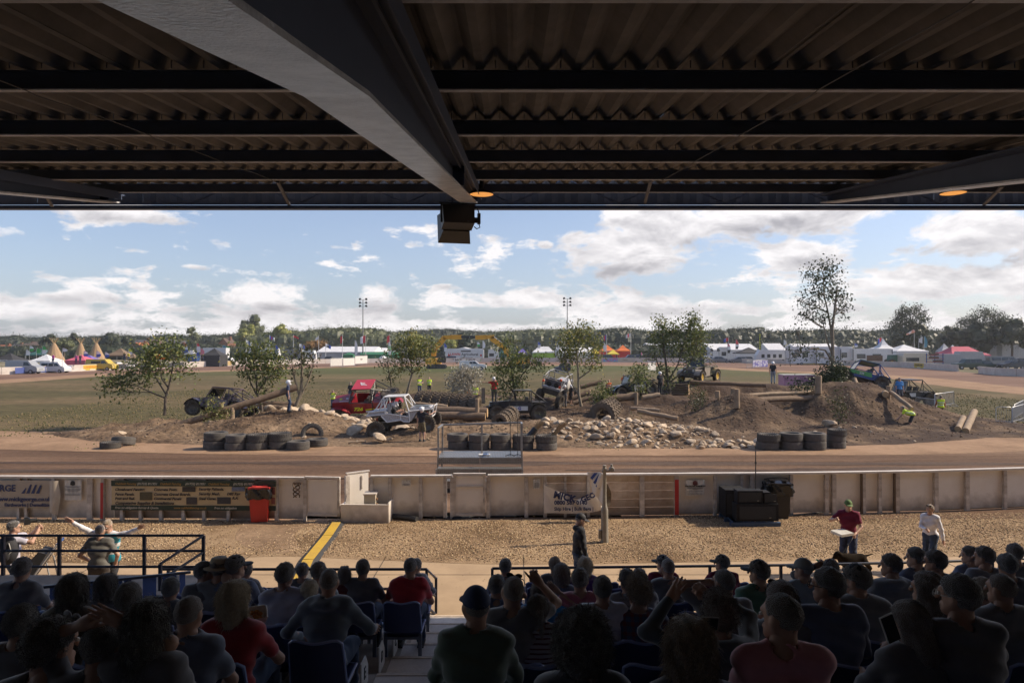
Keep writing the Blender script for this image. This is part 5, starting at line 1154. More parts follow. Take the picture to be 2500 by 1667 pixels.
tree([(1262,1004),(1258,970),(1252,930),(1246,880),(1242,845)],[(1240,842,16,26,.9),(1245,882,28,28,1.1),(1285,882,30,18,1.2),(1312,892,16,18,1.0),(1222,900,18,24,1.0),(1250,925,28,26,.9),(1222,945,18,22,.8),(1270,945,18,26,.7),(1240,975,16,20,.5)],44.6,'tangled dark leafed tree above the black open jeep',leaf='mid',seed=17,stems=([(1255,950),(1278,910),(1300,885)],[(1256,960),(1230,930),(1220,900)]))
tree([(1419,992),(1413,962),(1412,930),(1411,895),(1408,850)],[(1385,832,26,28,1.1),(1420,820,30,26,1.2),(1450,850,22,28,.9),(1400,865,36,24,1.1),(1372,870,16,22,.8),(1440,890,24,18,.8),(1380,895,16,12,.5),(1460,878,12,18,.5),(1412,800,20,10,.7)],45.2,'pale trunked tree beside the silver buggy',leaf='lime',seed=18,bark=BARKP,r0=.10,stems=([(1414,968),(1395,935),(1385,900),(1378,860)],[(1412,925),(1440,905),(1456,885)]))
tree([(1470,985),(1470,965)],[(1468,962,24,16,1.2),(1452,975,14,14),(1488,975,14,16),(1470,945,14,10,.8)],43.8,'dark green bush above the group of big tyres','bush','mid',seed=19,ls=.11,dens=60,nm='bush',r0=.04)
tree([(1636,968),(1632,940),(1628,905),(1622,860),(1618,815)],[(1618,800,20,26,1.1),(1612,835,24,26,1.1),(1650,815,22,30,.9),(1690,790,26,22,1.2),(1700,820,28,30,1.2),(1665,850,30,28,.9),(1705,860,20,24,.8),(1595,870,14,18,.6),(1625,900,20,16,.6),(1628,928,18,18,1.2),(1680,885,16,16,.5)],52.5,'large leafy tree behind the man in black, left of the pickup',leaf='mid',seed=20,dens=46,ls=.14,r0=.13,stems=([(1632,930),(1655,890),(1670,840),(1680,800)],[(1630,935),(1608,895),(1598,860)],[(1634,935),(1680,895),(1702,850)]))
tree([(1560,968),(1560,935),(1556,905)],[(1558,905,18,16,1.0),(1548,925,14,14,.9),(1568,928,14,16,.9),(1560,948,16,14,.9),(1564,886,10,8,.6)],47.5,'upright bush growing through the low black buggy view','bush','mid',seed=21,r0=.04,nm='bush')
tree([(2032,950),(2031,915),(2033,880),(2033,840),(2032,800),(2036,770),(2040,735),(2044,700)],[(2012,652,24,14,1.0),(2008,680,26,18,1.25),(1976,668,13,18,1.0),(2032,672,16,28,1.0),(1992,712,26,18,1.1),(2030,718,26,22,1.1),(2055,720,14,22,.9),(1962,738,20,13,1.0),(1992,748,26,16,1.0),(2048,750,16,16,.7),(1978,776,24,14,1.0),(2012,778,20,14,.9),(2062,762,8,18,.7),(1960,768,12,12,.8),(1950,858,20,12,.9),(1936,868,8,14,.8),(1980,852,20,9,.8),(2005,872,14,10,.4),(1946,805,5,4,.8),(2070,745,5,14,.6)],46.5,'tall thin tree rising against the sky above the right mound',leaf='dark',ls=.125,dens=30,seed=22,bark=BARKP,r0=.14,stems=([(2031,862),(2020,835),(2012,800)],[(2032,850),(2028,800),(2022,765),(2012,720),(2010,680)],[(2030,880),(2015,855),(1985,850),(1955,862)]))
tree([(2028,952),(2028,925)],[(2020,925,24,26,1.5),(2044,912,22,24,1.3),(2035,940,26,18,1.4),(2008,940,16,14,1.3),(2052,890,8,12,.6)],45.8,'dense dark bush round the foot of the tall thin tree','bush','dark',seed=23,ls=.12,dens=95,nm='bush',r0=.05)
tree([(2040,1062),(2048,1030),(2058,1008),(2050,985),(2042,965)],[(2036,962,14,14,.6),(2048,985,20,18,.7),(2062,1005,14,18,.6),(2040,1012,16,16,.6),(2055,1035,12,14,.4)],37.0,'sparse sapling growing out of the narrow tyre stack',leaf='olive',seed=24,ls=.09,r0=.05,nm='sapling')
tree([(1703,1022),(1706,1000),(1702,975)],[(1698,965,18,16,.8),(1715,975,14,18,.7),(1700,990,20,16,.8),(1712,1005,14,12,.6),(1688,950,10,10,.5)],41.0,'low leafy bush on the slope below the pickup','bush','olive',seed=25,ls=.10,r0=.035,nm='bush')
tree([(528,1050),(532,1020),(525,990)],[(518,985,22,18,.8),(540,1005,22,20,.9),(520,1022,24,18,.8),(542,1036,16,12,.7),(500,1000,12,10,.5)],36.4,'green branch pile hanging over the long sloping log','bush','lime',seed=26,ls=.085,dens=70,r0=.03,nm='bush')
tree([(620,1012),(622,985)],[(620,985,12,16,.7),(616,1005,12,12,.6)],38.0,'small green sprig beside the right end of the long log','bush','lime',seed=27,ls=.08,r0=.02,nm='bush')
tree([(1958,948),(1958,935)],[(1955,938,26,10,1.1),(1978,945,16,9,1.0)],43,'low dark hedge clump in front of the pink generator','bush','dark',seed=28,ls=.1,dens=80,nm='bush',r0=.03)
for k,(px,py,rx,ry,d_)in enumerate(((1320,1012,14,8,37.5),(1548,1014,26,7,37.5),(1440,1086,26,4,31.4),(1480,1104,60,2.5,30.6),(215,1092,34,6,30.8),(330,1092,12,4,31),(1850,1085,12,3,31.4),(645,1070,30,6,32.6),(1270,1050,22,6,34))):
 o=P(px,py,d_);V,F=leaves([((0,0,0),rx*d_/FPX,.5,ry*d_/FPX,1.4)],60,.07,60+k);tag(link('ground_foliage',npmesh('ground_foliage',V,F,[LEAF['mid']],smooth=False),None,(o.x,o.y,max(o.z,H1(o.x,o.y)+.05))),kind='stuff')
# ================================================================ track furniture
ALU=mat('aluminium',(.46,.45,.43),.35,metal=.7,col2=(.30,.28,.25),nscale=9,bump=.05);ALUD=mat('checker_plate',(.30,.27,.235),.38,metal=.6,col2=(.19,.16,.13),nscale=6)
def platform():
 y0_,y1_=22.6,24.0;x0,x1=XD(1069,y0_),XD(1275,y0_);zt_=ZD(1116,y0_);t=empty('metal_platform',((x0+x1)/2,y0_,0),label='aluminium starter platform with a rail and two checker plate steps',cat='platform');w=x1-x0;X=lambda v:v*w/2
 for s in(-1,1):
  b=MB();b.box((s*w/4,.7,zt_-.02),(w/2-.01,1.4,.03),ALU)
  for k in range(26):b.box((s*w/4-w/4+(k+.5)*w/52,.7,zt_+.0),(.02,1.36,.014),ALUD)
  b.build('deck_plate',t)
  for zz,yy,hh in((zt_-.12,-.01,.20),(zt_-.42,-.43,.22),(zt_-.74,-.83,.22)):
   b=MB();b.box((s*w/4,yy,zz),(w/2-.012,.012,hh),ALUD)
   for i in range(22):
    for j in range(3):
     b.box((s*w/4-w/4+(i+.5)*w/44+(.012 if j%2 else 0),yy-.008,zz-hh/2+(j+.5)*hh/3),(.018,.006,.045),ALU,rot=(0,.6*(1 if(i+j)%2 else-1),0))
   b.build('riser_plate',t)
  for zz,yy in((zt_-.31,-.22),(zt_-.63,-.62)):
   b=MB();b.box((s*w/4,yy,zz),(w/2-.012,.40,.02),ALU)
   for k in range(24):b.box((s*w/4-w/4+(k+.5)*w/48,yy,zz+.014),(.018,.36,.008),ALUD)
   b.build('step_tread',t)
 for sx in(-1,1):
  for yy in(.02,1.38,-.44,-.84):b=MB();h_=zt_ if yy>0 else zt_+.31*(-1 if yy>-.5 else-2);b.box((X(sx),yy,h_/2),(.05,.05,h_),ALU);b.build('leg',t)
 zr0=ZD(1037,y1_)
 for px_,yy,zt2 in((-1,0,ZD(1046,y0_)),(-1,1.38,zr0),(1,0,ZD(1036,y0_)),(1,1.38,ZD(1031,y1_)),(0,1.38,ZD(1034,y1_))):b=MB();b.box((X(px_*.99),yy,(zt_+zt2)/2),(.055,.055,zt2-zt_),ALU);b.build('rail_post',t)
 b=MB();b.bar((X(-1),1.38,zr0),(X(1),1.38,ZD(1031,y1_)),.06,.06,ALU);b.bar((X(-.99),0,ZD(1046,y0_)),(X(-.99),1.38,zr0),.06,.06,ALU);b.bar((X(.99),0,ZD(1036,y0_)),(X(.99),1.38,ZD(1031,y1_)),.06,.06,ALU);b.build('top_rail',t)
 b=MB();b.box((.12,.5,zt_+.02),(.38,.26,.012),WHT);b.box((.18,.5,zt_+.028),(.2,.15,.004),mat('print_blue',(.15,.25,.45),.6));tag(b.build('paper_sheet',None,loc=((x0+x1)/2,y0_,0)),'printed white sheet lying on the deck of the metal platform','paper')
 for dx in(1.0,1.25):
  b=MB();b.cyl((0,0,zt_),(0,0,zt_+1.25),.012,BLK,n=6)
  b.tube([(0,0,zt_+1.25),(-.05,.1,zt_+1.5),(-.02,.2,zt_+1.75)],.006,BLK,4);b.bar((0,0,zt_+.05),(.16,-.1,zt_+.01),.02,.02,BLK);b.bar((0,0,zt_+.05),(-.16,-.1,zt_+.01),.02,.02,BLK);b.bar((0,0,zt_+.05),(0,.2,zt_+.01),.02,.02,BLK)
  tag(b.build('aerial_stand',None,loc=((x0+x1)/2+dx,y0_+.35,0)),'thin black aerial stand %s on the metal platform'%('left of the pair' if dx==1.0 else 'right of the pair'),'stand')
platform()
CANE=mat('bamboo_cane',(.40,.28,.14),.7,col2=(.25,.16,.08),nscale=10)
def canes(px0,py0,px1,py1,d,lab,wrap=False):
 a,c=P(px0,py0,d),P(px1,py1,d);t=empty('cane_bundle',a,label=lab,cat='canes');b=MB();r=random.Random(3)
 for k in range(34):o=Vector((r.gauss(0,.06),r.gauss(0,.05),0));b.tube([o*.7-(c-a)*.35,o+(c-a)*.5,o*1.5+(c-a)*r.uniform(.85,1.05)],.010,CANE,4)
 b.build('canes',t)
 if wrap:b=MB();b.tube([-(c-a)*.3,(c-a)*.2,(c-a)*.6],[.13,.15,.14],mat('black_wrap',(.018,.02,.024),.5),10);b.build('wrapping',t,50)
canes(1287,1072,1322,1028,30.8,'bundle of canes in a black sleeve leaning out of a tyre stack',True);canes(1346,1068,1378,1030,30.8,'bare bundle of canes leaning out of the rightmost middle tyre stack')
def wheelie(px0,px1,pyt,pyb,lab,mb,ml,mbag,lift=0.0,rz=0.0):
 g=G((px0+px1)/2,pyb);s=g.y/FPX;w=(px1-px0)*s;h=(pyb-pyt)*s;t=empty('wheelie_bin',(g.x,g.y+w*.6,0),rz,label=lab,cat='wheelie bin')
 b=MB();b.box((0,0,h*.46),(w*.74,w*.85,h*.86),mb,taper=(1.28,1.15));b.build('body',t)
 b=MB();b.box((0,0,h*.87),(w*.98,w*1.02,.03),mb);b.build('rim',t)
 b=MB();b.grid(lambda u,v:((u-.5)*w*1.02,(v-.5)*w*1.08,h*.90+.05*math.sin(math.pi*u)*math.sin(math.pi*v)+lift*v),8,8,ml);b.box((0,-w*.52,h*.90),(w*.98,.03,.05),ml)
 for q in(-.25,.25):b.box((q*w,0,h*.93+lift*.5),(w*.2,w*.7,.02),ml)
 b.build('lid',t,60)
 r=random.Random(5);b=MB()
 def bag(u,v):
  a=u*2*math.pi;k=.56+.035*math.sin(a*7+v*3)+.03*math.sin(a*13+v*9)+(.03 if v>.3 else 0);return(w*k*math.copysign(min(1,abs(math.cos(a))*1.25),math.cos(a)),w*(k+.02)*math.copysign(min(1,abs(math.sin(a))*1.25),math.sin(a)),h*(.62+.26*v)+.015*math.sin(a*9))
 b.grid(bag,48,6,mbag);b.build('bin_liner',t,180)
 for s_ in(-1,1):b=MB();b.cyl((s_*w*.40,w*.5,.10),(s_*w*.47,w*.5,.10),.10,RUBD,n=16);b.build('wheel',t,40)
 b=MB();b.cyl((-w*.4,w*.58,h*.88),(w*.4,w*.58,h*.88),.018,mb,n=8);b.build('handle',t)
 return t
BAG=mat('bin_bag',(.012,.012,.014),.22,spec=.6,bump=.3,bscale=14);REDP=mat('bin_red',(.55,.030,.022),.4,col2=(.45,.03,.02),nscale=3);REDL=mat('bin_red_lid',(.62,.07,.06),.45)
wheelie(600,652,1183,1279,'bright red wheelie bin with a black liner in front of the cream banner',REDP,REDL,BAG,rz=R(8))
wheelie(1882,1940,1174,1270,'dark wheelie bin with a shiny black bag folded over its lid',mat('bin_charcoal',(.035,.033,.033),.5),BAG,BAG,lift=.08,rz=R(-10))
def pa_stack():
 y=G(1840,1284).y;s=y/FPX;t0=(XD(1838,y),y,0);K=mat('pa_black',(.012,.012,.014),.8,spec=.2,col2=(.028,.028,.03),nscale=10)
 X=lambda px:(px-1838)*s;Z=lambda py:(1288-py)*s
 t=empty('blue_pallet',t0,label='blue slatted pallet under the black loudspeaker cabinets',cat='pallet');PB=mat('pallet_blue',(.05,.10,.19),.6,col2=(.03,.06,.12),nscale=8)
 for k in range(9):b=MB();b.box((X(1790)+k*X(1849)*.155*8.4/9*1.0,.42,.135),(.10,1.0,.022),PB);b.build('slat',t)
 for yy in(-.05,.42,.88):b=MB();b.box((X(1841),yy,.06),(X(1902)-X(1780),.10,.115),PB);b.build('bearer',t)
 def cab(x0,x1,y0_,y1_,z0,z1,lab,slant=0):
  t=empty('loudspeaker_cabinet',((x0+x1)/2+t0[0],y+y0_,z0),label=lab,cat='loudspeaker');w=x1-x0;b=MB();b.prism([(-w/2,0),(w/2,0),(w/2,(z1-z0)*(1-slant)),(w/2-(w*.5 if slant else 0),z1-z0),(-w/2,z1-z0)],'y',0,y1_-y0_,K);b.build('case',t)
  b=MB();b.box((0,-.006,(z1-z0)*.48),(w*.86,.012,(z1-z0)*.74),mat('pa_grille',(.025,.025,.027),.8,bump=.3,bscale=300));b.build('grille',t)
  b=MB();b.box((w*.3,-.014,(z1-z0)*.2),(.05,.006,.012),mat('badge_pale',(.4,.38,.3),.5));b.build('badge',t)
 cab(X(1781),X(1835),.35,.95,.146,Z(1207),'left black loudspeaker cabinet standing at the back of the pallet');cab(X(1796),X(1898),-.05,.33,.146,Z(1233),'wide lower black loudspeaker cabinet at the front of the pallet');cab(X(1800),X(1862),.0,.33,Z(1232),Z(1202),'black cabinet on top of the wide loudspeaker cabinet');cab(X(1864),X(1897),.0,.33,Z(1232),Z(1206),'small slanted black cabinet right of the top cabinet',.5)
 b=MB();b.cyl((0,0,Z(1202)),(0,0,Z(1108)),.013,BLK,n=6);b.cyl((0,0,Z(1140)),(0,0,Z(1134)),.025,BLK,n=6);b.cyl((0,0,Z(1108)),(0,0,Z(1085)),.005,BLK,n=5);tag(b.build('antenna',None,loc=(XD(1851,y),y+.2,0)),'thin black antenna rising from the loudspeaker cabinets','antenna')
pa_stack()
def lamp_post():
 g=G(1476,1325);s=g.y/FPX;t=empty('short_lamp_post',g,label='short pale steel lamp post standing on the gravel',cat='lamp post');Z=lambda py:(1325-py)*s;M_=mat('post_steel',(.30,.275,.23),.5,col2=(.20,.18,.15),nscale=6,bump=.1)
 b=MB();b.lathe([(.098,0),(.092,.1),(.085,Z(1250)),(.083,Z(1244)),(.062,Z(1236)),(.048,Z(1228)),(.040,Z(1150)),(.052,Z(1148)),(.052,Z(1143)),(.03,Z(1140)),(.045,Z(1139)),(.045,Z(1136)),(.0,Z(1135))],(0,0,0),'z',M_,20);b.build('column',t,40)
 b=MB();b.box((-.12,-.02,Z(1303)),(.05,.09,.20),M_);b.build('junction_box',t)
 b=MB();b.bar((0,0,Z(1150)),(.13,0,Z(1150)),.035,.035,M_);b.lathe([(.0,-.06),(.055,-.06),(.065,-.02),(.065,.04),(.04,.06),(0,.07)],(.17,0,Z(1146)),'y',M_,14);b.cyl((.17,0,Z(1140)),(.17,0,Z(1134)),.03,M_);b.bar((-.06,0,Z(1152)),(-.02,0,Z(1152)),.05,.05,M_);b.build('lamp_head',t,40)
 b=MB();b.grid(lambda u,v:(.05+.06*math.sin(v*5)*u+u*.09*(1-v),.05+.05*math.sin(v*9),Z(1236)+v*(Z(1153)-Z(1236))),6,14,mat('ragged_brown',(.10,.075,.055),.8,col2=(.22,.18,.13),nscale=12));b.build('torn_strip',t,180)
lamp_post()
def generator():
 d=47.0;t=empty('generator',P(1990,941,d),label='pink generator housing with a white top on the right mound',cat='generator');s=d/FPX;PK=mat('pink_paint',(.62,.30,.40),.5,col2=(.55,.26,.35),nscale=3)
 w=76*s;h=25*s;b=MB();b.box((-w/2,.5,h/2),(w,1.0,h),PK);b.build('housing',t);b=MB();b.box((-w/2,.5,h+.02),(w*1.01,1.04,.04),WHT);b.build('roof',t)
 for k,(x,z,ww,hh)in enumerate(((-.52,.5,.12,.14),(-.12,.7,.2,.25),(-.12,.25,.2,.2))):b=MB();b.box((x*w,-.01,z*h),(ww*w,.02,hh*h),mat('vent_dark',(.05,.03,.04),.7));b.build('vent',t)
 text_mesh('lettering','70',.28,mat('pink_dark',(.2,.07,.12),.6),t,(-w*.93,-.02,h*.6))
generator()
scatter('grass_tufts',42000,(-34,44,33,72),.02,.075,[mat('tuft_a',(.07,.075,.025),.9),mat('tuft_b',(.13,.11,.045),.9),mat('tuft_c',(.20,.155,.075),.9)],lambda x,y:x*0+.008,21,flat=1.5,accept=lambda x,y,r:(Hf(x,y)<.03)&(y>np.interp(x,[-34,-20,0,30,44],[35.5,34.5,34,36,38])),gam=1.2)
# ================================================================ vehicles on the course
def pnt(n,c,c2=None,**k):return mat('paint_'+n,c,k.pop('rough',.38),col2=c2 or tuple(v*.6+.02 for v in c),nscale=k.pop('nscale',4),detail=8,coat=.2,**k)
RIMD=mat('rim_dark',(.05,.045,.04),.45,metal=.5,col2=(.12,.10,.08),nscale=10);RIMY=mat('rim_yellow',(.55,.34,.03),.45);GLASS=mat('dark_glass',(.02,.025,.028),.12,spec=.8);LAMPG=mat('headlamp_glass',(.6,.6,.58),.15,spec=.8);DUSTK=mat('dusty_black',(.03,.028,.026),.6,col2=(.09,.075,.06),nscale=8)
_wh={}
def wheel(par,x,y,z,r,w=.32,rim=RIMD,name='wheel',axis='y',rz=0.0,m=None,lug=True):
 m=m or mat('mud_tyre',(.045,.038,.031),.9,col2=(.11,.088,.065),nscale=8,bump=.15,bscale=40);k=(round(r,2),round(w,2),m.name)
 if k not in _wh:_wh[k]=tyre_mb(r,w,r*.56,m,24 if lug else 0,.028,30).mesh('tyre',40)
 h=tag(link('tyre',_wh[k],par,(x,y,z),(R(90),0,rz)))
 kr=('rim',round(r,2),rim.name)
 if kr not in _wh:
  b=MB();q=r*.56;b.lathe([(q+.012,-w*.34),(q+.012,-w*.30),(q*.82,-w*.22),(q*.4,-w*.1),(q*.2,-w*.16),(0,-w*.16)],(0,0,0),'z',rim,22);b.lathe([(q+.012,w*.34),(q+.012,w*.30),(q*.82,w*.22),(q*.4,w*.1),(q*.2,w*.16),(0,w*.16)],(0,0,0),'z',rim,22)
  for i in range(6):a=i*math.pi/3;b.cyl((q*.6*math.cos(a),q*.6*math.sin(a),-w*.24),(q*.6*math.cos(a),q*.6*math.sin(a),w*.24),.022,DUSTK,n=6)
  _wh[kr]=b.mesh('rim',40)
 link('rim',_wh[kr],h);return h
def cage(t,segs,m,r=.03,name='roll_cage'):
 b=MB()
 for a,c in segs:b.cyl(a,c,r,m,n=7)
 return b.build(name,t,60)
def both(segs,w):
 out=[]
 for a,c in segs:
  for s in(-1,1):out.append(((a[0],s*w/2*(a[2]if len(a)>2 else 1),a[1]),(c[0],s*w/2*(c[2]if len(c)>2 else 1),c[1])))
 return out
def cross(nodes,w):return[((x,-w/2*(o[0]if o else 1),z),(x,w/2*(o[0]if o else 1),z))for x,z,*o in nodes]
def seat_pair(t,x,z,w,m):
 for s in(-1,1):b=MB();b.box((x,s*w*.22,z+.09),(.48,.42,.16),m);b.box((x-.22,s*w*.22,z+.42),(.14,.42,.62),m,rot=(0,-.2,0));b.build('car_seat',t)
def number(t,s,size,x,z,y,m,rot=(R(90),0,0),sx=1.0):return text_mesh('lettering',s,size,m,t,(x,y,z),rot=rot,bold=.008,sx=sx)
def white_buggy():
 d=35.4;s=d/FPX;W=1.75;t=empty('off_road_buggy',P(980,1066,d),label='bare white tube framed buggy with its nose up on the rocks',cat='buggy');Z=lambda py:(1066-py)*s;X=lambda px:(px-980)*s;WP=pnt('white',(.72,.71,.69),(.58,.56,.53));AL=mat('alu_panel',(.50,.50,.52),.5,metal=.3,col2=(.36,.34,.33),nscale=14,contrast=1.6)
 yn=W/2
 wheel(t,X(925.5),-yn-.02,Z(1045.5),.435,.34);wheel(t,X(1046.5),-yn-.02,Z(1030.5),.435,.34);wheel(t,X(930),yn,Z(1040),.435,.34);wheel(t,X(1052),yn,Z(1026),.435,.34)
 b=MB()
 for sy in(-1,1):b.prism([(X(938),Z(1011)),(X(958),Z(1006.5)),(X(1003),Z(1014)),(X(1003),Z(1024.5)),(X(990),Z(1024)),(X(984),Z(1019.5)),(X(951),Z(1025.5))],'y',sy*yn*.96-.01,sy*yn*.96+.01,AL)
 b.build('side_panel',t)
 b=MB();b.prism([(X(1005),Z(1000)),(X(1005),Z(1024)),(X(1009),Z(1024)),(X(1022),Z(1003)),(X(1024),Z(998))],'y',-yn*.9,yn*.9,AL);b.build('footwell',t)
 b=MB();b.prism([(X(1004),Z(1001)),(X(1006),Z(992)),(X(1053),Z(990)),(X(1058),Z(996)),(X(1050),Z(998))],'y',-yn*.80,yn*.80,AL);b.build('bonnet',t)
 b=MB()
 for k in range(13):b.box((X(1016)+k*.055*1.05,-.28,Z(989.2)+.012+.0*k),(.03,.5,.03),mat('louvre',(.10,.12,.13),.5),rot=(0,.4,0))
 b.build('louvre_strip',t)
 b=MB();b.prism([(X(903),Z(1012)),(X(908),Z(1003)),(X(948),Z(999)),(X(952),Z(1005)),(X(920),Z(1011))],'y',-yn*.9,yn*.9,AL);b.build('tail_deck',t)
 b=MB();b.box((X(968),0,Z(966.5)),(.88*1.15,W*.84,.035),WP);b.build('roof',t)
 seg=both([((X(943),Z(967),.84),(X(992),Z(965),.84)),((X(943),Z(967),.84),(X(948),Z(1006))),((X(992),Z(965),.84),(X(1004),Z(1000))),((X(1004),Z(1000)),(X(1006),Z(1024))),((X(943),Z(967),.84),(X(918),Z(1006),.8)),((X(941),Z(975),.84),(X(930),Z(1006),.8)),((X(938),Z(1011)),(X(952),Z(1026))),((X(952),Z(1026)),(X(985),Z(1021))),((X(985),Z(1021)),(X(992),Z(1025))),((X(992),Z(1025)),(X(1006),Z(1025))),((X(903),Z(1012),.9),(X(958),Z(1006.5))),((X(958),Z(1006.5)),(X(1004),Z(1013.5))),((X(903),Z(1012),.9),(X(908),Z(1003),.9)),((X(908),Z(1003),.9),(X(948),Z(999),.95)),((X(1004),Z(1000)),(X(1055),Z(995),.85)),((X(1055),Z(995),.85),(X(1063),Z(988),.8)),((X(1063),Z(988),.8),(X(1058),Z(1014),.8)),((X(984),Z(1007)),(X(985),Z(1020))),((X(992),Z(965),.84),(X(1010),Z(988),.6))],W)
 seg+=cross([(X(943),Z(967),.84),(X(992),Z(965),.84),(X(903),Z(1012),.9),(X(1063),Z(988),.8),(X(1058),Z(1014),.8),(X(948),Z(1006)),(X(1004),Z(1000))],W);cage(t,seg,WP,.032)
 b=MB();b.box((X(985),0,Z(1030)),(2.6,.5,.22),DUSTK,rot=(0,-.12,0));b.build('chassis',t)
 for xx,zz in((925.5,1045.5),(1046.5,1030.5)):b=MB();b.cyl((X(xx),-yn,Z(zz)),(X(xx),yn,Z(zz)),.07,DUSTK,n=8);b.ell((X(xx),.1,Z(zz)),(.16,.18,.16),DUSTK);b.bar((X(xx),.4,Z(zz)),(X(xx)+(.5 if xx<980 else-.5),.4,Z(zz)+.25),.06,.06,DUSTK);b.cyl((X(xx),-.55,Z(zz)),(X(xx),-.55,Z(zz)+.6),.04,mat('shock_red',(.35,.06,.03),.5),n=8);b.build('axle',t,60)
 b=MB();b.box((X(1035),0,Z(1008)),(.6,.7,.35),mat('engine_grey',(.07,.07,.07),.5,col2=(.2,.15,.1),nscale=9));b.build('engine',t)
 seat_pair(t,X(965),Z(1018),W,mat('seat_grey',(.32,.32,.33),.7));b=MB();b.tube([(X(990)+.02*math.sin(a),-.42+.17*math.cos(a),Z(1003)+.17*math.sin(a))for a in[i*math.pi/7 for i in range(15)]],.016,BLK,5);b.build('steering_wheel',t)
 return t,X,Z,s
wb,wX,wZ,wS=white_buggy()
HELW=mat('helmet_white',(.75,.75,.76),.3);HELB=mat('helmet_grey',(.30,.31,.36),.3,col2=(.75,.75,.76),nscale=14)
c=wb.location
for yy,hm,lb in((-.36,HELB,'driver in a patterned helmet sitting in the white buggy'),(.38,HELW,'co driver in a helmet sitting on the far side of the white buggy')):
 person(lb,(c.x+wX(965),c.y+yy,c.z+wZ(1018)-.42),R(-90),'sit',cloth('racer_black',(.02,.02,.022)),cloth('racer_black',(.02,.02,.022)),hair=None,hat=[('helmet',hm)],lean=-.05,arms=((-.14,.42,.85),(.14,.42,.85)),sleeve='short',hands=('grip','grip'),h=.034,size=.92,legs=((-.12,.62,.3),(.12,.62,.3)))
def offroader(lab,px,py,d,rz,col,L=3.7,W=1.65,r=.45,wbs=2.4,bon=.95,hoodz=1.15,cabz=1.85,cabx=(-.75,.45),tail='deck',rim=RIMD,rot=None,cagem=None,roofm=None,doors=True,screen=True,spare=False,num=None,cat='off road car',grille=True,extra=None,body_z=.62):
 t=empty('off_road_car',P(px,py,d),label=lab,cat=cat);t.rotation_euler=rot if rot else(0,0,rz);cm=cagem or DUSTK;hw=W/2;xf=wbs/2
 for sx in(-1,1):
  for sy in(-1,1):wheel(t,sx*wbs/2,sy*hw*1.02,r,r,.30,rim,rz=.12*(sx>0))
 x0,x1=cabx;nose=xf+.42
 b=MB();b.prism([(x1-.05,body_z),(x1,hoodz-.02),(nose-.05,hoodz-.1),(nose,hoodz-.18),(nose,body_z+.12),(nose-.2,body_z)],'y',-hw*.62,hw*.62,col);b.build('engine_bay',t)
 b=MB();b.add([(x1,-hw*.78,hoodz),(nose,-hw*.62,hoodz-.09),(nose,hw*.62,hoodz-.09),(x1,hw*.78,hoodz),(x1,-hw*.78,hoodz-.05),(nose,-hw*.62,hoodz-.14),(nose,hw*.62,hoodz-.14),(x1,hw*.78,hoodz-.05)],[(0,1,2,3),(4,7,6,5),(0,4,5,1),(1,5,6,2),(2,6,7,3),(3,7,4,0)],col);b.build('bonnet',t)
 for sy in(-1,1):
  b=MB();pts_=[(xf+math.cos(a)*(r+.16),r+math.sin(a)*(r+.14))for a in[R(15+150*k/8)for k in range(9)]];vs=[(x,sy*hw*.6,z)for x,z in pts_]+[(x,sy*hw*1.18,z-.03)for x,z in pts_];b.add(vs,[(k,k+1,10+k,9+k)for k in range(8)],col);b.build('front_wing',t,60)
  b=MB();pts_=[(-xf+math.cos(a)*(r+.18),r+math.sin(a)*(r+.16))for a in[R(20+140*k/8)for k in range(9)]];vs=[(x,sy*hw*.7,z)for x,z in pts_]+[(x,sy*hw*1.16,z-.03)for x,z in pts_];b.add(vs,[(k,k+1,10+k,9+k)for k in range(8)],col if tail!='deck' else cm);b.build('rear_wing',t,60)
  if doors:b=MB();b.prism([(x0,body_z-.1),(x0,hoodz-.1),(x1,hoodz-.05),(x1+.12,body_z-.1)],'y',sy*hw*.93-.02,sy*hw*.93+.02,col);b.build('door',t)
  b=MB();b.ell((nose-.0,sy*hw*.44,hoodz-.32),(.04,.10,.10),LAMPG,10,6);b.build('headlight',t,60)
 b=MB();b.box((0,0,body_z-.13),(wbs+.5,W*.55,.2),DUSTK);b.build('chassis',t)
 for sx in(-1,1):b=MB();b.cyl((sx*xf,-hw,r),(sx*xf,hw,r),.06,DUSTK,n=8);b.ell((sx*xf,.1,r),(.15,.16,.15),DUSTK);b.build('axle',t,60)
 b=MB();b.box((nose+.1,0,body_z+.02),(.14,W*.95,.16),DUSTK);b.box((nose+.12,0,body_z+.15),(.2,.5,.12),DUSTK);b.build('bumper',t)
 if grille:b=MB();[b.box((nose+.004,(k-3)*.09,hoodz-.36),(.012,.05,.26),BLK)for k in range(7)];b.build('grille',t)
 if tail=='tub':b=MB();b.prism([(x0,body_z-.05),(x0,hoodz-.05),(-xf-.5,hoodz-.08),(-xf-.5,body_z+.15)],'y',-hw*.9,hw*.9,col);b.build('rear_tub',t)
 elif tail=='deck':b=MB();b.box((-xf-.05,0,hoodz-.1),(.95,W*.95,.04),cm);b.box((-xf-.05,0,hoodz-.3),(.7,W*.6,.3),DUSTK);b.build('rear_deck',t)
 rf=.86;seg=both([((x0,cabz,rf),(x1-.15,cabz-.02,rf)),((x1-.15,cabz-.02,rf),(x1+.12,hoodz)),((x0,cabz,rf),(x0-.04,body_z)),((x0,cabz,rf),(-xf-.45,hoodz-.05,.9)),((x0,cabz-.4,.93),(-xf-.1,hoodz-.05,.9)),((x0-.04,hoodz),(x1+.12,hoodz))],W)+cross([(x0,cabz,rf),(x1-.15,cabz-.02,rf),(-xf-.45,hoodz-.05,.9),(x1+.12,hoodz),(x0,hoodz)],W)
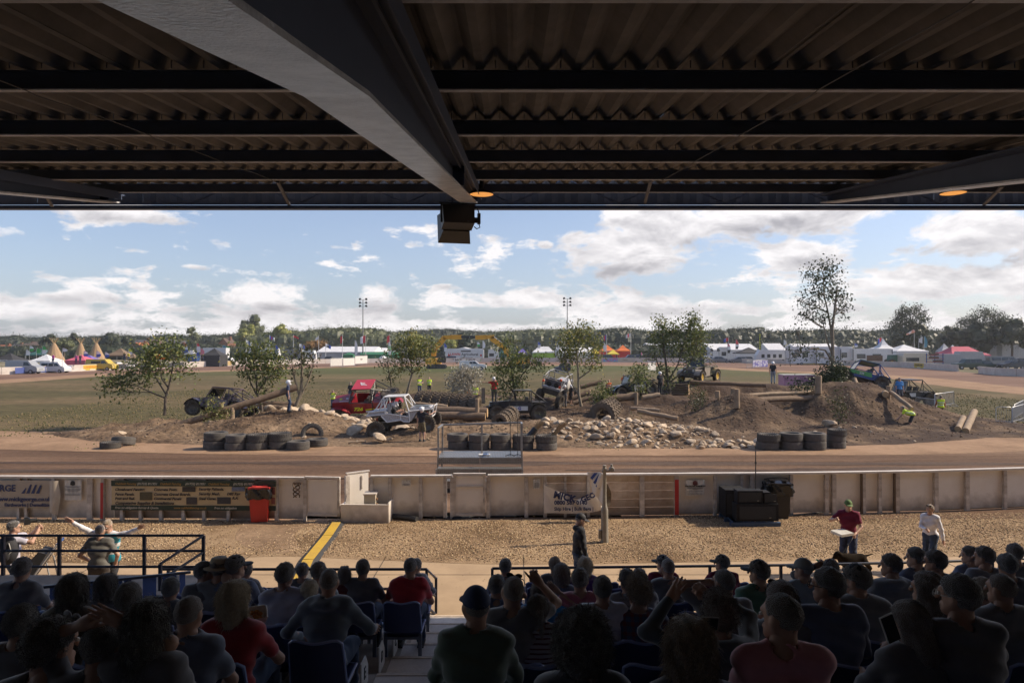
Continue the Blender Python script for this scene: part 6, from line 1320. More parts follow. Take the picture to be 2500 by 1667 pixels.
 seg+=[((x0,-hw*rf,cabz),(x0,hw,hoodz)),((-xf-.45,-hw*.9,hoodz),(x0,hw*rf,cabz))];cage(t,seg,cm,.028)
 if roofm:b=MB();b.box(((x0+x1-.15)/2,0,cabz+.03),(x1-x0-.1,W*.88,.03),roofm);b.build('roof',t)
 if screen:b=MB();b.add([(x1-.14,-hw*.8,cabz-.06),(x1-.14,hw*.8,cabz-.06),(x1+.11,hw*.88,hoodz+.04),(x1+.11,-hw*.88,hoodz+.04)],[(0,1,2,3)],GLASS);b.build('windscreen',t)
 seat_pair(t,(x0+x1)/2-.1,body_z+.05,W,DUSTK)
 if spare:wheel(t,-xf-.1,0,hoodz+.18,r*1.05,.32,rim).rotation_euler=(0,.1,0)
 if extra:extra(t)
 return t
MARO=pnt('dark_purple',(.075,.045,.075),(.26,.21,.22),nscale=13,rough=.45);RED_T=pnt('race_red',(.30,.012,.022),(.18,.012,.018));REDR=pnt('roof_red',(.50,.035,.055),(.42,.03,.045));BLKP=pnt('gloss_black',(.018,.02,.026),(.05,.05,.055),rough=.25)
offroader('mud splashed dark purple off road car with an open cage, behind the long log',541,1017,41.0,R(172),MARO,rot=(R(6),R(-3),R(170)),wbs=2.75,r=.44,hoodz=1.12,cabz=1.72,cabx=(-.75,.50),roofm=MARO,cagem=pnt('cage_plum',(.10,.06,.09)))
YEL=mat('number_yellow',(.72,.74,.03),.5,emis=None);WHL=mat('number_white',(.7,.7,.7),.5)
def red_extra(t):
 text_mesh('lettering','JFT',.36,WHL,t,(-.02,-.02,2.395),rot=(0,0,R(-72)),bold=.01,shear=.3);text_mesh('lettering','726',.30,YEL,t,(.28,.80,1.08),rot=(R(90),0,R(180)),bold=.014,shear=.3,sx=1.25)
 b=MB();b.box((-.45,.80,1.06),(.55,.012,.06),YEL,rot=(0,.1,0));b.box((-.5,.80,.92),(.62,.012,.10),WHL);b.build('side_stripe',t)
 text_mesh('lettering','81',.20,YEL,t,(1.46,.1,1.475),rot=(0,0,R(-90)),bold=.012);text_mesh('lettering','JFT',.18,WHL,t,(1.05,.1,1.50),rot=(0,0,R(-90)),bold=.008)
 b=MB();b.box((1.1,.5,1.50),(.7,.05,.008),WHL);b.build('bonnet_stripe',t)
offroader('red off road truck numbered 726 with a spare wheel on its tub',898,1023,42.6,R(178),RED_T,L=4.2,W=1.62,r=.54,wbs=3.0,hoodz=1.52,cabz=2.34,cabx=(-.60,.66),tail='tub',rot=(R(-21),R(2),R(177)),roofm=REDR,spare=True,extra=red_extra,body_z=.90,cagem=BLKP)
def plates(t):
 b=MB();b.box((-.1,.85,.72),(1.05,.012,.26),WHT);b.build('number_plate',t);text_mesh('lettering','G',.26,mat('print_violet',(.06,.05,.25),.6),t,(-.12,.865,.72),rot=(R(90),0,R(180)),bold=.012);text_mesh('lettering','49',.16,BLK,t,(.26,.865,.72),rot=(R(90),0,R(180)),bold=.006)
offroader('black open jeep with white number plates beside the striped small tyres',1262,1023,42.8,R(182),BLKP,wbs=2.58,r=.45,hoodz=1.18,cabz=1.80,cabx=(-.85,.35),roofm=pnt('grey_canvas',(.22,.23,.22)),screen=False,extra=plates,rot=(R(2),0,R(183)))
offroader('black low slung jeep with its nose down left behind the leafy bush',1545,969,49.5,R(188),BLKP,wbs=2.3,r=.42,hoodz=1.05,cabz=1.62,cabx=(-.85,.28),rot=(R(5),R(8),R(192)),roofm=None,extra=lambda t:MB().box((-.35,.86,.62),(.9,.014,.42),WHT).build('number_panel',t))
offroader('black and tan pickup jeep with yellow wheels parked on the rear mound',1707,932,57.2,R(228),pnt('tan_mud',(.20,.17,.12),(.33,.28,.24),nscale=5),wbs=2.75,r=.48,hoodz=1.30,cabz=2.0,cabx=(-.35,.62),tail='deck',rim=RIMY,roofm=pnt('tan_roof',(.22,.20,.14)),cagem=pnt('cage_tan',(.22,.19,.10)),W=1.75,extra=lambda t:MB().prism([(.5,.7),(.6,1.32),(1.75,1.24),(1.82,.75)],'y',-.56,.56,BLKP).build('black_nose',t))
GRN=pnt('race_green',(.07,.32,.06));BLU=pnt('race_blue',(.02,.05,.22))
def gb(t):
 b=MB();b.prism([(-.6,.68),(-.5,.98),(1.7,.92),(1.85,.72)],'y',.80,.82,GRN);b.build('green_flash',t);text_mesh('lettering','270',.2,WHT,t,(.1,.835,.8),rot=(R(90),0,R(180)),bold=.006)
offroader('blue and green tube buggy with its nose lifted on top of the right mound',2092,943,47.2,R(176),BLU,wbs=2.5,r=.42,hoodz=1.02,cabz=1.72,cabx=(-.95,.45),rot=(R(10),R(-14),R(168)),cagem=BLU,roofm=pnt('panel_green',(.10,.28,.09)),extra=gb,cat='buggy')
offroader('black side by side buggy standing on the grass behind the right mound',2219,988,52.5,R(184),BLKP,wbs=2.15,r=.46,hoodz=1.08,cabz=1.92,cabx=(-.60,.72),roofm=pnt('roof_black',(.03,.03,.035)),cat='buggy',rot=(0,0,R(186)),extra=lambda t:MB().box((.3,.84,.82),(.5,.012,.28),WHT).build('number_panel',t))
def silver():
 d=49.5;s=d/FPX;t=empty('off_road_buggy',P(1356,978,d),label='silver buggy climbing away with orange tail lamps and two round fans',cat='buggy');t.rotation_euler=(R(14),R(-9),R(62));SV=pnt('silver',(.42,.42,.43),(.30,.28,.27));BK=DUSTK;OR=mat('lamp_orange',(.75,.10,.02),.4)
 for sx in(-1,1):
  for sy in(-1,1):wheel(t,sx*1.2,sy*.78,.48,.48,.32)
 b=MB();b.box((-.1,0,.95),(2.4,1.3,.34),BK);b.build('chassis',t);b=MB();b.box((-1.25,0,1.25),(.1,1.4,.10),SV);b.box((-.9,0,1.2),(.8,1.45,.06),SV);b.build('rear_deck',t)
 b=MB();b.box((-1.0,0,1.55),(.06,1.25,.5),mat('mesh_grey',(.12,.12,.13),.7));b.build('radiator_panel',t)
 for sy in(-.28,.28):b=MB();b.cyl((-1.06,sy,1.46),(-1.02,sy,1.46),.19,BLK,n=20);b.build('fan',t)
 cage(t,both([((-1.2,1.25),(-1.15,1.95)),((-1.15,1.95),(-.2,2.15)),((-.2,2.15),(.6,2.1)),((.6,2.1),(.95,1.35)),((-.2,2.15),(-.2,1.1)),((-1.2,1.3),(-.2,2.1))],1.45)+cross([(-1.15,1.95),(-.2,2.15),(.6,2.1),(-1.2,1.27)],1.45),SV,.032)
 for y_,z_ in((.68,1.62),(-.62,1.98),(-.62,1.45)):b=MB();b.ell((-1.2,y_,z_),(.08,.09,.11),OR,10,6);b.build('tail_lamp',t,60)
 b=MB();b.box((1.25,0,1.15),(.9,.95,.4),SV);b.build('bonnet',t);b=MB();b.ell((.3,-.7,1.35),(.35,.05,.38),WHT,14,6);b.build('round_panel',t,60)
 seat_pair(t,-.2,1.05,1.45,BK)
silver()
JY=mat('digger_yellow',(.85,.40,.02),.5,col2=(.75,.33,.02),nscale=2);JK=mat('digger_black',(.025,.028,.03),.55)
def excavator(d,base,body,boom,lab,flip=1):
 s=d/FPX;bx,by=base;o=P(bx,by,d);o.z=0;t=empty('excavator',o,label=lab,cat='excavator');Q=lambda px,py:((px-bx)*s,ZD(py,d))
 for yy in(-1.1,1.1):
  b=MB();b.prism([(-1.9,.12),(-1.7,0),(1.7,0),(1.95,.2),(1.95,.55),(1.7,.8),(-1.7,.8),(-1.95,.5)],'y',yy-.28,yy+.28,JK);b.build('track',t)
  for k in range(6):b=MB();b.cyl((-1.5+k*.6,yy-.32,.4),(-1.5+k*.6,yy+.32,.4),.2,mat('roller',(.06,.055,.05),.7),n=10);b.build('track_roller',t)
 b=MB();b.prism([(-2.1*flip,.95),(-2.1*flip,1.9),(-1.6*flip,2.15),(-.1*flip,2.1),(.8*flip,1.5),(.9*flip,.95)],'y',-1.25,1.25,JY);b.build('engine_housing',t);b=MB();b.cyl((0,0,.7),(0,0,.98),.7,JK,n=16);b.build('slew_ring',t)
 b=MB();b.prism([(.3*flip,1.3),(.3*flip,2.75),(.6*flip,2.95),(1.7*flip,2.9),(2.0*flip,2.2),(1.9*flip,1.2)],'y',-1.25,-.15,GLASS);b.build('cab',t)
 b=MB();[b.bar(a,c,.07,.07,JK)for a,c in(((.3*flip,-1.26,1.3),(.3*flip,-1.26,2.8)),((1.7*flip,-1.26,2.9),(2.0*flip,-1.26,2.2)),((2.0*flip,-1.26,2.2),(1.9*flip,-1.26,1.2)),((.3*flip,-1.26,2.9),(1.7*flip,-1.26,2.95)))];b.build('cab_frame',t)
 P3=[Vector((Q(*p)[0],.25,Q(*p)[1]))for p in boom[0]]
 for nm,seg,w0 in(('boom',boom[0],.82),('dipper',boom[1],.72)):
  b=MB();pts_=[Vector((Q(*p)[0],.25,Q(*p)[1]))for p in seg];n=len(pts_)
  for i in range(n-1):
   th=w0*(1.15 if 0<i<n-1 else 1.0)*1.1;b.bar(pts_[i],pts_[i+1]+(pts_[i+1]-pts_[i]).normalized()*.12,.42,th,JY)
  b.build(nm,t)
 b=MB();q=[Vector((Q(*p)[0],.25,Q(*p)[1]))for p in boom[2]];b.tube(q,.09,mat('chrome',(.5,.5,.5),.25,metal=.8),8);b.build('hydraulic_ram',t,60)
 b=MB();q=[Vector((Q(*p)[0],.25,Q(*p)[1]))for p in boom[3]];b.bar(q[0],q[1],.7,.55,JK);b.build('coupler',t);return t
excavator(138,(1066,901),None,(((1058,870),(1060,852),(1074,838),(1084,825)),((1082,824),(1100,823),(1126,823)),((1070,850),(1082,832)),((1126,822),(1146,823))),'yellow excavator on the infield with its arm raised to the right',1)
excavator(140,(1268,899),None,(((1252,880),(1238,862),(1232,850),(1200,826)),((1206,822),(1188,823),(1162,824)),((1206,823),(1228,838)),((1160,823),(1146,822))),'yellow excavator behind the tangled tree with its arm raised to the left',-1)
VW=pnt('van_white',(.66,.66,.67),(.58,.58,.58),rough=.4)
def vehicle(lab,cat,prof,W,col,d,px,py,windows,wheels=(.5,-.5),r=.34,rz=0.0,name='parked_car',flip=1,extra=None,group=None,z=None,win=GLASS):
 """prof: side outline (x, z) in metres, nose to +X; windows: list of quads on the side."""
 o=P(px,py,d);o.z=0 if z is None else z;t=empty(name,o,rz+(0 if flip>0 else math.pi),label=lab,cat=cat,group=group);hw=W/2
 b=MB();n=len(prof);vs=[];top=max(p[1]for p in prof)
 for sy in(-1,1):
  for x,z_ in prof:k=1-.16*max(0,(z_-top*.55)/(top*.45))if cat not in('caravan','trailer','truck','bus')else 1-.03*z_/top;vs.append((x,sy*hw*k,z_))
 b.add(vs,[(i,(i+1)%n,(i+1)%n+n,i+n)for i in range(n)]+[tuple(range(n))[::-1],tuple(range(n,2*n))],col);b.build('body',t)
 for w in windows:
  for sy in(-1,1):
   b=MB();k=[1-.16*max(0,(z_-top*.55)/(top*.45))if cat not in('caravan','trailer','truck','bus')else 1-.03*z_/top for _,z_ in w];b.add([(x,sy*(hw*kk+.012),z_)for(x,z_),kk in zip(w,k)],[tuple(range(len(w)))],win);b.build('window',t)
 L_=max(p[0]for p in prof)-min(p[0]for p in prof)
 for wx in wheels:
  for sy in(-1,1):b=MB();b.cyl((wx,sy*(hw-.2),r),(wx,sy*(hw+.02),r),r,RUBD,n=16);b.cyl((wx,sy*(hw+.02),r),(wx,sy*(hw+.03),r),r*.55,mat('hub_grey',(.3,.3,.31),.4),n=12);b.build('wheel',t,40)
 x1=max(p[0]for p in prof)
 for sy in(-1,1):b=MB();b.box((x1-.06,sy*hw*.72,.72),(.14,.3,.14),LAMPG);b.build('headlight',t)
 if extra:extra(t)
 return t
SUV=[(-2.2,.35),(-2.25,.95),(-2.1,1.75),(-1.9,1.82),(.35,1.80),(.95,1.15),(2.1,1.02),(2.22,.8),(2.22,.38)];SUVW=[[(-1.95,1.15),(-1.9,1.68),(-1.15,1.70),(-1.15,1.15)],[(-1.05,1.15),(-1.05,1.70),(-.25,1.70),(-.25,1.15)],[(-.15,1.15),(-.15,1.70),(.3,1.70),(.78,1.15)]]
HAT=[(-1.95,.3),(-2.0,.85),(-1.75,1.35),(-1.3,1.47),(.1,1.46),(.95,.98),(1.8,.85),(1.98,.6),(1.95,.3)];HATW=[[(-1.6,.98),(-1.4,1.34),(-.65,1.36),(-.65,.95)],[(-.58,.95),(-.58,1.36),(.05,1.36),(.7,.95)]]
VAN=[(-2.5,.35),(-2.5,2.0),(-2.4,2.1),(1.0,2.08),(1.7,1.35),(2.4,1.1),(2.5,.8),(2.5,.35)];VANW=[[(.35,1.3),(.35,1.85),(.95,1.85),(1.45,1.3)]];VANWW=VANW+[[(-.75,1.3),(-.75,1.85),(.2,1.85),(.2,1.3)],[(-2.2,1.3),(-2.2,1.85),(-.9,1.85),(-.9,1.3)]]
PICK=[(-2.5,.45),(-2.55,1.35),(-2.4,1.80),(-.95,1.82),(-.6,1.82),(.45,1.80),(1.15,1.25),(2.35,1.12),(2.5,.9),(2.5,.45)];PICKW=[[(-.55,1.28),(-.6,1.70),(-.05,1.70),(-.05,1.28)],[(.03,1.28),(.03,1.70),(.40,1.68),(.85,1.28)]]
vehicle('white pickup with a canopy standing on the infield between the excavators','pickup',PICK,1.85,VW,128,1155,900,PICKW,(1.55,-1.6),.38,flip=1)
# ================================================================ far wall and everything behind it
FW=mat('far_wall_white',(.60,.55,.50),.7,col2=(.46,.39,.34),nscale=.8,bump=.02);
def arc(c):
 c=np.array(c);s=np.r_[0,np.cumsum(np.hypot(*np.diff(c,axis=0).T))];return c,s
wc,ws=arc(wall_c)
fw=empty('circuit_wall',(0,150,0),label='long white concrete wall round the far side of the track',cat='wall')
fw2=empty('circuit_wall',(80,110,0),label='separate white wall section at the far right edge of the track',cat='wall')
def wpx(i):return 1250+wc[i][0]/wc[i][1]*FPX
segs=np.arange(0,ws[-1],4.0)
for a,c in zip(segs,segs[1:]):
 p=[np.interp(a,ws,wc[:,k])for k in(0,1)];q=[np.interp(c,ws,wc[:,k])for k in(0,1)];pxm=1250+(p[0]+q[0])/(p[1]+q[1])*FPX
 if p[1]<60:continue
 if p[0]>0 and 2347<pxm<2380:continue
 par=fw2 if pxm>=2380 and p[0]>0 else fw;O=par.location
 b=MB();b.bar(Vector((p[0]-O.x,p[1]-O.y,.6)),Vector((q[0]-O.x,q[1]-O.y,.6))-(Vector((q[0]-p[0],q[1]-p[1],0)).normalized()*.03),.2,1.2,FW);b.build('wall_section',par)
def wall_at(px,z=0.0,back=.25):
 X_=(px-1250)/FPX;k=wc[:,0]-X_*wc[:,1];idx=[i for i in range(len(wc)-1)if(k[i]<=0)!=(k[i+1]<=0)and wc[i][1]>60];i=max(idx,key=lambda j:wc[j][1])if px<2300 else idx[-1];t_=k[i]/(k[i]-k[i+1]);p=wc[i]*(1-t_)+wc[i+1]*t_;tg=wc[i+1]-wc[i];tg=tg/np.linalg.norm(tg);return Vector((p[0],p[1],z)),Vector((tg[0],tg[1],0))
def wall_banner(px0,px1,lab,col,txt=None,tcol=None,size=.5,extra=None,y0=.15,y1=1.1):
 p,tg=wall_at((px0+px1)/2);s=p.y/FPX;n=Vector((tg.y,-tg.x,0));w=(px1-px0)*s/max(.3,abs(tg.x));t=empty('wall_banner',p+n*.14+Vector((0,0,0)),math.atan2(tg.y,tg.x),label=lab,cat='banner')
 b=MB();b.box((0,0,(y0+y1)/2),(w,.02,y1-y0),col);b.build('sheet',t)
 if txt:text_mesh('lettering',txt,size,tcol or BLK,t,(0,-.02,(y0+y1)/2+(.08 if extra else 0)),bold=.02,sx=1.1)
 if extra:extra(t,w)
BY=mat('banner_yellow',(.55,.40,.04),.6);BO=mat('banner_orange',(.6,.2,.03),.6);BLB=mat('banner_blue',(.06,.09,.28),.6);BLKB=mat('banner_black',(.03,.03,.035),.6)
def tyrebits(t,w):
 for k in range(5):b=MB();b.box((-w/2+(k+.5)*w/5,-.015,.26),(w/9,.01,.12),WHL);b.build('stripe',t)
wall_banner(84,131,'blue and white car advert on the left of the far wall',BLB,extra=lambda t,w:[MB().box((x*w,-.015,.6),(.22*w,.01,.6),m).build('picture',t)for x,m in((-.18,mat('ad_dark',(.10,.08,.08),.6)),(.13,WHL),(.36,mat('ad_green',(.2,.26,.1),.6)))])
wall_banner(203,247,'yellow off road magazine banner on the left of the far wall',BY,'LANDROVER',BO,.62,tyrebits);wall_banner(284,352,'black maker banner with a white oval on the far wall',BLKB,'DEFENDER',WHL,.34,extra=lambda t,w:MB().lathe([(.42,-.01),(.36,-.015)],(-w*.28,-.02,.6),'y',WHL,20).build('oval',t));wall_banner(362,426,'dark banner partly behind the leaning tree on the far wall',BLKB)
wall_banner(540,573,'straw coloured banner on the far wall left of the bushy tree',mat('straw_col',(.42,.28,.10),.8,col2=(.6,.45,.22),nscale=4))
wall_banner(1085,1180,'white banner with black capitals on the far wall between the excavators',WHT,'T BALFE      T BALFE',BLK,.66,extra=lambda t,w:[MB().lathe([(.22,-.01),(.12,-.012)],(x*w,-.02,.5),'y',mat('leaf_green_print',(.2,.42,.12),.6),10).build('leaf_logo',t)for x in(-.45,-.12,.06,.42)])
wall_banner(1472,1508,'colourful splash banner on the centre of the far wall',mat('multi_col',(.55,.12,.30),.6,col2=(.10,.45,.6),nscale=1.6,contrast=2.5));wall_banner(1508,1545,'cream banner with small print on the centre of the far wall',mat('cream_b',(.50,.46,.36),.6),'CONSULT',mat('print_tan',(.25,.2,.12),.6),.3)
wall_banner(1956,1994,'yellow banner low on the far wall left of the tall tree',BY,'LANDROVER',BLKB,.6);wall_banner(2056,2180,'long white banner about a waterproof phone on the far wall',WHT,'A DURABLE WATERPROOF SMARTPHONE',BLK,.34,extra=lambda t,w:text_mesh('lettering','THAT WILL SURVIVE THE ELEMENTS',.34,BLK,t,(0,-.02,.34),bold=.01));wall_banner(2222,2267,'yellow and black magazine banner near the right end of the far wall',BY,'LANDROVER',BLKB,.5,tyrebits)
BARR=mat('galvanised',(.42,.42,.42),.4,metal=.4)
def barrier(a,c,h,lab,sheet_=None,txt=None,group=None,tcol=None):
 a,c=Vector(a),Vector(c);d_=c-a;L_=d_.length;t=empty('crowd_barrier',(a.x,a.y,a.z),math.atan2(d_.y,d_.x),label=lab,cat='barrier',group=group);b=MB()
 b.tube([(0,0,.12),(0,0,h-.08),(.08,0,h),(L_-.08,0,h),(L_,0,h-.08),(L_,0,.12)],.022,BARR,6);b.bar((0,0,.2),(L_,0,.2),.03,.03,BARR);b.build('frame',t,60)
 n_=int(L_/.12);b=MB()
 for k in range(1,n_):b.bar((k*L_/n_,0,.2),(k*L_/n_,0,h),.010,.010,BARR)
 b.build('bars',t)
 for x in(.12,L_-.12):b=MB();b.bar((x,-.32,.02),(x,.32,.02),.035,.03,BARR);b.bar((x,-.3,.03),(x,0,.2),.02,.02,BARR);b.bar((x,.3,.03),(x,0,.2),.02,.02,BARR);b.build('foot',t)
 if sheet_:b=MB();b.box((L_/2,-.04,h*.55),(L_*.96,.012,h*.78),sheet_);b.build('sheet',t);txt and text_mesh('lettering',txt,h*.3,tcol or BLK,t,(L_/2,-.055,h*.6),bold=.01)
 return t
gb_=lambda px,py:G(px,py)
barrier(G(806,897),G(836,896),2.0,'left section of the white sheeted barriers on the far track',WHT,group=None);barrier(G(837,896),G(866,894.5),2.0,'middle section of the white sheeted barriers on the far track',WHT);barrier(G(866,892),G(897,890),2.3,'right barrier with a blue car print on the far track',WHT,'4x4',mat('logo_blue',(.03,.07,.28),.6))
barrier(G(1823,899.5),G(1836,899),1.6,'bare barrier beside the purple advert on the far track');barrier(G(1837,899),G(1875,898),1.7,'barrier covered with a purple advert on the far track',mat('purple_print',(.12,.10,.38),.6,col2=(.55,.54,.6),nscale=1.7,contrast=3));barrier(G(1582,907),G(1601,906),1.6,'short sheeted barrier behind the leafy tree',WHT)
barrier(P(2236,1000,49),P(2282,999,47),.9,'crowd barrier leaning beside the black side by side buggy');barrier(P(2282,999,47),P(2329,996,49.5),1.05,'crowd barrier carried by the man in the yellow vest')
for k,(a,c)in enumerate((((2432,1036),(2470,1037)),((2472,1037),(2500,1028)),((2501,1027),(2530,1020)),((2476,1027),(2499,1013)))):barrier(G(*a),G(*c),1.05 if k<3 else 1.0,'%s crowd barrier at the right edge of the course'%['leftmost','second','outermost','rear'][k])
CANV={k:mat('canvas_'+k,v,.8,col2=tuple(x*.8 for x in v),nscale=.9)for k,v in{'white':(.70,.70,.71),'grey':(.40,.40,.42),'pink':(.62,.13,.19),'rose':(.50,.09,.13),'purple':(.17,.13,.42),'black':(.035,.034,.036),'green':(.03,.17,.08),'lime':(.30,.48,.06),'orange':(.75,.17,.03),'red':(.60,.04,.03),'yellow':(.70,.55,.06),'brown':(.20,.14,.09),'blue':(.04,.10,.30),'teal':(.03,.11,.10)}.items()}
def gazebo(x0,x1,yt,d,col,lab,side=None,depth=None,peak='hip',txt=None,group=None,eave=None,wallm=None):
 w=(x1-x0)/FPX*d;top=ZD(yt,d);c=XD((x0+x1)/2,d);ev=eave or max(1.9,top*.62);dp=depth or w;t=empty('gazebo' if w<7 else 'marquee',(c,d+dp/2,0),label=lab,cat='gazebo' if w<7 else 'marquee',group=group);m=CANV[col];b=MB();hw,hd=w/2,dp/2
 if peak=='hip':r_=.12 if w<7 else .3;n=6;vs=[];ev_=ev
 if peak=='hip':
  ridge=hw*(.02 if dp>=w*.95 else .45);vs=[(-hw,-hd,ev),(hw,-hd,ev),(hw,hd,ev),(-hw,hd,ev),(-hw*.5-ridge*.5,-hd*.45,ev+(top-ev)*.42),(hw*.5+ridge*.5,-hd*.45,ev+(top-ev)*.42),(hw*.5+ridge*.5,hd*.45,ev+(top-ev)*.42),(-hw*.5-ridge*.5,hd*.45,ev+(top-ev)*.42),(-ridge,0,top),(ridge,0,top)]
  b.add(vs,[(0,1,5,4),(1,2,6,5),(2,3,7,6),(3,0,4,7),(4,5,9,8),(5,6,9),(6,7,8,9),(7,4,8)],m)
 elif peak=='gable':b.add([(-hw,-hd,ev),(hw,-hd,ev),(hw,hd,ev),(-hw,hd,ev),(-hw,0,top),(hw,0,top)],[(0,1,5,4),(2,3,4,5),(1,2,5),(3,0,4)],m)
 elif peak=='front':b.add([(-hw,-hd,ev),(hw,-hd,ev),(hw,hd,ev),(-hw,hd,ev),(0,-hd,top),(0,hd,top)],[(0,4,5,3),(4,1,2,5),(0,1,4),(2,3,5)],m)
 elif peak=='spire':
  rings=[(1,ev),(.62,ev+(top-ev)*.14),(.34,ev+(top-ev)*.36),(.14,ev+(top-ev)*.7),(.02,top)];vs=[]
  for k,z in rings:vs+=[(-hw*k,-hd*k,z),(hw*k,-hd*k,z),(hw*k,hd*k,z),(-hw*k,hd*k,z)]
  b.add(vs,[(4*i+j,4*i+(j+1)%4,4*i+4+(j+1)%4,4*i+4+j)for i in range(4)for j in range(4)],m)
 b.build('canopy',t);b=MB()
 for sx,sy,ww,dd in((0,-1,w,.03),(0,1,w,.03),(-1,0,.03,dp),(1,0,.03,dp)):b.box((sx*hw,sy*hd,ev-.13),(ww,dd,.26),m)
 b.build('valance',t)
 for sx in(-1,1):
  for sy in(-1,1):b=MB();b.box((sx*hw*.97,sy*hd*.97,ev/2),(.06,.06,ev),BARR);b.build('leg',t)
 if side:
  for sx,sy,ww,dd in((0,-.98,w*.96,.02),(-.98,0,.02,dp*.96),(.98,0,.02,dp*.96),(0,.98,w*.96,.02)):b=MB();b.box((sx*hw,sy*hd,(ev-.2)/2),(ww,dd,ev-.2),CANV[side]);b.build('side_wall',t)
 if txt:text_mesh('lettering',txt,min(.5,w*.12),WHL,t,(0,-hd-.03,ev-.13),bold=.01)
 return t
def tepee(px,yt,x0,x1,d,lab):
 top=ZD(yt+6,d);w=(x1-x0)/FPX*d/2;t=empty('tepee',(XD(px,d),d,0),label=lab,cat='tepee',group='tan tepees by the far wall');m=mat('tepee_tan',(.36,.24,.135),.85,col2=(.31,.20,.11),nscale=.6);b=MB();n=12;vs=[(w*1.05*math.cos(2*math.pi*k/n+.2),w*.9*math.sin(2*math.pi*k/n+.2),0)for k in range(n)]+[(.25*math.cos(2*math.pi*k/n),.25*math.sin(2*math.pi*k/n),top)for k in range(n)]
 b.add(vs,[(k,(k+1)%n,n+(k+1)%n,n+k)for k in range(n)],m);b.build('canvas',t)
 for k in range(5):a=k*1.26;b=MB();b.cyl((-.9*math.cos(a)*.5,-.9*math.sin(a)*.5,top-1.0),(1.0*math.cos(a),.6*math.sin(a),top+1.1),.06,CANE,n=6);b.build('pole',t)
tepee(132,831,104,168,150,'large tan tepee left of the pink gazebo');tepee(197,831,172,216,158,'middle tan tepee behind the purple gazebo');tepee(235,831,208,266,150,'right tan tepee behind the yellow van')
gazebo(-25,32,862,121,'black','black gazebo with white lettering at the left edge of the far side',txt='WARRIOR');gazebo(70,122,865,124,'white','white peaked gazebo behind the silver van');gazebo(158,208,866,128,'pink','pink gazebo between the white minibus and the yellow van','pink')
gazebo(188,226,867,134,'purple','purple gazebo behind the pink gazebo');gazebo(258,305,850,152,'brown','brown open gazebo right of the tepees');gazebo(366,390,862,150,'orange','small orange gazebo behind the leaning tree');gazebo(306,330,862,148,'brown','small tan gazebo left of the leaning tree')
gazebo(490,537,850,150,'black','black gazebo in front of the white box truck','black');gazebo(60,112,850,160,'teal','dark green gazebo left of the large tepee')
gazebo(772,912,846,212,'white','big white marquee with a grey gable left of the floodlight mast','grey',depth=18,peak='gable');gazebo(892,938,849,222,'white','white marquee right of the left floodlight mast','white',peak='gable',depth=10);gazebo(878,972,859,205,'green','long green marquee right of the left floodlight mast','green',depth=7,peak='gable',eave=2.0);gazebo(836,862,860,203,'green','small dark green gazebo beside the white hatchback','green')
for k,(a,c)in enumerate(((932,950),(952,972),(974,992))):gazebo(a,c,853,225,'white','%s of three small white pagodas behind the green marquee'%['leftmost','middle','rightmost'][k],peak='spire')
gazebo(1092,1168,848,215,'white','big white marquee behind the white banner trailer','white',depth=14,peak='front',eave=3.0);gazebo(1216,1240,851,205,'teal','dark green gazebo behind the arm of the right excavator','teal');gazebo(1264,1288,850,205,'purple','dull purple gazebo right of the tangled tree');gazebo(1300,1356,846,205,'white','white tent with lime green walls','lime',peak='hip',depth=6)
gazebo(1360,1450,848,212,'white','white marquee behind the pale trunked tree','white',peak='gable',depth=10);gazebo(1466,1504,842,215,'orange','orange and red gazebo left of the flag pole','red',txt='BRITPART');gazebo(1506,1540,842,215,'orange','orange gazebo right of the flag pole','red');gazebo(1484,1512,853,205,'yellow','yellow gazebo above the dark green estate car');gazebo(1444,1464,850,205,'yellow','small yellow gazebo at the right of the pale trunked tree')
gazebo(1588,1742,837,235,'white','very long white marquee behind the large leafy tree','white',peak='gable',depth=20);gazebo(1738,1852,839,225,'white','long white marquee behind the motorhome','white',peak='gable',depth=16);gazebo(1876,1920,838,205,'white','white gabled tent above the caravan','grey',peak='gable',depth=10);gazebo(1950,2060,839,210,'white','white marquee roof behind the tall thin tree','white',peak='gable',depth=14);gazebo(1808,1868,848,195,'black','grey awning beside the caravan')
gazebo(2144,2194,826,175,'white','tall white pagoda with a pointed top','white',peak='spire',eave=2.6+1.2);gazebo(2190,2268,841,170,'white','white frame marquee right of the tall pagoda','white',depth=8,eave=3.3);gazebo(2300,2326,838,175,'grey','grey wedge tent behind the red racks');gazebo(2318,2360,842,172,'white','white peaked tent left of the red gazebo',peak='spire',eave=3.2);gazebo(2326,2420,846,150,'rose','large red gazebo above the green land vehicles','grey',depth=8,eave=2.6)
b=MB();b.ell((0,0,0),(1.35*1.2,1.5,1.7),CANV['white'],16,10);o=b.build('dome_tent',None,180,loc=(XD(936,198),198,0));tag(o,'white igloo shaped dome tent beside the green marquee','tent')
CC={k:pnt('car_'+k,v,tuple(x*.8 for x in v))for k,v in{'silver':(.33,.34,.36),'white':(.66,.66,.66),'navy':(.03,.04,.075),'green':(.025,.05,.035),'black':(.025,.025,.028),'grey':(.16,.17,.18),'yellow':(.60,.42,.05),'blue':(.05,.10,.25),'cream':(.55,.50,.40)}.items()}
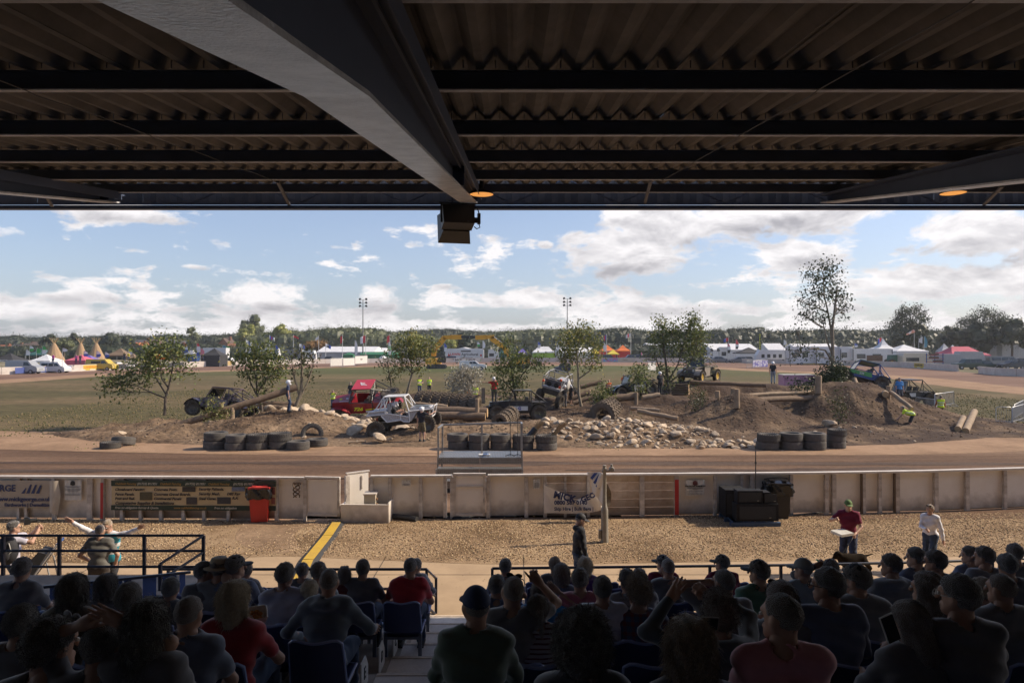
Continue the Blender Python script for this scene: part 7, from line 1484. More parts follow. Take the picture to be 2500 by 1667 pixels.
def cv(lab,x0,x1,d,kind,col,flip=1,**k):
 pr,wn,W_,r_,cat={'suv':(SUV,SUVW,1.85,.37,'car'),'hat':(HAT,HATW,1.72,.31,'car'),'van':(VAN,VANW,1.95,.34,'van'),'bus':(VAN,VANWW,1.95,.34,'van'),'pick':(PICK,PICKW,1.85,.38,'pickup')}[kind];L0=max(p[0]for p in pr)-min(p[0]for p in pr);sc_=(x1-x0)/FPX*d/L0
 t=vehicle(lab,cat,pr,W_,CC[col],d,(x0+x1)/2,880,wn,(L0*.30,-L0*.30),r_,flip=flip,name={'car':'parked_car','van':'parked_van','pickup':'pickup'}[cat],**k);t.scale=(min(1.5,sc_),1,max(.9,min(1.15,sc_)));return t
cv('silver panel van behind the wall at the far left',22,100,113,'van','silver',1);cv('white minibus behind the wall left of the pink gazebo',106,166,117,'bus','white',1);cv('yellow camper van right of the pink gazebo',216,282,128,'van','yellow',1,extra=lambda t:MB().box((-.6,0,1.55),(1.7,1.98,.4),GLASS).build('side_glass',t));cv('white hatchback right of the yellow camper van',278,302,136,'hat','white',1)
cv('silver off roader behind the thin sparse tree',655,690,170,'suv','silver',-1);cv('white hatchback left of the small dark green gazebo',811,838,186,'hat','white',-1);cv('black four wheel drive left of the white hatchback',786,812,188,'suv','black',-1);cv('white golf buggy sized car in front of the big marquee',858,880,188,'hat','white',1);cv('dark blue pickup beside the left excavator',1077,1114,197,'pick','navy',-1)
cv('dark green estate car left of the flag pole',1462,1511,194,'suv','green',1);cv('navy four wheel drive right of the dark green estate car',1514,1562,194,'suv','navy',-1);cv('small dark car behind the flag poles',1435,1460,198,'hat','navy',1)
cv('grey saloon low behind the far wall left of the motorhome',1738,1780,184,'hat','grey',1);cv('blue grey hatchback behind the far wall under the red feather flag',1780,1822,182,'hat','grey',-1);cv('black four wheel drive left of the white caravan',1814,1846,186,'suv','black',1);cv('white van left of the grey saloon',1718,1742,188,'van','white',1);cv('dark car behind the large leafy tree',1690,1718,188,'hat','black',1)
cv('dark green four wheel drive beside the wall opening',2328,2392,133,'suv','green',-1,z=0);cv('second dark green four wheel drive behind the wall opening',2382,2432,136,'suv','green',1);cv('black pickup at the far right behind the wall',2440,2500,134,'pick','black',-1);cv('dark car at the right edge of the paddock',2478,2530,150,'suv','black',1)
cv('grey camper van with a raised roof right of the red gazebo',2410,2492,145,'bus','grey',1)
cv('dark four wheel drive parked on the infield behind the silver buggy',1352,1392,118,'suv','navy',-1)
def caravan(lab,x0,x1,yt,d,col='white',n=3,flip=1,name='caravan',cat='caravan',flat=False):
 w=(x1-x0)/FPX*d;h=ZD(yt,d);hw=w/2;pr=[(-hw,.4),(-hw*1.0,h*.8),(-hw*.93,h),(hw*.7,h),(hw*.93,h*.6),(hw,.45)]if not flat else[(-hw,.4),(-hw,h),(hw,h),(hw,.4)]
 ws_=[[(-hw*.8+k*w*.8/n,h*.42),(-hw*.8+k*w*.8/n,h*.68),(-hw*.8+(k+.55)*w*.8/n,h*.68),(-hw*.8+(k+.55)*w*.8/n,h*.42)]for k in range(n)]
 return vehicle(lab,cat,pr,2.2,CC[col]if col in CC else CANV[col],d,(x0+x1)/2,880,ws_,(-.2,),.34,flip=flip,name=name)
caravan('white touring caravan left of the thin sparse tree',645,684,850,182);caravan('grey caravan with rounded ends right of the thin sparse tree',694,746,853,186,'grey',2);caravan('white caravan left of the big marquee',745,772,855,192,'white',2);caravan('long white caravan in front of the cabins, right of the parked cars',1842,1912,854,178,'white',4,-1);caravan('cream round topped caravan right of the tractor',2198,2270,862,148,'cream',1,1)
caravan('white motorhome behind the grey saloon',1756,1782,847,192,'white',1);caravan('white bus right of the banner trailer',1192,1218,853,200,'white',1,name='white_bus',cat='bus');caravan('white box truck behind the black gazebo',500,556,849,158,'white',1,flat=True,name='box_truck',cat='truck')
cv('white truck cab in front of the white box truck',542,574,157,'van','white',1)
caravan('grey box trailer at the far right behind the camper van',2440,2520,841,185,'silver',0,flat=True,name='box_trailer',cat='trailer')
caravan('pale horse trailer left of the green four wheel drives',2296,2348,864,142,'silver',0,name='horse_trailer',cat='trailer');caravan('long grey trailer behind the red gazebo',2372,2448,843,190,'silver',0,flat=True,name='box_trailer',cat='trailer');caravan('silver van roof behind the red gazebo',2336,2400,858,146,'silver',0,flat=False,name='box_trailer',cat='trailer')
for k,(a,c,lb)in enumerate(((1924,1985,'left white clad exhibition cabin'),(1988,2046,'middle white clad exhibition cabin'),(2047,2076,'right white clad exhibition cabin'),(2077,2172,'long white cabin with an open brown counter'))):
 d_=165-k;t=caravan(lb+' right of the caravan',a,c,846 if k<3 else 851,d_,'white',[2,2,1,2][k],flat=True,name='cabin',cat='cabin')
 b=MB();w_=(c-a)/FPX*d_;[b.box((s_*w_/2,-1.12,1.9),(.14,.12,3.8),BLK)for s_ in(-1,1)];b.build('corner_trim',t)
 if k==3:b=MB();b.box((w_*.05,-1.16,1.4),(w_*.4,.08,1.9),mat('counter_brown',(.16,.09,.05),.8,col2=(.08,.05,.03),nscale=3));b.build('counter',t)
def banner_trailer():
 d_=203;t=empty('exhibition_trailer',(XD(1134,d_),d_,0),label='white exhibition trailer lettered in red and black between the excavators',cat='trailer');w=94/FPX*d_;h=ZD(853,d_);b=MB();b.box((0,1,h/2),(w,2,h),CANV['white']);b.build('side',t);b=MB();b.prism([(-w/2,h),(w/2,h),(w*.42,h+.25),(-w*.42,h+.25)],'y',0,2,CANV['white']);b.build('roof',t)
 text_mesh('lettering','J LAWN',1.05,mat('print_red',(.55,.03,.03),.6),t,(-1.2,-.02,h*.58),ax='RIGHT',bold=.03);text_mesh('lettering','Agricultural',1.05,BLK,t,(-.9,-.02,h*.58),ax='LEFT',bold=.02)
 b=MB();b.box((.6,-.02,h*.30),(3.6,.03,.12),BLK);b.box((.4,-.02,h*.85),(3.0,.03,.35),BLK);b.build('print_line',t)
 for k in(-4.6,4.9):b=MB();b.lathe([(0,-.02),(.32,-.02),(.3,0)],(k,-.01,h*.5),'y',MATS['print_red'],8);b.build('emblem',t)
banner_trailer()
def boat():
 d_=152;t=empty('display_boat',(XD(472,d_),d_,0),label='blue hulled display stand with a wide white top left of the black gazebo',cat='stand');w=36/FPX*d_;b=MB();b.box((0,0,1.35),(w*.42,1.2,2.7),CANV['blue'],taper=(1.9,1.6));b.build('hull',t);b=MB();b.box((0,0,2.85),(w,2.2,.3),CANV['white']);b.build('top',t);b=MB();b.box((-.4,0,3.3),(1.1,1,.6),CANV['white'],taper=(.8,.8));b.build('cabin',t)
boat()
def tractor():
 d_=150;t=empty('tractor',(XD(2182,d_),d_,0),label='green cabbed tractor with yellow weights left of the cream caravan',cat='tractor');b=MB();b.box((0,0,1.9),(2.4,1.6,1.5),mat('tractor_glass',(.05,.13,.09),.2),taper=(.85,.85));b.build('cab',t);b=MB();b.box((0,0,2.7),(2.2,1.5,.18),CC['white']);b.build('roof',t);b=MB();b.box((.2,-.1,1.0),(2.8,1.2,.6),CC['green']);b.build('bonnet',t)
 for x,r_ in((-.9,.85),(1.1,.6)):
  for sy in(-1,1):wheel(t,x,sy*.85,r_,r_,.4,RIMY)
 for k in range(2):b=MB();b.cyl((2.1+k*1.1,0,.1),(2.1+k*1.1,0,1.3),.5,mat('drum_yellow',(.65,.35,.03),.5),n=14);tag(b.build('yellow_drum',None,40,loc=(t.location.x,t.location.y,0)),'%s yellow drum beside the tractor'%['nearer','farther'][k],'drum')
tractor()
def rack():
 d_=140;t=empty('sales_rack',(XD(2282,d_),d_,0),label='dark rack with red shelves between blue posts behind the right wall end',cat='rack');w=40/FPX*d_
 for x in(-.5,0,.5):b=MB();b.box((x*w,0,1.5),(.14,.14,3.1),CANV['blue']);b.build('post',t)
 for z_ in(.6,1.3,2.0,2.7):b=MB();b.box((0,0,z_),(w,.8,.08),mat('rack_red',(.30,.05,.03),.6));b.box((rnd.uniform(-.2,.2)*w,0,z_+.2),(w*.5,.6,.35),mat('rack_goods',(.06,.05,.05),.8,col2=(.2,.12,.08),nscale=3));b.build('shelf',t)
rack()
def flagpole(px,yt,d,lab,cols,fh=1.0,fw_=1.4,side=1,nm='flag_pole'):
 h=ZD(yt,d);t=empty(nm,(XD(px,d),d,0),label=lab,cat='flag pole');b=MB();b.cyl((0,0,0),(0,0,h),.09,CC['white'],r1=.05,n=8);b.ell((0,0,h),(.1,.1,.1),CC['white'],6,4);b.build('pole',t)
 n=len(cols);
 for k,c in enumerate(cols):
  b=MB();b.grid(lambda u,v,k=k:(side*(.08+fw_*(k+u)/n),.18*math.sin((k+u)/n*6),h-.15-fh*(1-v)-.5*((k+u)/n)**1.5),4,4,cols[k]);b.build('flag',t,180)
F_={k:mat('flag_'+k,v,.7)for k,v in{'white':(.7,.7,.72),'blue':(.05,.10,.42),'red':(.6,.04,.05),'green':(.06,.35,.08),'yellow':(.6,.6,.05),'black':(.03,.03,.03),'pink':(.6,.2,.25),'teal':(.05,.2,.28)}.items()}
flagpole(601,830,175,'white pole with a white and blue flag left of the bushy tree',[F_['white'],F_['blue'],F_['white']]);flagpole(658,819,195,'tall pole flying a union flag behind the caravans',[F_['blue'],F_['red'],F_['blue'],F_['white']]);flagpole(716,818,190,'tall bare looking pole with a drooping red pennant',[F_['red']],fh=.5);flagpole(778,820,190,'tall pole with a small white flag at its tip',[F_['white']],fh=.8,fw_=.8,side=-1);flagpole(836,818,195,'pole with a narrow red flag above the white hatchback',[F_['red']],fh=2.0,fw_=.5,side=-1);flagpole(893,818,198,'pole with a white and red flag beside the left floodlight mast',[F_['red'],F_['white']],side=-1,fw_=1.5,fh=2);flagpole(952,817,198,'pole with a dark red flag over the green marquee',[F_['red']],fh=1.9,fw_=.8,side=-1)
flagpole(731,838,190,'short pole with a white triangular flag right of the drooping pennant',[F_['white'],F_['blue']],fh=1.0);flagpole(795,838,190,'short pole with a white and blue flag left of the white hatchback',[F_['white'],F_['blue']],fh=1.0);flagpole(1481,816,205,'white pole with a tricolour flag over the orange gazebo',[F_['blue'],F_['red']],side=-1,fw_=.7,fh=1.4);flagpole(1540,813,205,'white pole with a red crossed flag above the navy four wheel drive',[F_['white'],F_['red'],F_['white']],side=-1,fw_=1.4)
flagpole(1779,823,200,'white pole with a red and blue flag left of the red feather flag',[F_['red'],F_['blue']],side=-1);flagpole(2153,823,180,'pole with a red and blue striped flag left of the tall pagoda',[F_['red'],F_['blue']],fh=2.2,fw_=1.0,side=-1);flagpole(2243,814,185,'pole with a pale hanging flag behind the white frame marquee',[F_['white']],fh=2.2,fw_=.9);flagpole(1856,858,178,'dark pole behind the long white caravan',[F_['black']],fh=1.2,fw_=.5)
def feather(px,y0,y1,d,lab,cols,w=.75):
 zt_,zb=ZD(y0,d),ZD(y1,d);t=empty('feather_flag',(XD(px,d),d,0),label=lab,cat='feather flag');b=MB();b.tube([(0,0,0),(0,0,zt_*.75),(.06,0,zt_*.95),(.3,0,zt_+.1)],.04,BARR,5);b.build('pole',t);n=len(cols)
 for k,c in enumerate(cols):b=MB();b.grid(lambda u,v,k=k:(u*w*(.35+.65*math.sin(math.pi*min(1,.18+(k+v)/n*.8))),.05*math.sin(3*v),zb+(zt_-zb)*(k+v)/n),3,6,c);b.build('sail',t,180)
for px,y0_,y1_,d_,lab,cols in((72,844,858,140,'green and white feather flag above the silver van',['green','white']),(63,854,867,138,'white feather flag above the silver van',['white']),(89,850,862,140,'narrow green feather flag right of the green and white one',['green']),(103,844,864,138,'tall green feather flag left of the large tepee',['white','green']),(152,850,858,116,'white flag on a dark post left of the pink gazebo',['white']),(204,857,870,130,'blue and white feather flag above the purple gazebo',['blue','white']),(235,857,872,132,'blue feather flag above the yellow camper van',['blue','white']),(256,860,872,134,'small blue feather flag at the right of the yellow camper van',['blue','white']),(313,851,866,140,'white feather flag left of the leaning tree',['white','yellow']),(449,838,868,150,'left red and white feather flag right of the leaning tree',['white','blue','white','red']),(480,838,867,150,'right red and white feather flag left of the black gazebo',['blue','white','white','red']),(489,851,866,149,'short pink feather flag left of the black gazebo',['pink']),(543,843,851,160,'pale blue feather flag above the white box truck',['teal']),(552,845,852,160,'lime feather flag above the white box truck',['green']),(605,847,862,165,'short white feather flag beside the white and blue flag',['white']),(630,842,858,165,'white feather flag behind the bushy tree',['white']),(672,843,862,172,'blue feather flag left of the grey caravan',['blue']),(866,831,866,200,'tall pale green feather flag in front of the big marquee',['white','white']),(948,833,866,200,'tall pale feather flag at the right end of the green marquee',['white','green','white']),(1084,838,858,200,'white feather flag beside the boom of the left excavator',['white','blue']),(1178,832,850,215,'white feather flag between the excavator arms',['white']),(1165,835,846,215,'green and white feather flag between the excavator arms',['green','white']),(1313,834,850,205,'white feather flag above the white and lime tent',['white','blue']),(1359,838,860,203,'white feather flag right of the white and lime tent',['white']),(1473,836,858,203,'pale feather flag left of the tricolour flag',['white']),(1796,829,852,195,'red feather flag with a white and black foot',['black','white','red','red']),(1776,838,862,190,'white and black feather flag in front of the motorhome',['black','white','pink']),(1913,830,842,195,'white feather flag above the gabled tent',['white']),(1734,850,858,190,'small black feather flag above the white van',['black']),(1750,850,858,190,'second small black feather flag left of the motorhome',['black']),(2256,821,848,172,'dark teal feather flag behind the white frame marquee',['teal','teal']),(2488,822,838,180,'pale feather flag at the far right before the trees',['white']),(2086,838,848,175,'pale blue feather flag above the long white cabin',['white','blue'])):
 feather(px,y0_,y1_,d_,lab,[F_[c]for c in cols],.9)
def tall_sign():
 d_=190;t=empty('tall_banner',(XD(1855,d_),d_,0),label='tall narrow yellow lettered banner in front of the dark trees',cat='banner');h=ZD(814,d_);b=MB();b.box((0,0,h-2.6),(.75,.08,5.2),F_['black']);b.build('sheet',t);b=MB();b.cyl((0,.1,0),(0,.1,h),.06,BARR,n=6);b.build('pole',t)
 for k,ch in enumerate('OFFROAD'):text_mesh('lettering',ch,.75,F_['yellow'],t,(0,-.06,h-.45-k*.7),bold=.03)
tall_sign()
b=MB();b.lathe([(.38,0),(.30,.9),(.18,2.2)],(0,0,0),'x',mat('windsock_orange',(.62,.22,.12),.7,col2=(.7,.6,.55),nscale=1.2,contrast=3),10);t=empty('windsock',(XD(2232,178),178,0),label='striped orange windsock on a thin pole before the dark trees',cat='windsock');o=b.build('sock',t,180,loc=(0,0,ZD(808,178)));o.rotation_euler=(0,R(25),R(180));b=MB();b.cyl((0,0,0),(0,0,ZD(808,178)),.06,BARR,n=6);b.build('pole',t)
def mast(px,yt,d,lab):
 h=ZD(yt,d);t=empty('floodlight_mast',(XD(px,d),d,0),label=lab,cat='floodlight mast');b=MB();b.cyl((0,0,0),(0,0,h),.22,mat('mast_grey',(.16,.16,.165),.5),r1=.10,n=10);b.build('mast',t,60)
 for i,z_ in enumerate((h,h-1.05,h-2.05)):
  b=MB();b.bar((-1.0,0,z_-.1),(1.0,0,z_-.1),.07,.07,mat('mast_grey',(.16,.16,.165)));b.build('cross_arm',t)
  for s_ in(-1,1):b=MB();b.box((s_*.95,.1,z_+.12),(.75,.45,.5),JK,rot=(.5,s_*.25,0),taper=(.6,.7));b.build('floodlight',t)
mast(886,731,206,'tall floodlight mast with six lamps left of centre');mast(1385,729,206,'tall floodlight mast with six lamps right of centre')
BRK=mat('far_brick',(.26,.12,.075),.9,col2=(.20,.095,.06),nscale=1.2);TILE={'b':mat('tile_brown',(.11,.075,.06),.9),'o':mat('tile_orange',(.42,.13,.06),.9),'g':mat('tile_grey',(.075,.072,.075),.9)}
def house(x0,x1,yr,ye,d,tile,lab,gable=False,wall=BRK):
 w=(x1-x0)/FPX*d;zr_,ze=ZD(yr,d),ZD(ye,d);t=empty('brick_house',(XD((x0+x1)/2,d),d+4,0),label=lab,cat='house');b=MB();b.box((0,0,ze/2),(w*.96,8,ze),wall);b.build('wall',t);b=MB()
 if gable:b.add([(-w/2,-4.3,ze),(w/2,-4.3,ze),(0,-4.3,zr_),(-w/2,4.3,ze),(w/2,4.3,ze),(0,4.3,zr_)],[(0,2,5,3),(1,4,5,2)],TILE[tile]);b.add([(-w/2*.95,-4.0,ze),(w/2*.95,-4.0,ze),(0,-4.0,zr_-.2)],[(0,1,2)],wall)
 else:b.add([(-w/2,-4.4,ze),(w/2,-4.4,ze),(w/2,4.4,ze),(-w/2,4.4,ze),(-w/2,0,zr_),(w/2,0,zr_)],[(0,1,5,4),(2,3,4,5),(1,2,5),(3,0,4)],TILE[tile])
 b.build('roof',t)
 for x in(-.28,.12)if w>7 else(0,):
  for z_ in(ze*.38,ze*.76):f=MB();f.box((x*w,-4.02,z_),(1.7,.06,1.2),WHT);f=f.build('window',t);b=MB();b.box((x*w,-4.07,z_),(1.4,.04,.95),GLASS);b.build('pane',f)
 b=MB();b.box((w*.3,0,zr_-.1),(.8,.8,1.6),wall);b.build('chimney',t)
for a in((-20,12,842,856,300,'o','orange roofed house at the far left edge'),(18,42,840,850,300,'g','grey roofed brick house at the far left'),(42,68,838,847,295,'b','brown roofed brick house left of the large tepee'),(66,97,834,843,292,'b','taller brown roofed house left of the large tepee'),(236,256,839,849,260,'o','orange roofed house behind the right tepee'),(256,284,840,849,262,'o','low orange hipped roof right of the tepees'),(318,346,836,847,265,'o','orange gabled house left of the leaning tree',True),(322,356,829,838,300,'g','dark roofed house above the orange gabled house'),(352,384,828,840,298,'b','tan roofed house behind the leaning tree'),(400,440,829,840,310,'g','long dark roof behind the leaning tree'),(418,440,840,850,255,'o','small orange roof right of the leaning tree'),(533,556,825,838,270,'b','brick gabled house left of the tall yellow green tree',True),(1780,1834,830,840,260,'g','long dark barn roof above the long marquee')):
 house(*a[:7],gable=len(a)>7)
def cored(cl_,dens,ls,seed,clump):
 V,F=leaves(cl_,dens,ls,seed,clump=clump);r=np.random.default_rng(seed+7);b=MB();b.ell((0,0,0),(1,1,1),None,9,6);E=np.array(b.v);EF=np.array([list(f)+([f[2]]if len(f)==3 else[])for f in b.f if len(f)==4]);VS=[V];FS=[F];n=len(V)
 for(c,rx,ry,rz,dn)in cl_:
  q=E*r.uniform(.62,.95,(len(E),1))*[rx,ry,rz]+np.array(c);EFi=EF.copy();
  q4=q[EFi].reshape(-1,3);VS.append(q4);FS.append(np.arange(len(q4)).reshape(-1,4)+n);n+=len(q4)
 return np.concatenate(VS),np.concatenate(FS)
def puff_tree(px,x0,x1,yt,d,lab,leaf,seed,ls=.75,dens=2.2,group=None,yb=None,gaps=1.0,r0=.35):
 a_core=seed not in(110,112)
 h=ZD(yt,d);w=(x1-x0)/FPX*d;t=empty('leafy_tree',(XD(px,d),d,0),label=lab,cat='tree',group=group);r=np.random.default_rng(seed);b=MB();b.tube([(0,0,0),(.2,0,h*.35),(0,.1,h*.8)],[r0,r0*.7,r0*.2],BARK,7);b.build('trunk',t,60);cl_=[];zb=max(1.5,(ZD(yb,d)if yb else h*.22));n=22 if a_core else 30;hh=(h-zb)/2
 for k in range(n):
  u=r.normal(0,1,3);u/=np.linalg.norm(u);q=u*r.uniform(.25,.82)**.7;taper_=1-.35*max(0,q[2]);rx=w*r.uniform(.13,.24)*(1 if a_core else .62);cl_.append(((q[0]*w/2*taper_,q[1]*w/2*taper_,zb+hh+q[2]*hh*1.12),rx,rx,rx*.85,1.0))
 V,F=cored(cl_,dens*3.4,ls*.6,seed+1,4)if a_core else leaves(cl_,dens*6,ls*.55,seed+1,clump=12);link('crown',npmesh('crown',V,F,[LEAF[leaf]],smooth=False),t)
 lb=MB()
 for c_,rx,*_q in cl_[:12]:lb.tube(bend((0,.1,min(h*.6,max(c_[2]-rx,h*.25))),c_,.1),[r0*.3*(1-.7*k/5)for k in range(6)],BARK,4)
 lb.build('limbs',t,60)
LEAF['yg']=leafmat('yg',(.15,.17,.04),(.34,.34,.08));LEAF['mg']=leafmat('mg',(.075,.092,.045),(.17,.185,.085));LEAF['dk']=leafmat('dk',(.028,.038,.022),(.062,.076,.038));LEAF['rust']=leafmat('rust',(.16,.09,.03),(.34,.19,.06))
for a in((612,578,650,772,300,'tall round mid green tree behind the yellow green trees','mg',101),(600,566,632,792,285,'yellow green tree left of the tall round tree','yg',102),(686,655,716,790,280,'broad yellow green tree right of the tall round tree','yg',103),(468,448,488,796,290,'narrow mid green tree above the housing roofs','mg',104),(120,100,142,812,260,'dark rounded tree behind the large tepee','dk',105),(185,170,205,814,262,'dark tree behind the middle tepee','dk',106),(272,240,306,812,260,'big dark tree behind the right tepee','dk',107),(312,296,335,820,235,'dark tree right of the tepees','dk',108),(155,135,180,830,200,'mid green tree between the tepees','mg',109),(2228,2170,2286,742,190,'large spreading dark tree at the right','dk',110),(2318,2290,2350,790,195,'lower dark tree right of the large spreading tree','dk',111),(2400,2345,2455,752,185,'wide dark tree near the right edge','dk',112),(2470,2440,2530,775,180,'dark tree at the right edge','dk',113),(1848,1826,1868,790,300,'tall tree rising from the wood behind the long marquee','mg',114),(1232,1200,1268,814,260,'mid green tree behind the tangled tree','mg',116),(757,742,772,838,225,'rust coloured bush left of the big marquee','rust',117),(780,764,800,832,228,'orange leafed bush behind the short flag pole','rust',118),(1010,985,1040,812,240,'yellow green bushes left of the left excavator arm','yg',119),(1140,1112,1172,815,235,'dark tree seen under the excavator arms','dk',120),(2185,2160,2210,800,210,'dark tree behind the tall pagoda','dk',121),(1100,1080,1122,828,232,'yellowish tree under the left excavator arm','yg',122)):
 puff_tree(*a,dens=3.2 if a[4]<240 else 2.4,yb=850 if a[7]not in(110,112)else 815)
puff_tree(2228,2196,2272,790,188,'undergrowth tree below the large spreading tree','dk',131,yb=850,dens=3)
puff_tree(2400,2350,2450,790,184,'undergrowth tree below the wide dark tree','dk',132,yb=850,dens=3)
def wood(name,prof,d,leaf,seed,ls=1.1,dens=.8,thick=16,step=4.2):
 """a far-off wood that reads as one mass; prof: (px, top py)."""
 r=np.random.default_rng(seed);cl_=[];px=prof[0][0];xs_=[p[0]for p in prof];ys_=[p[1]for p in prof]
 while px<prof[-1][0]:
  yt=np.interp(px,xs_,ys_)+r.uniform(-2.5,3.0);h=ZD(yt,d);x=XD(px,d);R_=r.uniform(3.0,5.2)*d/300
  for row in range(3):
   hz_=h-R_*.8-row*r.uniform(.5,2.0);yy=d-row*thick/3-2
   cl_.append(((x+r.uniform(-2,2),yy,max(1.5,hz_)),R_,R_,R_*.95,1));
   z=hz_-R_*1.1
   while z>0:cl_.append(((x+r.uniform(-3,3),yy-1.5,z),R_*1.05,R_,R_*.8,.8));z-=R_*1.2
  px+=step*r.uniform(.8,1.3)*300/d
 V,F=cored(cl_,dens*5.5,ls*.46,seed,3);tag(link(name,npmesh(name,V,F,[LEAF[leaf]],smooth=False)),kind='stuff')
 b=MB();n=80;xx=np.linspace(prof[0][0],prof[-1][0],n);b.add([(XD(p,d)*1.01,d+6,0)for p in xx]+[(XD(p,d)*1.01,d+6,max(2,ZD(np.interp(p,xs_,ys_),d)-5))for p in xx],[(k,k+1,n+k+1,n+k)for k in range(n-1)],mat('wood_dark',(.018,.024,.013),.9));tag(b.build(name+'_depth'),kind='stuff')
wood('woodland',[(-150,820),(0,822),(60,818),(100,824),(140,826),(190,822),(260,820),(330,820),(400,818),(520,818),(600,815),(640,808)],360,'dk',201)
wood('woodland',[(640,812),(700,808),(760,806),(800,802),(850,799),(900,800),(930,804),(960,812),(1000,818),(1100,822)],290,'mg',202)
wood('woodland',[(900,812),(1000,808),(1040,806),(1080,803),(1150,808),(1240,810),(1300,808),(1340,806)],420,'dk',203)
wood('woodland',[(1080,822),(1150,820),(1220,812),(1262,806),(1300,805),(1400,803),(1450,804),(1520,801),(1560,808),(1620,808),(1700,808),(1740,806)],300,'mg',204)
wood('woodland',[(1440,812),(1500,803),(1530,801),(1580,810),(1700,812),(1745,806),(1770,804),(1800,802),(1840,800),(1880,808),(1920,807),(1990,803),(2060,804),(2120,808),(2180,802),(2280,806),(2420,800),(2560,798),(2680,796)],270,'dk',205)
wood('hedge',[(640,852),(760,846),(850,850),(960,846),(1070,842),(1100,846),(1250,840),(1300,846),(1500,838),(1600,842),(1900,832),(2100,826),(2300,822),(2600,815)],240,'dk',206,ls=.8,dens=1.0,thick=6)
wood('hedge',[(-100,842),(60,846),(130,840),(200,838),(320,845),(480,838),(640,850)],230,'dk',207,ls=.8,dens=1.0,thick=6)
sheet('far_field',[(XD(1140,245),245),(XD(1290,245),245),(XD(1290,290),290),(XD(1140,290),290)],.05,mat('stubble_field',(.32,.26,.10),.9))
b=MB();b.box((0,240,14),(1300,560,34),None);hz=b.build('haze');hz.data.materials.clear()
hm_=bpy.data.materials.new('haze');hm_.use_nodes=True;N_=hm_.node_tree.nodes;N_.remove(N_['Principled BSDF']);pv=N_.new('ShaderNodeVolumePrincipled');pv.inputs['Color'].default_value=(.85,.88,.95,1);pv.inputs['Density'].default_value=.00028;pv.inputs['Anisotropy'].default_value=.2
hm_.node_tree.links.new(pv.outputs[0],N_['Material Output'].inputs['Volume']);hz.data.materials.append(hm_);tag(hz,kind='stuff')
# ================================================================ people on the course and the walkway
HV=mat('hi_vis_yellow',(.62,.80,.03),.6,bump=.05);HO=mat('hi_vis_orange',(.85,.18,.03),.6,bump=.05);C=cloth;BK_=C('black',(.030,.030,.034));NV=C('navy',(.035,.045,.085));JN=C('denim',(.035,.055,.10));GY=C('grey',(.13,.13,.135));CH=C('charcoal',(.065,.067,.073));WT=C('white',(.62,.62,.66));KH=C('khaki',(.12,.10,.06))
def stand(px,py,d,lab,rz=0.0,hpx=None,**k):
 p=P(px,py,d);h_=(hpx/FPX*d/1.76)if hpx else 1.0;z=p.z
 if d>30:z=max(0,H1(p.x,p.y))if abs(H1(p.x,p.y)-z)<.25 else z
 k.setdefault('h',.03);k.setdefault('lean',.03);return person(lab,(p.x,p.y,z),rz,'stand',size=h_,**k)
hw_=[('helmet',HELW)]
stand(703,1008,38.0,'man in a white helmet and jeans standing on the left mound',R(-75),80,top=NV,bottom=JN,hair=None,hat=hw_)
stand(1029,1084,33.0,'man in white helmet and black and red shirt beside the buggy nose',R(-20),88,top=C('black_tee',(.02,.02,.024)),bottom=KH,shorts=True,hair=None,hat=hw_,arms=((-.25,.06,.82),(.50,.35,1.42)))
stand(1206,986,46.5,'man in a red shirt and white helmet pointing left',R(-10),68,top=C('red_shirt',(.45,.02,.02)),bottom=CH,hair=None,hat=hw_,arms=((-.72,.1,1.36),(.25,.06,.8)),hands=('point','relax'))
stand(1379,996,48.5,'left man of two in white helmets behind the silver buggy',R(10),56,top=BK_,bottom=GY,hair=None,hat=hw_);stand(1394,994,48.9,'right man of two in white helmets behind the silver buggy',R(-60),54,top=BK_,bottom=BK_,shorts=True,hair=None,hat=hw_)
stand(1612,968,51.0,'man all in black with a white helmet left of the log wall',R(15),60,top=BK_,bottom=BK_,hair=None,hat=hw_);stand(1887,935,57.5,'man in white helmet and pale jeans at the end of the thin log',R(-30),56,top=BK_,bottom=C('pale_jeans',(.22,.25,.30)),hair=None,hat=hw_)
stand(1024,960,65,'marshal in a yellow vest partly behind a tree branch',R(200),46,top=BK_,bottom=NV,vest=HV,arms=((-.15,.3,1.1),(.15,.3,1.1)),elbow=((-.8,-.1,-.6),)*2);stand(1048,958,66,'bald marshal in a yellow vest and black shorts',R(185),43,top=HV,bottom=BK_,vest=HV,shorts=True,hair=None)
stand(813,995,50,'photographer in a yellow vest left of the red truck',R(190),50,top=NV,bottom=NV,vest=HV,arms=((-.08,.26,1.5),(.08,.26,1.5)),hands=('grip','grip'));stand(856,990,56,'woman seen just above the red bonnet',R(180),52,top=BK_,hair=('long','brown'),fem=True)
stand(1143,985,52,'marshal in an orange vest beside the silvery bush',R(170),50,top=BK_,vest=HO);stand(1160,986,52,'marshal in a yellow vest beside the silvery bush',R(190),58,top=HV,bottom=NV,vest=HV)
stand(1486,976,50,'bald marshal in an orange vest left of the low black buggy',R(185),52,top=BK_,bottom=NV,vest=HO,hair=None);stand(1523,958,60,'marshal in an orange vest behind the low black buggy',R(180),46,top=HO,bottom=NV,vest=HO,arms=((-.1,.25,1.15),(.1,.25,1.15)))
stand(2297,1028,43.5,'man in a yellow vest carrying a crowd barrier',R(-15),66,top=C('rust_shirt',(.30,.09,.04)),bottom=BK_,vest=HV,shorts=True,arms=((-.3,.25,.8),(.35,.3,.9)),sleeve='long')
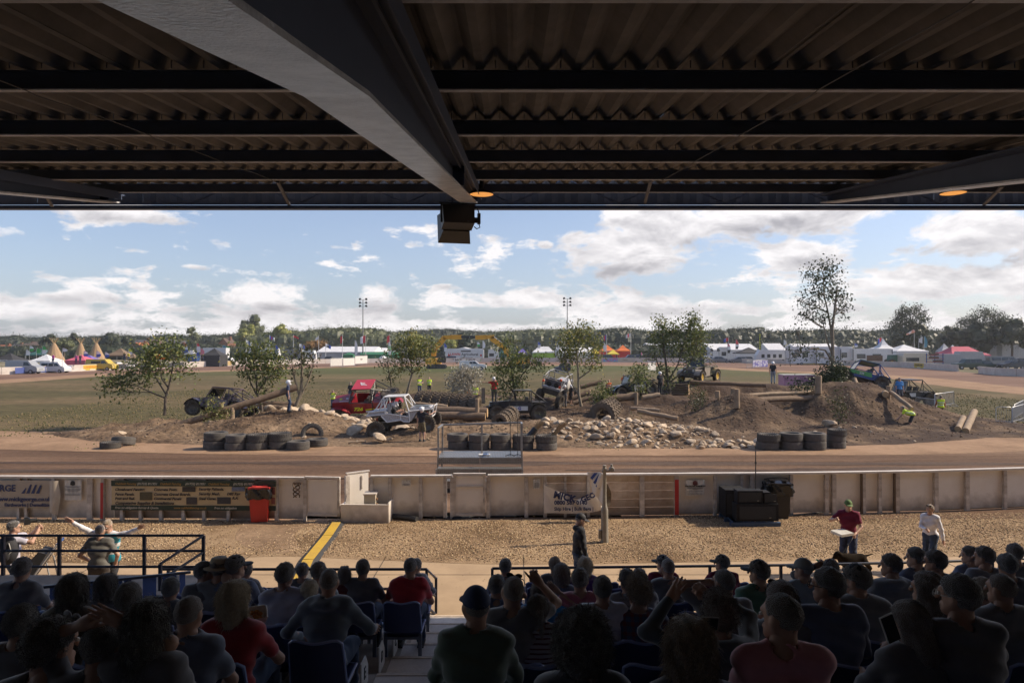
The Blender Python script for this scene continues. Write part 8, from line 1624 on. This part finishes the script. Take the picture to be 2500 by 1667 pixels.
stand(2224,1052,38.6,'man in a yellow vest bending over at the foot of the right mound',R(60),78,top=HV,bottom=BK_,vest=HV,shorts=True,lean=1.25,hip=(0,-.1,.92),arms=((-.1,.75,.42),(.15,.75,.45)),hp=-.5)
stand(2196,985,44,'man in a blue shirt behind the right mound',R(180),66,top=C('bright_blue',(.06,.20,.45)),bottom=CH,shorts=True);stand(2150,955,50,'bare shouldered person sitting behind the crest of the right mound',R(160),50,top=WT,hair=('long','brown'),fem=True)
for k,(px,py,d,c_,lb)in enumerate(((130,889,112,C('magenta',(.4,.05,.25)),'small figure beside the pole in front of the minibus'),(186,888,122,C('magenta',(.4,.05,.25)),'person in magenta in front of the pink gazebo'),(196,888,122,BK_,'person in black in front of the pink gazebo'),(304,882,128,BK_,'person in black behind the black maker banner'),(314,882,128,C('yellow_top',(.6,.5,.05)),'person in yellow left of the leaning tree'),(497,881,150,BK_,'person at the left foot of the black gazebo'),(760,878,186,KH,'left of two people beside the black four wheel drive'),(769,878,186,BK_,'right of two people beside the black four wheel drive'),(783,878,185,NV,'person in a white hat in front of the black four wheel drive'),(892,878,189,BK_,'person at the foot of the left floodlight mast'),(1566,874,190,C('magenta',(.4,.05,.25)),'person right of the navy four wheel drive'),(1186,876,198,BK_,'person beside the white bus'))):
 stand(px,py,d,lb,R(170+k*9),top=c_,h=.06)
DH=C('dark_hoodie',(.022,.023,.027))
stand(1413,1470,12.55,'man in a black hooded jacket and cap walking right beside the lamp post',R(-88),226,top=DH,bottom=JN,sleeve='long',hat=[('cap',mat('cap_black',(.018,.018,.022),.7)),('glasses',BLK)],hair=('buzz','grey'),h=.018,hood=True,hp=.25,arms=((-.24,.04,.80),(.24,.14,.84)),legs=((-.1,-.12,.09),(.1,.26,.09)),bulk=1.08,strands=300,lean=.06)
stand(2072,1402,14.15,'man in a maroon shirt and green cap carrying a white tray',R(150),190,top=C('maroon',(.13,.012,.035)),bottom=NV,shorts=True,hat=[('cap',mat('cap_green',(.10,.17,.05),.8))],hair=('buzz','brown'),h=.02,arms=((-.16,.32,1.02),(.22,.36,1.30)),hands=('grip','grip'),legs=((-.1,.2,.09),(.1,-.18,.12)),elbow=((-.7,-.4,-.5),(.7,-.4,-.5)),strands=200,hy=.3)
stand(2272,1396,14.3,'woman in a white shirt and dark jeans walking left over the gravel',R(130),172,top=WT,bottom=JN,hair=('pony','sandy'),fem=True,sleeve='long',h=.02,arms=((-.30,.05,.85),(-.02,.30,1.12)),hands=('relax','grip'),legs=((-.08,.15,.09),(.1,-.15,.1)),strands=300,hat=[('shades',BLK)])
b=MB();b.box((0,0,0),(.30,.30,.05),WHT);tag(b.build('tray',None,loc=P(2056,1300,13.85),rot=(.05,-.05,.3)),'flat white tray carried by the man in the maroon shirt','tray')
def dog():
 d=13.6;s=d/FPX;o=P(2085,1385,d);t=empty('dog',(o.x,o.y,0),0,label='dark brindle dog on a lead walking left on the pale walkway',cat='dog');m=mat('dog_coat',(.010,.008,.006),.95,col2=(.030,.021,.014),spec=.08,nscale=16,bump=.2,bscale=90);Q=lambda px,py:((px-2085)*s,ZD(py,d))
 def f(X,Y,Z):
  cp_=lambda a,c,ra,rb,ya=0,yb=0:capsule(X,Y,Z,(Q(*a)[0],ya,Q(*a)[1]),(Q(*c)[0],yb,Q(*c)[1]),ra,rb)
  D=cp_((2062,1366),(2075,1367),.125,.12);D=smin(D,cp_((2070,1366),(2103,1362),.115,.10),.06);D=smin(D,cp_((2060,1362),(2050,1356),.085,.07),.05);D=smin(D,cp_((2046,1352),(2044,1354),.068,.066),.04);D=smin(D,cp_((2042,1356),(2035,1361),.045,.030),.03)
  for y_ in(-.055,.055):D=smin(D,cp_((2049,1349),(2052,1357),.018,.014,y_,y_*1.3),.015)
  D=smin(D,cp_((2112,1356),(2132,1350),.024,.010),.03)
  for pts_,y_ in((((2062,1374),(2063,1392),(2060,1407)),-.08),(((2070,1376),(2082,1392),(2086,1402)),.08),(((2108,1368),(2119,1382),(2113,1394),(2120,1407)),-.08),(((2104,1368),(2102,1382),(2108,1394),(2098,1405)),.08)):
   rr=(.062,.034,.024,.022)
   for i in range(len(pts_)-1):D=smin(D,cp_(pts_[i],pts_[i+1],rr[i],rr[i+1],y_,y_),.03)
   D=smin(D,cp_(pts_[-1],(pts_[-1][0]-5,pts_[-1][1]+1),.026,.022,y_,y_),.015)
  return D
 V,F=surfnet(f,(-.55,-.2,.0),(.5,.2,.75),.018);link('body',npmesh('body',V,F,[m]),t);b=MB();b.tube([(Q(2058,1360)[0],0,Q(2058,1360)[1]+.09),(.0,.1,.8),Vector(P(2082,1312,14.0))-Vector((o.x,o.y,0))],.008,BLK,5);b.build('lead',t)
dog()
stand(30,1500,12.6,'photographer in a white T shirt with a rucksack and raised camera',R(-50),238,top=C('tee_lilac',(.42,.41,.48)),bottom=JN,hair=('short','black'),h=.02,arms=((-.02,.36,1.48),(.12,.36,1.46)),hands=('grip','grip'),hat=[('glasses',BLK)],strands=300)
b=MB();b.box((0,0,0),(.15,.09,.10),BLK);b.cyl((0,.04,0),(0,.15,0),.038,BLK,n=14);b.box((0,-.01,.06),(.05,.06,.03),BLK);tag(b.build('camera_body',None,loc=P(66,1272,12.35),rot=(0,0,R(-50))),'black camera held up by the photographer at the left','camera')
b=MB();b.ell((0,0,0),(.19,.14,.27),mat('rucksack',(.03,.03,.035),.8,bump=.2,bscale=20),14,8);b.ell((0,-.11,-.06),(.13,.06,.13),MATS['rucksack'],10,6);b.tube([(.1,-.1,.15),(.16,-.12,0),(.06,-.14,-.1),(.0,-.13,.05)],.007,WHT,5);tag(b.build('rucksack',None,180,loc=P(18,1342,12.4)),'black rucksack on the back of the photographer','rucksack')
stand(240,1508,12.0,'man in a grey checked shirt standing with his back to the seats behind the rail',R(6),236,top=C('grey_check',(.17,.165,.15),(.11,.105,.10),'plaid',60),bottom=C('brown_trousers',(.05,.04,.035)),hair=('buzz','stubble'),h=.018,bulk=1.0,arms=((-.20,.16,.98),(.22,.18,.95)),elbow=((-.8,-.4,-.5),(.8,-.4,-.5)),strands=200,lean=.1)
stand(268,1480,13.0,'steward in a teal vest with both arms stretched out wide',R(178),224,top=WT,bottom=BK_,vest=mat('teal_vest',(.03,.27,.36),.6),sleeve='long',hair=('buzz','sandy'),h=.018,arms=((-.66,.16,1.55),(.60,.2,1.66)),hands=('open','open'),hat=[('glasses',BLK)],hp=.35,strands=200,lean=.14)
def pram():
 o=G(100,1490);o=Vector((XD(96,12.6),12.6,0));t=empty('pushchair',o,R(20),label='black pushchair with a blue handle between the two men at the left',cat='pushchair');b=MB();b.prism([(-.3,.55),(.05,.95),(.18,.9),(-.05,.5)],'y',-.22,.22,mat('pram_cloth',(.03,.03,.035),.8));b.build('seat',t)
 for y_ in(-.22,.22):b=MB();b.tube([(.34,y_,1.06),(.1,y_,.7),(-.28,y_,.12)],.014,BARR,6);b.tube([(.18,y_,.75),(.3,y_,.10)],.014,BARR,6);b.build('frame',t,60)
 b=MB();b.tube([(.34,-.22,1.06),(.38,0,1.09),(.34,.22,1.06)],.02,CANV['blue'],6);b.build('handle',t,60)
 for x in(-.28,.3):
  for y_ in(-.24,.24):b=MB();b.lathe([(.06,-.02),(.10,-.02),(.11,0),(.10,.02),(.06,.02)],(x,y_,.11),'y',RUBD,16);b.build('wheel',t,40)
pram()
DK=11.2;zd=ZD(1402,DK);rt_=ZD(1306,DK);b=MB();b.box((-8.3,DK-.45,zd/2),(6.6,.9,zd),CONC);struct(b,'deck')
railing([[(-11,DK,rt_),(XD(498,DK),DK,rt_)],[(-11,DK,rt_-.25),(XD(498,DK),DK,rt_-.25)],[(-11,DK,rt_-.51),(XD(498,DK),DK,rt_-.51)],[(XD(498,DK),DK,rt_),(XD(393,10.5),10.5,ZD(1375,10.5))],[(XD(498,DK),DK,rt_-.27),(XD(400,10.5),10.5,ZD(1410,10.5))]],[((XD(x,DK),DK,zd-(.9 if x>480 else 0)),(XD(x,DK),DK,rt_))for x in(10,147,354,498)]+[((XD(393,10.5),10.5,.3),(XD(393,10.5),10.5,ZD(1375,10.5)))],'navy railing with three rails round the raised deck at the left',.022)
def slats():
 A,B=P(-60,1446,8.3),P(462,1394,10.3);A.z=B.z=0;dr=B-A;L_=dr.length;z0,z1=ZD(1446,8.3),ZD(1394,10.3);t=empty('slatted_barrier',A,math.atan2(dr.y,dr.x),label='barrier of blue boards with gaps between navy rails at the left',cat='barrier')
 for dz in(0,-.32,-.85):b=MB();b.bar((0,-.03,z0+dz),(L_,-.03,z1+dz),.045,.035,RAILM);b.build('rail',t)
 x=.05;k=0
 while x<L_-.1:w=[.17,.09,.18,.19,.08,.16][k%6];zt_=z0+(z1-z0)*x/L_;b=MB();b.box((x+w/2,0,zt_/2),(w,.02,zt_-.04),BLUEP);b.build('board',t);x+=w+[.03,.16,.10,.05,.14,.08][k%6];k+=1
slats()
# ================================================================ seated spectators
def frow(d):return int(math.floor((ST_D0-d)/ST_T))
SEATED=[];SHEEN=.6
BK_=C('sit_black',(.115,.113,.122));NV=C('sit_navy',(.10,.12,.19));CH=C('sit_charcoal',(.16,.163,.175));GRYS=0  # lighter copies of these cloths, lifting the crowd's shade by colour
def sitp(px,py,w,lab,top=None,k=None,**kw):
 """head top at (px, py), head w picture pixels wide; the row follows from the width and height."""
 best=None
 for r in range(-1,10):
  d=edge(r)-.52;zf=zrow(r);z=ZD(py,d);H=z-zf-.43;wr=w*d/FPX
  e=abs(H-.80*(wr/.165))*1.3+abs(wr-.165)*4 if k is None else abs(r-k)
  if best is None or e<best[0]:best=(e,r,d,zf,H,wr)
 e,r,d,zf,H,wr=best;size=min(1.08,max(.74,wr/.165));x=XD(px,d);Hn=H/size;base=.93
 lean=kw.pop('lean',None);tr=min(1.22,max(.72,(Hn-.30)/.56))
 if lean is None:lean=.22+max(0,.5-tr*.4)*.6
 near=d<5.5;kw['shoulder']=.93+.3*(kw.get('shoulder',1)-1);kw['bulk']=.96+.4*(kw.get('bulk',1)-1);kw.setdefault('h',.017 if near else .021);kw.setdefault('strands',4500 if near else 900);kw.setdefault('hy',rnd.uniform(-.25,.25));kw.setdefault('group',None)
 person(lab,(x,d,zf+.43-.43*size),0,'sit',top=top or BK_,size=size,trunk=tr,lean=lean,**kw);SEATED.append((r,x));return x,d,zf
cap=lambda n,c:[('cap',mat('cap_'+n,c,.8))];T=lambda n,c,*a:C(n,c,*a)
PKT=T('pink_tee',(.52,.22,.25));GRY=T('mid_grey_tee',(.17,.17,.18));LG=T('light_grey',(.25,.26,.29));MRN=MATS['cloth_maroon'];LT='long'
S_=[(12,1490,66,'grey haired spectator cut by the left edge',CH,dict(hair=('short','grey'))),(400,1418,40,'dark haired spectator behind the navy T shirt man',BK_,dict(hair=('short','black'))),(30,1367,40,'dark haired man at the far left below the deck rail',BK_,dict()),(149,1408,56,'woman with a tall dark hairdo and brown top at the left',T('brown_top',(.12,.10,.07)),dict(hair=('long','dark'),fem=True)),(255,1410,42,'woman leaning left with long dark hair in front of the blue boards',CH,dict(hair=('long','dark'),fem=True,side=-.15)),(285,1433,58,'short haired spectator right of the leaning woman',BK_,dict()),(320,1475,88,'woman with very big dark hair left of the navy T shirt man',BK_,dict(hair=('long','black'),fem=True)),(435,1463,66,'broad man with a shaved head and a navy T shirt',T('navy_tee',(.10,.12,.17)),dict(hair=('buzz','stubble'),bulk=1.2,shoulder=1.2)),(556,1433,62,'blonde woman in a red top holding a food tray',T('red_top',(.30,.015,.02)),dict(hair=('long','blond'),fem=True,hy=-.5)),(68,1546,105,'short haired man with a headband near the bottom left corner',BK_,dict(hair=('short','grey'),hy=-.5,hat=[('shades',LG)])),(205,1540,84,'dark haired person holding both hands to the head at the bottom left',BK_,dict(hair=('short','black'),arms=((-.08,.12,1.28),(.13,.10,1.30)),hands=('open','open'),elbow=((-1,.3,-.2),(1,.3,-.2)),hp=.1)),(310,1598,90,'person in a dark cap turned right at the bottom left edge',BK_,dict(hat=cap('slate',(.04,.042,.05)),hy=-1.3)),(487,1377,38,'boy in profile facing right behind the front rail',BK_,dict(hair=('short','black'),hy=-1.2,sleeve=LT)),(522,1366,38,'person wearing a pale straw hat',CH,dict(hat=[('straw',mat('straw',(.42,.33,.22),.8))])),(562,1362,42,'man in a black cap and navy top right of the straw hat',NV,dict(hat=cap('black',(.018,.018,.022)),hy=-.7,sleeve=LT,shoulder=1.1)),(548,1396,37,'bald man in front of the black cap and the straw hat',BK_,dict(hair=None,bulk=1.05)),(593,1377,28,'dark haired woman with a bun in a black tee',BK_,dict(hair=('bun','dark'),fem=True)),(684,1380,43,'dark haired man in a pale lilac T shirt',MATS['cloth_tee_lilac'],dict(hair=('short','dark'),shoulder=1.1,hy=-.2)),(732,1379,28,'child in a blue patterned cap',BK_,dict(hat=[('cap',mat('cap_bluepat',(.04,.06,.18),.8,col2=(.4,.4,.5),nscale=40))])),(770,1376,35,'brown haired head beside the yellow ramp end',CH,dict(hair=('short','brown'))),(792,1393,48,'big man with cropped hair and a slate hooded sweatshirt',T('slate',(.11,.135,.165)),dict(hair=('buzz','brown'),bulk=1.12,shoulder=1.2,hood=True,sleeve=LT,arms=((-.25,.3,.62),(.34,.40,.66)))),(747,1431,40,'pale blond child in front of the slate sweatshirt man',BK_,dict(hair=('short','blond'))),(835,1388,28,'woman with sunglasses on her reddish hair',T('dusky_red',(.12,.02,.02)),dict(hair=('bob','brown'),fem=True,hat=[('shades',BLK)])),(880,1370,32,'man in a wide black T shirt left of the red shirt',BK_,dict(hair=('short','dark'),shoulder=1.25,bulk=1.12)),(989,1365,34,'broad man in a bright red T shirt at the aisle rail',T('bright_red',(.42,.018,.030)),dict(hair=('buzz','dark'),shoulder=1.2,bulk=1.1,side=.12,hy=-.2,strands=200)),(1014,1367,25,'dark haired woman in a grey checked shirt behind the red shirt',T('grey_check_s',(.30,.32,.35),(.16,.18,.22),'plaid',50),dict(hair=('short','black'),fem=True,sleeve=LT)),(1158,1442,70,'man in a dark green jacket and navy cap at the aisle',T('dark_green',(.095,.13,.095)),dict(hat=[('cap',mat('cap_navy',(.03,.045,.11),.8))],hair=('buzz','dark'),sleeve=LT,shoulder=1.1,hy=.35)),(1234,1368,29,'dark haired man in navy at the left end of the right rail',NV,dict(hair=('short','black'))),(1213,1411,40,'dark head partly hidden by the shaved man pointing up',NV,dict(hair=('short','black'))),(1252,1413,56,'shaved man with sunglasses on his head pointing up',GRY,dict(hair=('buzz','stubble'),hat=[('shades',BLK)],arms=((-.13,.40,.62),(.20,.22,1.22)),hands=('relax','point'),elbow=((-.8,-.4,-.6),(.6,.5,-.6)),hr=.15)),(1356,1363,28,'sandy haired man behind the curly haired woman',BK_,dict(hair=('short','sandy'))),(1372,1382,36,'dark capped woman with curls below the rail',NV,dict(hat=cap('black',(.02,)*3),hair=('bob','brown'),fem=True)),(1430,1366,31,'blonde woman in a purple top at the rail',T('purple_top',(.09,.03,.16)),dict(hair=('bob','blond'),fem=True)),(1316,1428,35,'brown haired child in a bright blue dress',T('kid_blue',(.02,.22,.50)),dict(hair=('bob','brown'),arms=((-.13,.3,.62),(.22,.1,1.12)),elbow=((-.8,-.4,-.6),(1,-.2,.3)))),(1313,1460,50,'ponytailed woman in a red and white striped top',T('striped',(.40,.38,.43),(.12,.03,.05),'stripe',30),dict(hair=('pony','brown'),fem=True,shoulder=1.2,bulk=1.1,strands=2000)),(1420,1393,41,'short haired man in a dusty pink T shirt',T('dusty_pink',(.40,.13,.18)),dict(hair=('short','dark'),shoulder=1.15)),(1476,1413,45,'dark haired man in a white T shirt in the middle block',T('white_tee',(.48,.48,.55)),dict(hair=('short','dark'),shoulder=1.22,bulk=1.12)),(1430,1530,90,'person with a big head of black curls at the bottom',BK_,dict(hair=('curly','black'),strands=6000)),(1536,1403,36,'man with glasses and a dark beanie like hairdo',GRY,dict(hair=('messy','black'),hat=[('glasses',BLK)],hy=.5)),(1566,1394,34,'woman with long brown hair behind the tousled man',CH,dict(hair=('long','brown'),fem=True)),(1560,1423,52,'man with tousled sandy hair in a red and blue checked shirt',T('plaid_rb',(.06,.09,.17),(.20,.04,.05),'plaid',16),dict(hair=('messy','sandy'),shoulder=1.15,side=.05,hy=.4,strands=2500)),(1637,1368,34,'bald man in a black leather jacket',BK_,dict(hair=('buzz','stubble'),sleeve=LT,shoulder=1.2,bulk=1.1,strands=0)),(1622,1360,28,'man in a cap and maroon shirt behind the leather jacket',MRN,dict(hat=cap('black',(.02,)*3),hy=.8)),(1769,1358,29,'man in a maroon jacket and cap facing left at the rail',MRN,dict(hat=cap('olive',(.05,.05,.04)),hy=.9,sleeve=LT,shoulder=1.15)),(1780,1396,50,'man with cropped hair holding his glasses, grey T shirt',GRY,dict(hair=('buzz','dark'),hy=.5,bulk=1.1,shoulder=1.15,arms=((-.12,.22,1.10),(.13,.42,.62)),hands=('grip','relax'))),(1864,1372,42,'man in a black cap and pale green T shirt',T('pale_green',(.08,.17,.12)),dict(hat=cap('black',(.02,)*3),hy=.8,shoulder=1.15)),(1928,1435,62,'woman with sunglasses in her auburn hair behind the pink shirt',CH,dict(hair=('bob','brown'),fem=True,hat=[('shades',GLASS)])),(1973,1368,38,'man in a light cap and blue grey shirt',T('blue_grey',(.22,.27,.32)),dict(hat=cap('stone',(.20,.20,.19)),hy=.9,hair=('buzz','grey'))),(2043,1369,36,'person in a dark cap drinking from a green bottle',BK_,dict(hat=cap('wine',(.035,.02,.03)),sleeve=LT,arms=((-.14,.24,1.16),(.13,.4,.62)),hands=('grip','relax'),elbow=((-1,.2,-.3),(.8,-.4,-.6)))),(1935,1451,88,'large man in a dusty pink T shirt looking left',PKT,dict(hair=('buzz','dark'),bulk=1.35,shoulder=1.3,hy=.7)),(1774,1468,72,'person with tousled hair and a red collar raising a phone',T('slate_hood',(.07,.085,.10)),dict(hair=('messy','brown'),hood=True,sleeve=LT,arms=((-.24,.34,1.12),(.02,.38,1.12)),hands=('open','grip'),hy=.3,strands=2600)),(1702,1563,105,'person with light brown flowing hair at the bottom edge',BK_,dict(hair=('long','sandy'),fem=True,strands=5000)),(2045,1397,64,'dark haired man with glasses and a navy shirt facing left',NV,dict(hair=('short','black'),hy=.9,hat=[('glasses',BLK)],shoulder=1.2,bulk=1.12,sleeve=LT)),(2119,1387,56,'man in a dark cap and charcoal jacket bowed forward',CH,dict(hat=cap('black',(.02,)*3),hy=.8,sleeve=LT,bulk=1.2,shoulder=1.2,lean=.4)),(2192,1358,40,'dark haired man in a grey hooded jacket looking left',T('grey_jacket',(.19,.20,.215)),dict(hair=('short','dark'),hy=1.0,sleeve=LT,hood=True)),(2252,1340,36,'dark bearded man resting his chin on his hand',NV,dict(hair=('short','black'),hy=1.0)),(2303,1348,44,'man with glasses and dark hair right of the bearded man',BK_,dict(hair=('short','dark'),hat=[('glasses',BLK)],hy=.9,sleeve=LT)),(2384,1337,32,'man in a navy T shirt looking left near the right edge',NV,dict(hair=('short','dark'),hy=1.1)),(2423,1338,38,'man in a slate T shirt near the right edge',T('slate_tee',(.16,.17,.20)),dict(hair=('short','dark'),hy=.8,shoulder=1.15)),(2498,1330,36,'head cut by the right edge above the rail',BK_,dict(hair=('short','dark'))),(2484,1358,42,'dark haired man below the rail at the right edge',BK_,dict(hair=('short','black'))),(2293,1407,60,'woman with long brown hair in the right block',BK_,dict(hair=('long','brown'),fem=True,hy=.6)),(2382,1414,76,'man in black with glasses seen from behind at the right',BK_,dict(hair=('short','black'),hy=.7,hat=[('glasses',WHT)],shoulder=1.15,bulk=1.15)),(2422,1415,44,'fair haired head behind the man in black at the right',BK_,dict(hair=('short','sandy'))),(2478,1406,56,'man with a shaved head in a dark grey top at the right edge',CH,dict(hair=('buzz','stubble'),hy=.5)),(2255,1488,70,'woman with straight hair looking at a phone',BK_,dict(hair=('long','brown'),fem=True,hy=.6,hp=.3,sleeve=LT))]
for px,py,w,lab,tp,kw in S_:sitp(px,py,w,lab,tp,**kw)
b=MB();b.lathe([(.0,0),(.03,.003),(.032,.14),(.013,.19),(.013,.22),(0,.22)],(0,0,0),'x',mat('green_bottle',(.05,.55,.12),.15,trans=.4),14);tag(b.build('green_bottle',None,60,loc=P(2024,1389,9.6),rot=(0,R(-142),0)),'green plastic bottle raised to the drinker\'s mouth','bottle')
def tray_(px,py,d,lab):b=MB();b.box((0,0,0),(.17,.12,.012),WHT);[b.box((s_*.09,0,.02),(.008,.13,.05),WHT,rot=(0,s_*.4,0))for s_ in(-1,1)];[b.box((0,s_*.065,.02),(.18,.008,.05),WHT,rot=(-s_*.4,0,0))for s_ in(-1,1)];[b.ell((rnd.uniform(-.06,.06),rnd.uniform(-.04,.04),.02),(.02,.018,.014),mat('chips',(.45,.2,.05),.7),6,4)for _ in range(9)];tag(b.build('food_tray',None,loc=P(px,py,d),rot=(.3,0,.4)),lab,'food tray')
tray_(616,1508,4.9,'white food tray held by the blonde woman')
for px,py,d,rz,lab in((1722,1521,3.75,.1,'black phone held up in landscape by the tousled person'),(2173,1533,3.6,.3,'pale rimmed phone held by the straight haired woman')):b=MB();b.box((0,0,0),(.15,.010,.075),WHT);b.box((0,-.004,0),(.142,.010,.067),BLK);tag(b.build('phone',None,loc=P(px,py,d),rot=(.1,rz if px<2000 else 1.2,.2)),lab,'phone')
SX=.50
taken={}
for r,x in SEATED:taken.setdefault(r,[]).append(x)
nseat=0
for r in range(-1,10):
 d=edge(r)-.50;vis=.80*d+.6;xs_=list(taken.get(r,[]))
 for x0,x1 in((-11,AX0-.28),(AX1+.28,11)):
  x=(x1 if x1<0 else x0)
  while(x>max(x0,-vis))if x1<0 else(x<min(x1,vis)):
   if r==-1 and x<-1:pass
   elif all(abs(x-q)>.44 for q in xs_)and not(x<-4.2 and r<3 and d>7.6):xs_.append(x)
   x+=-SX if x1<0 else SX
 for x in sorted(xs_):seat(x,d,zrow(r),'blue plastic seat %s'%(('in row %s, %s of the aisle'%(LET[r],'left' if x<0 else 'right'))if r>=0 else 'in the lowest row, right of the aisle'));nseat+=1
print('seats',nseat)
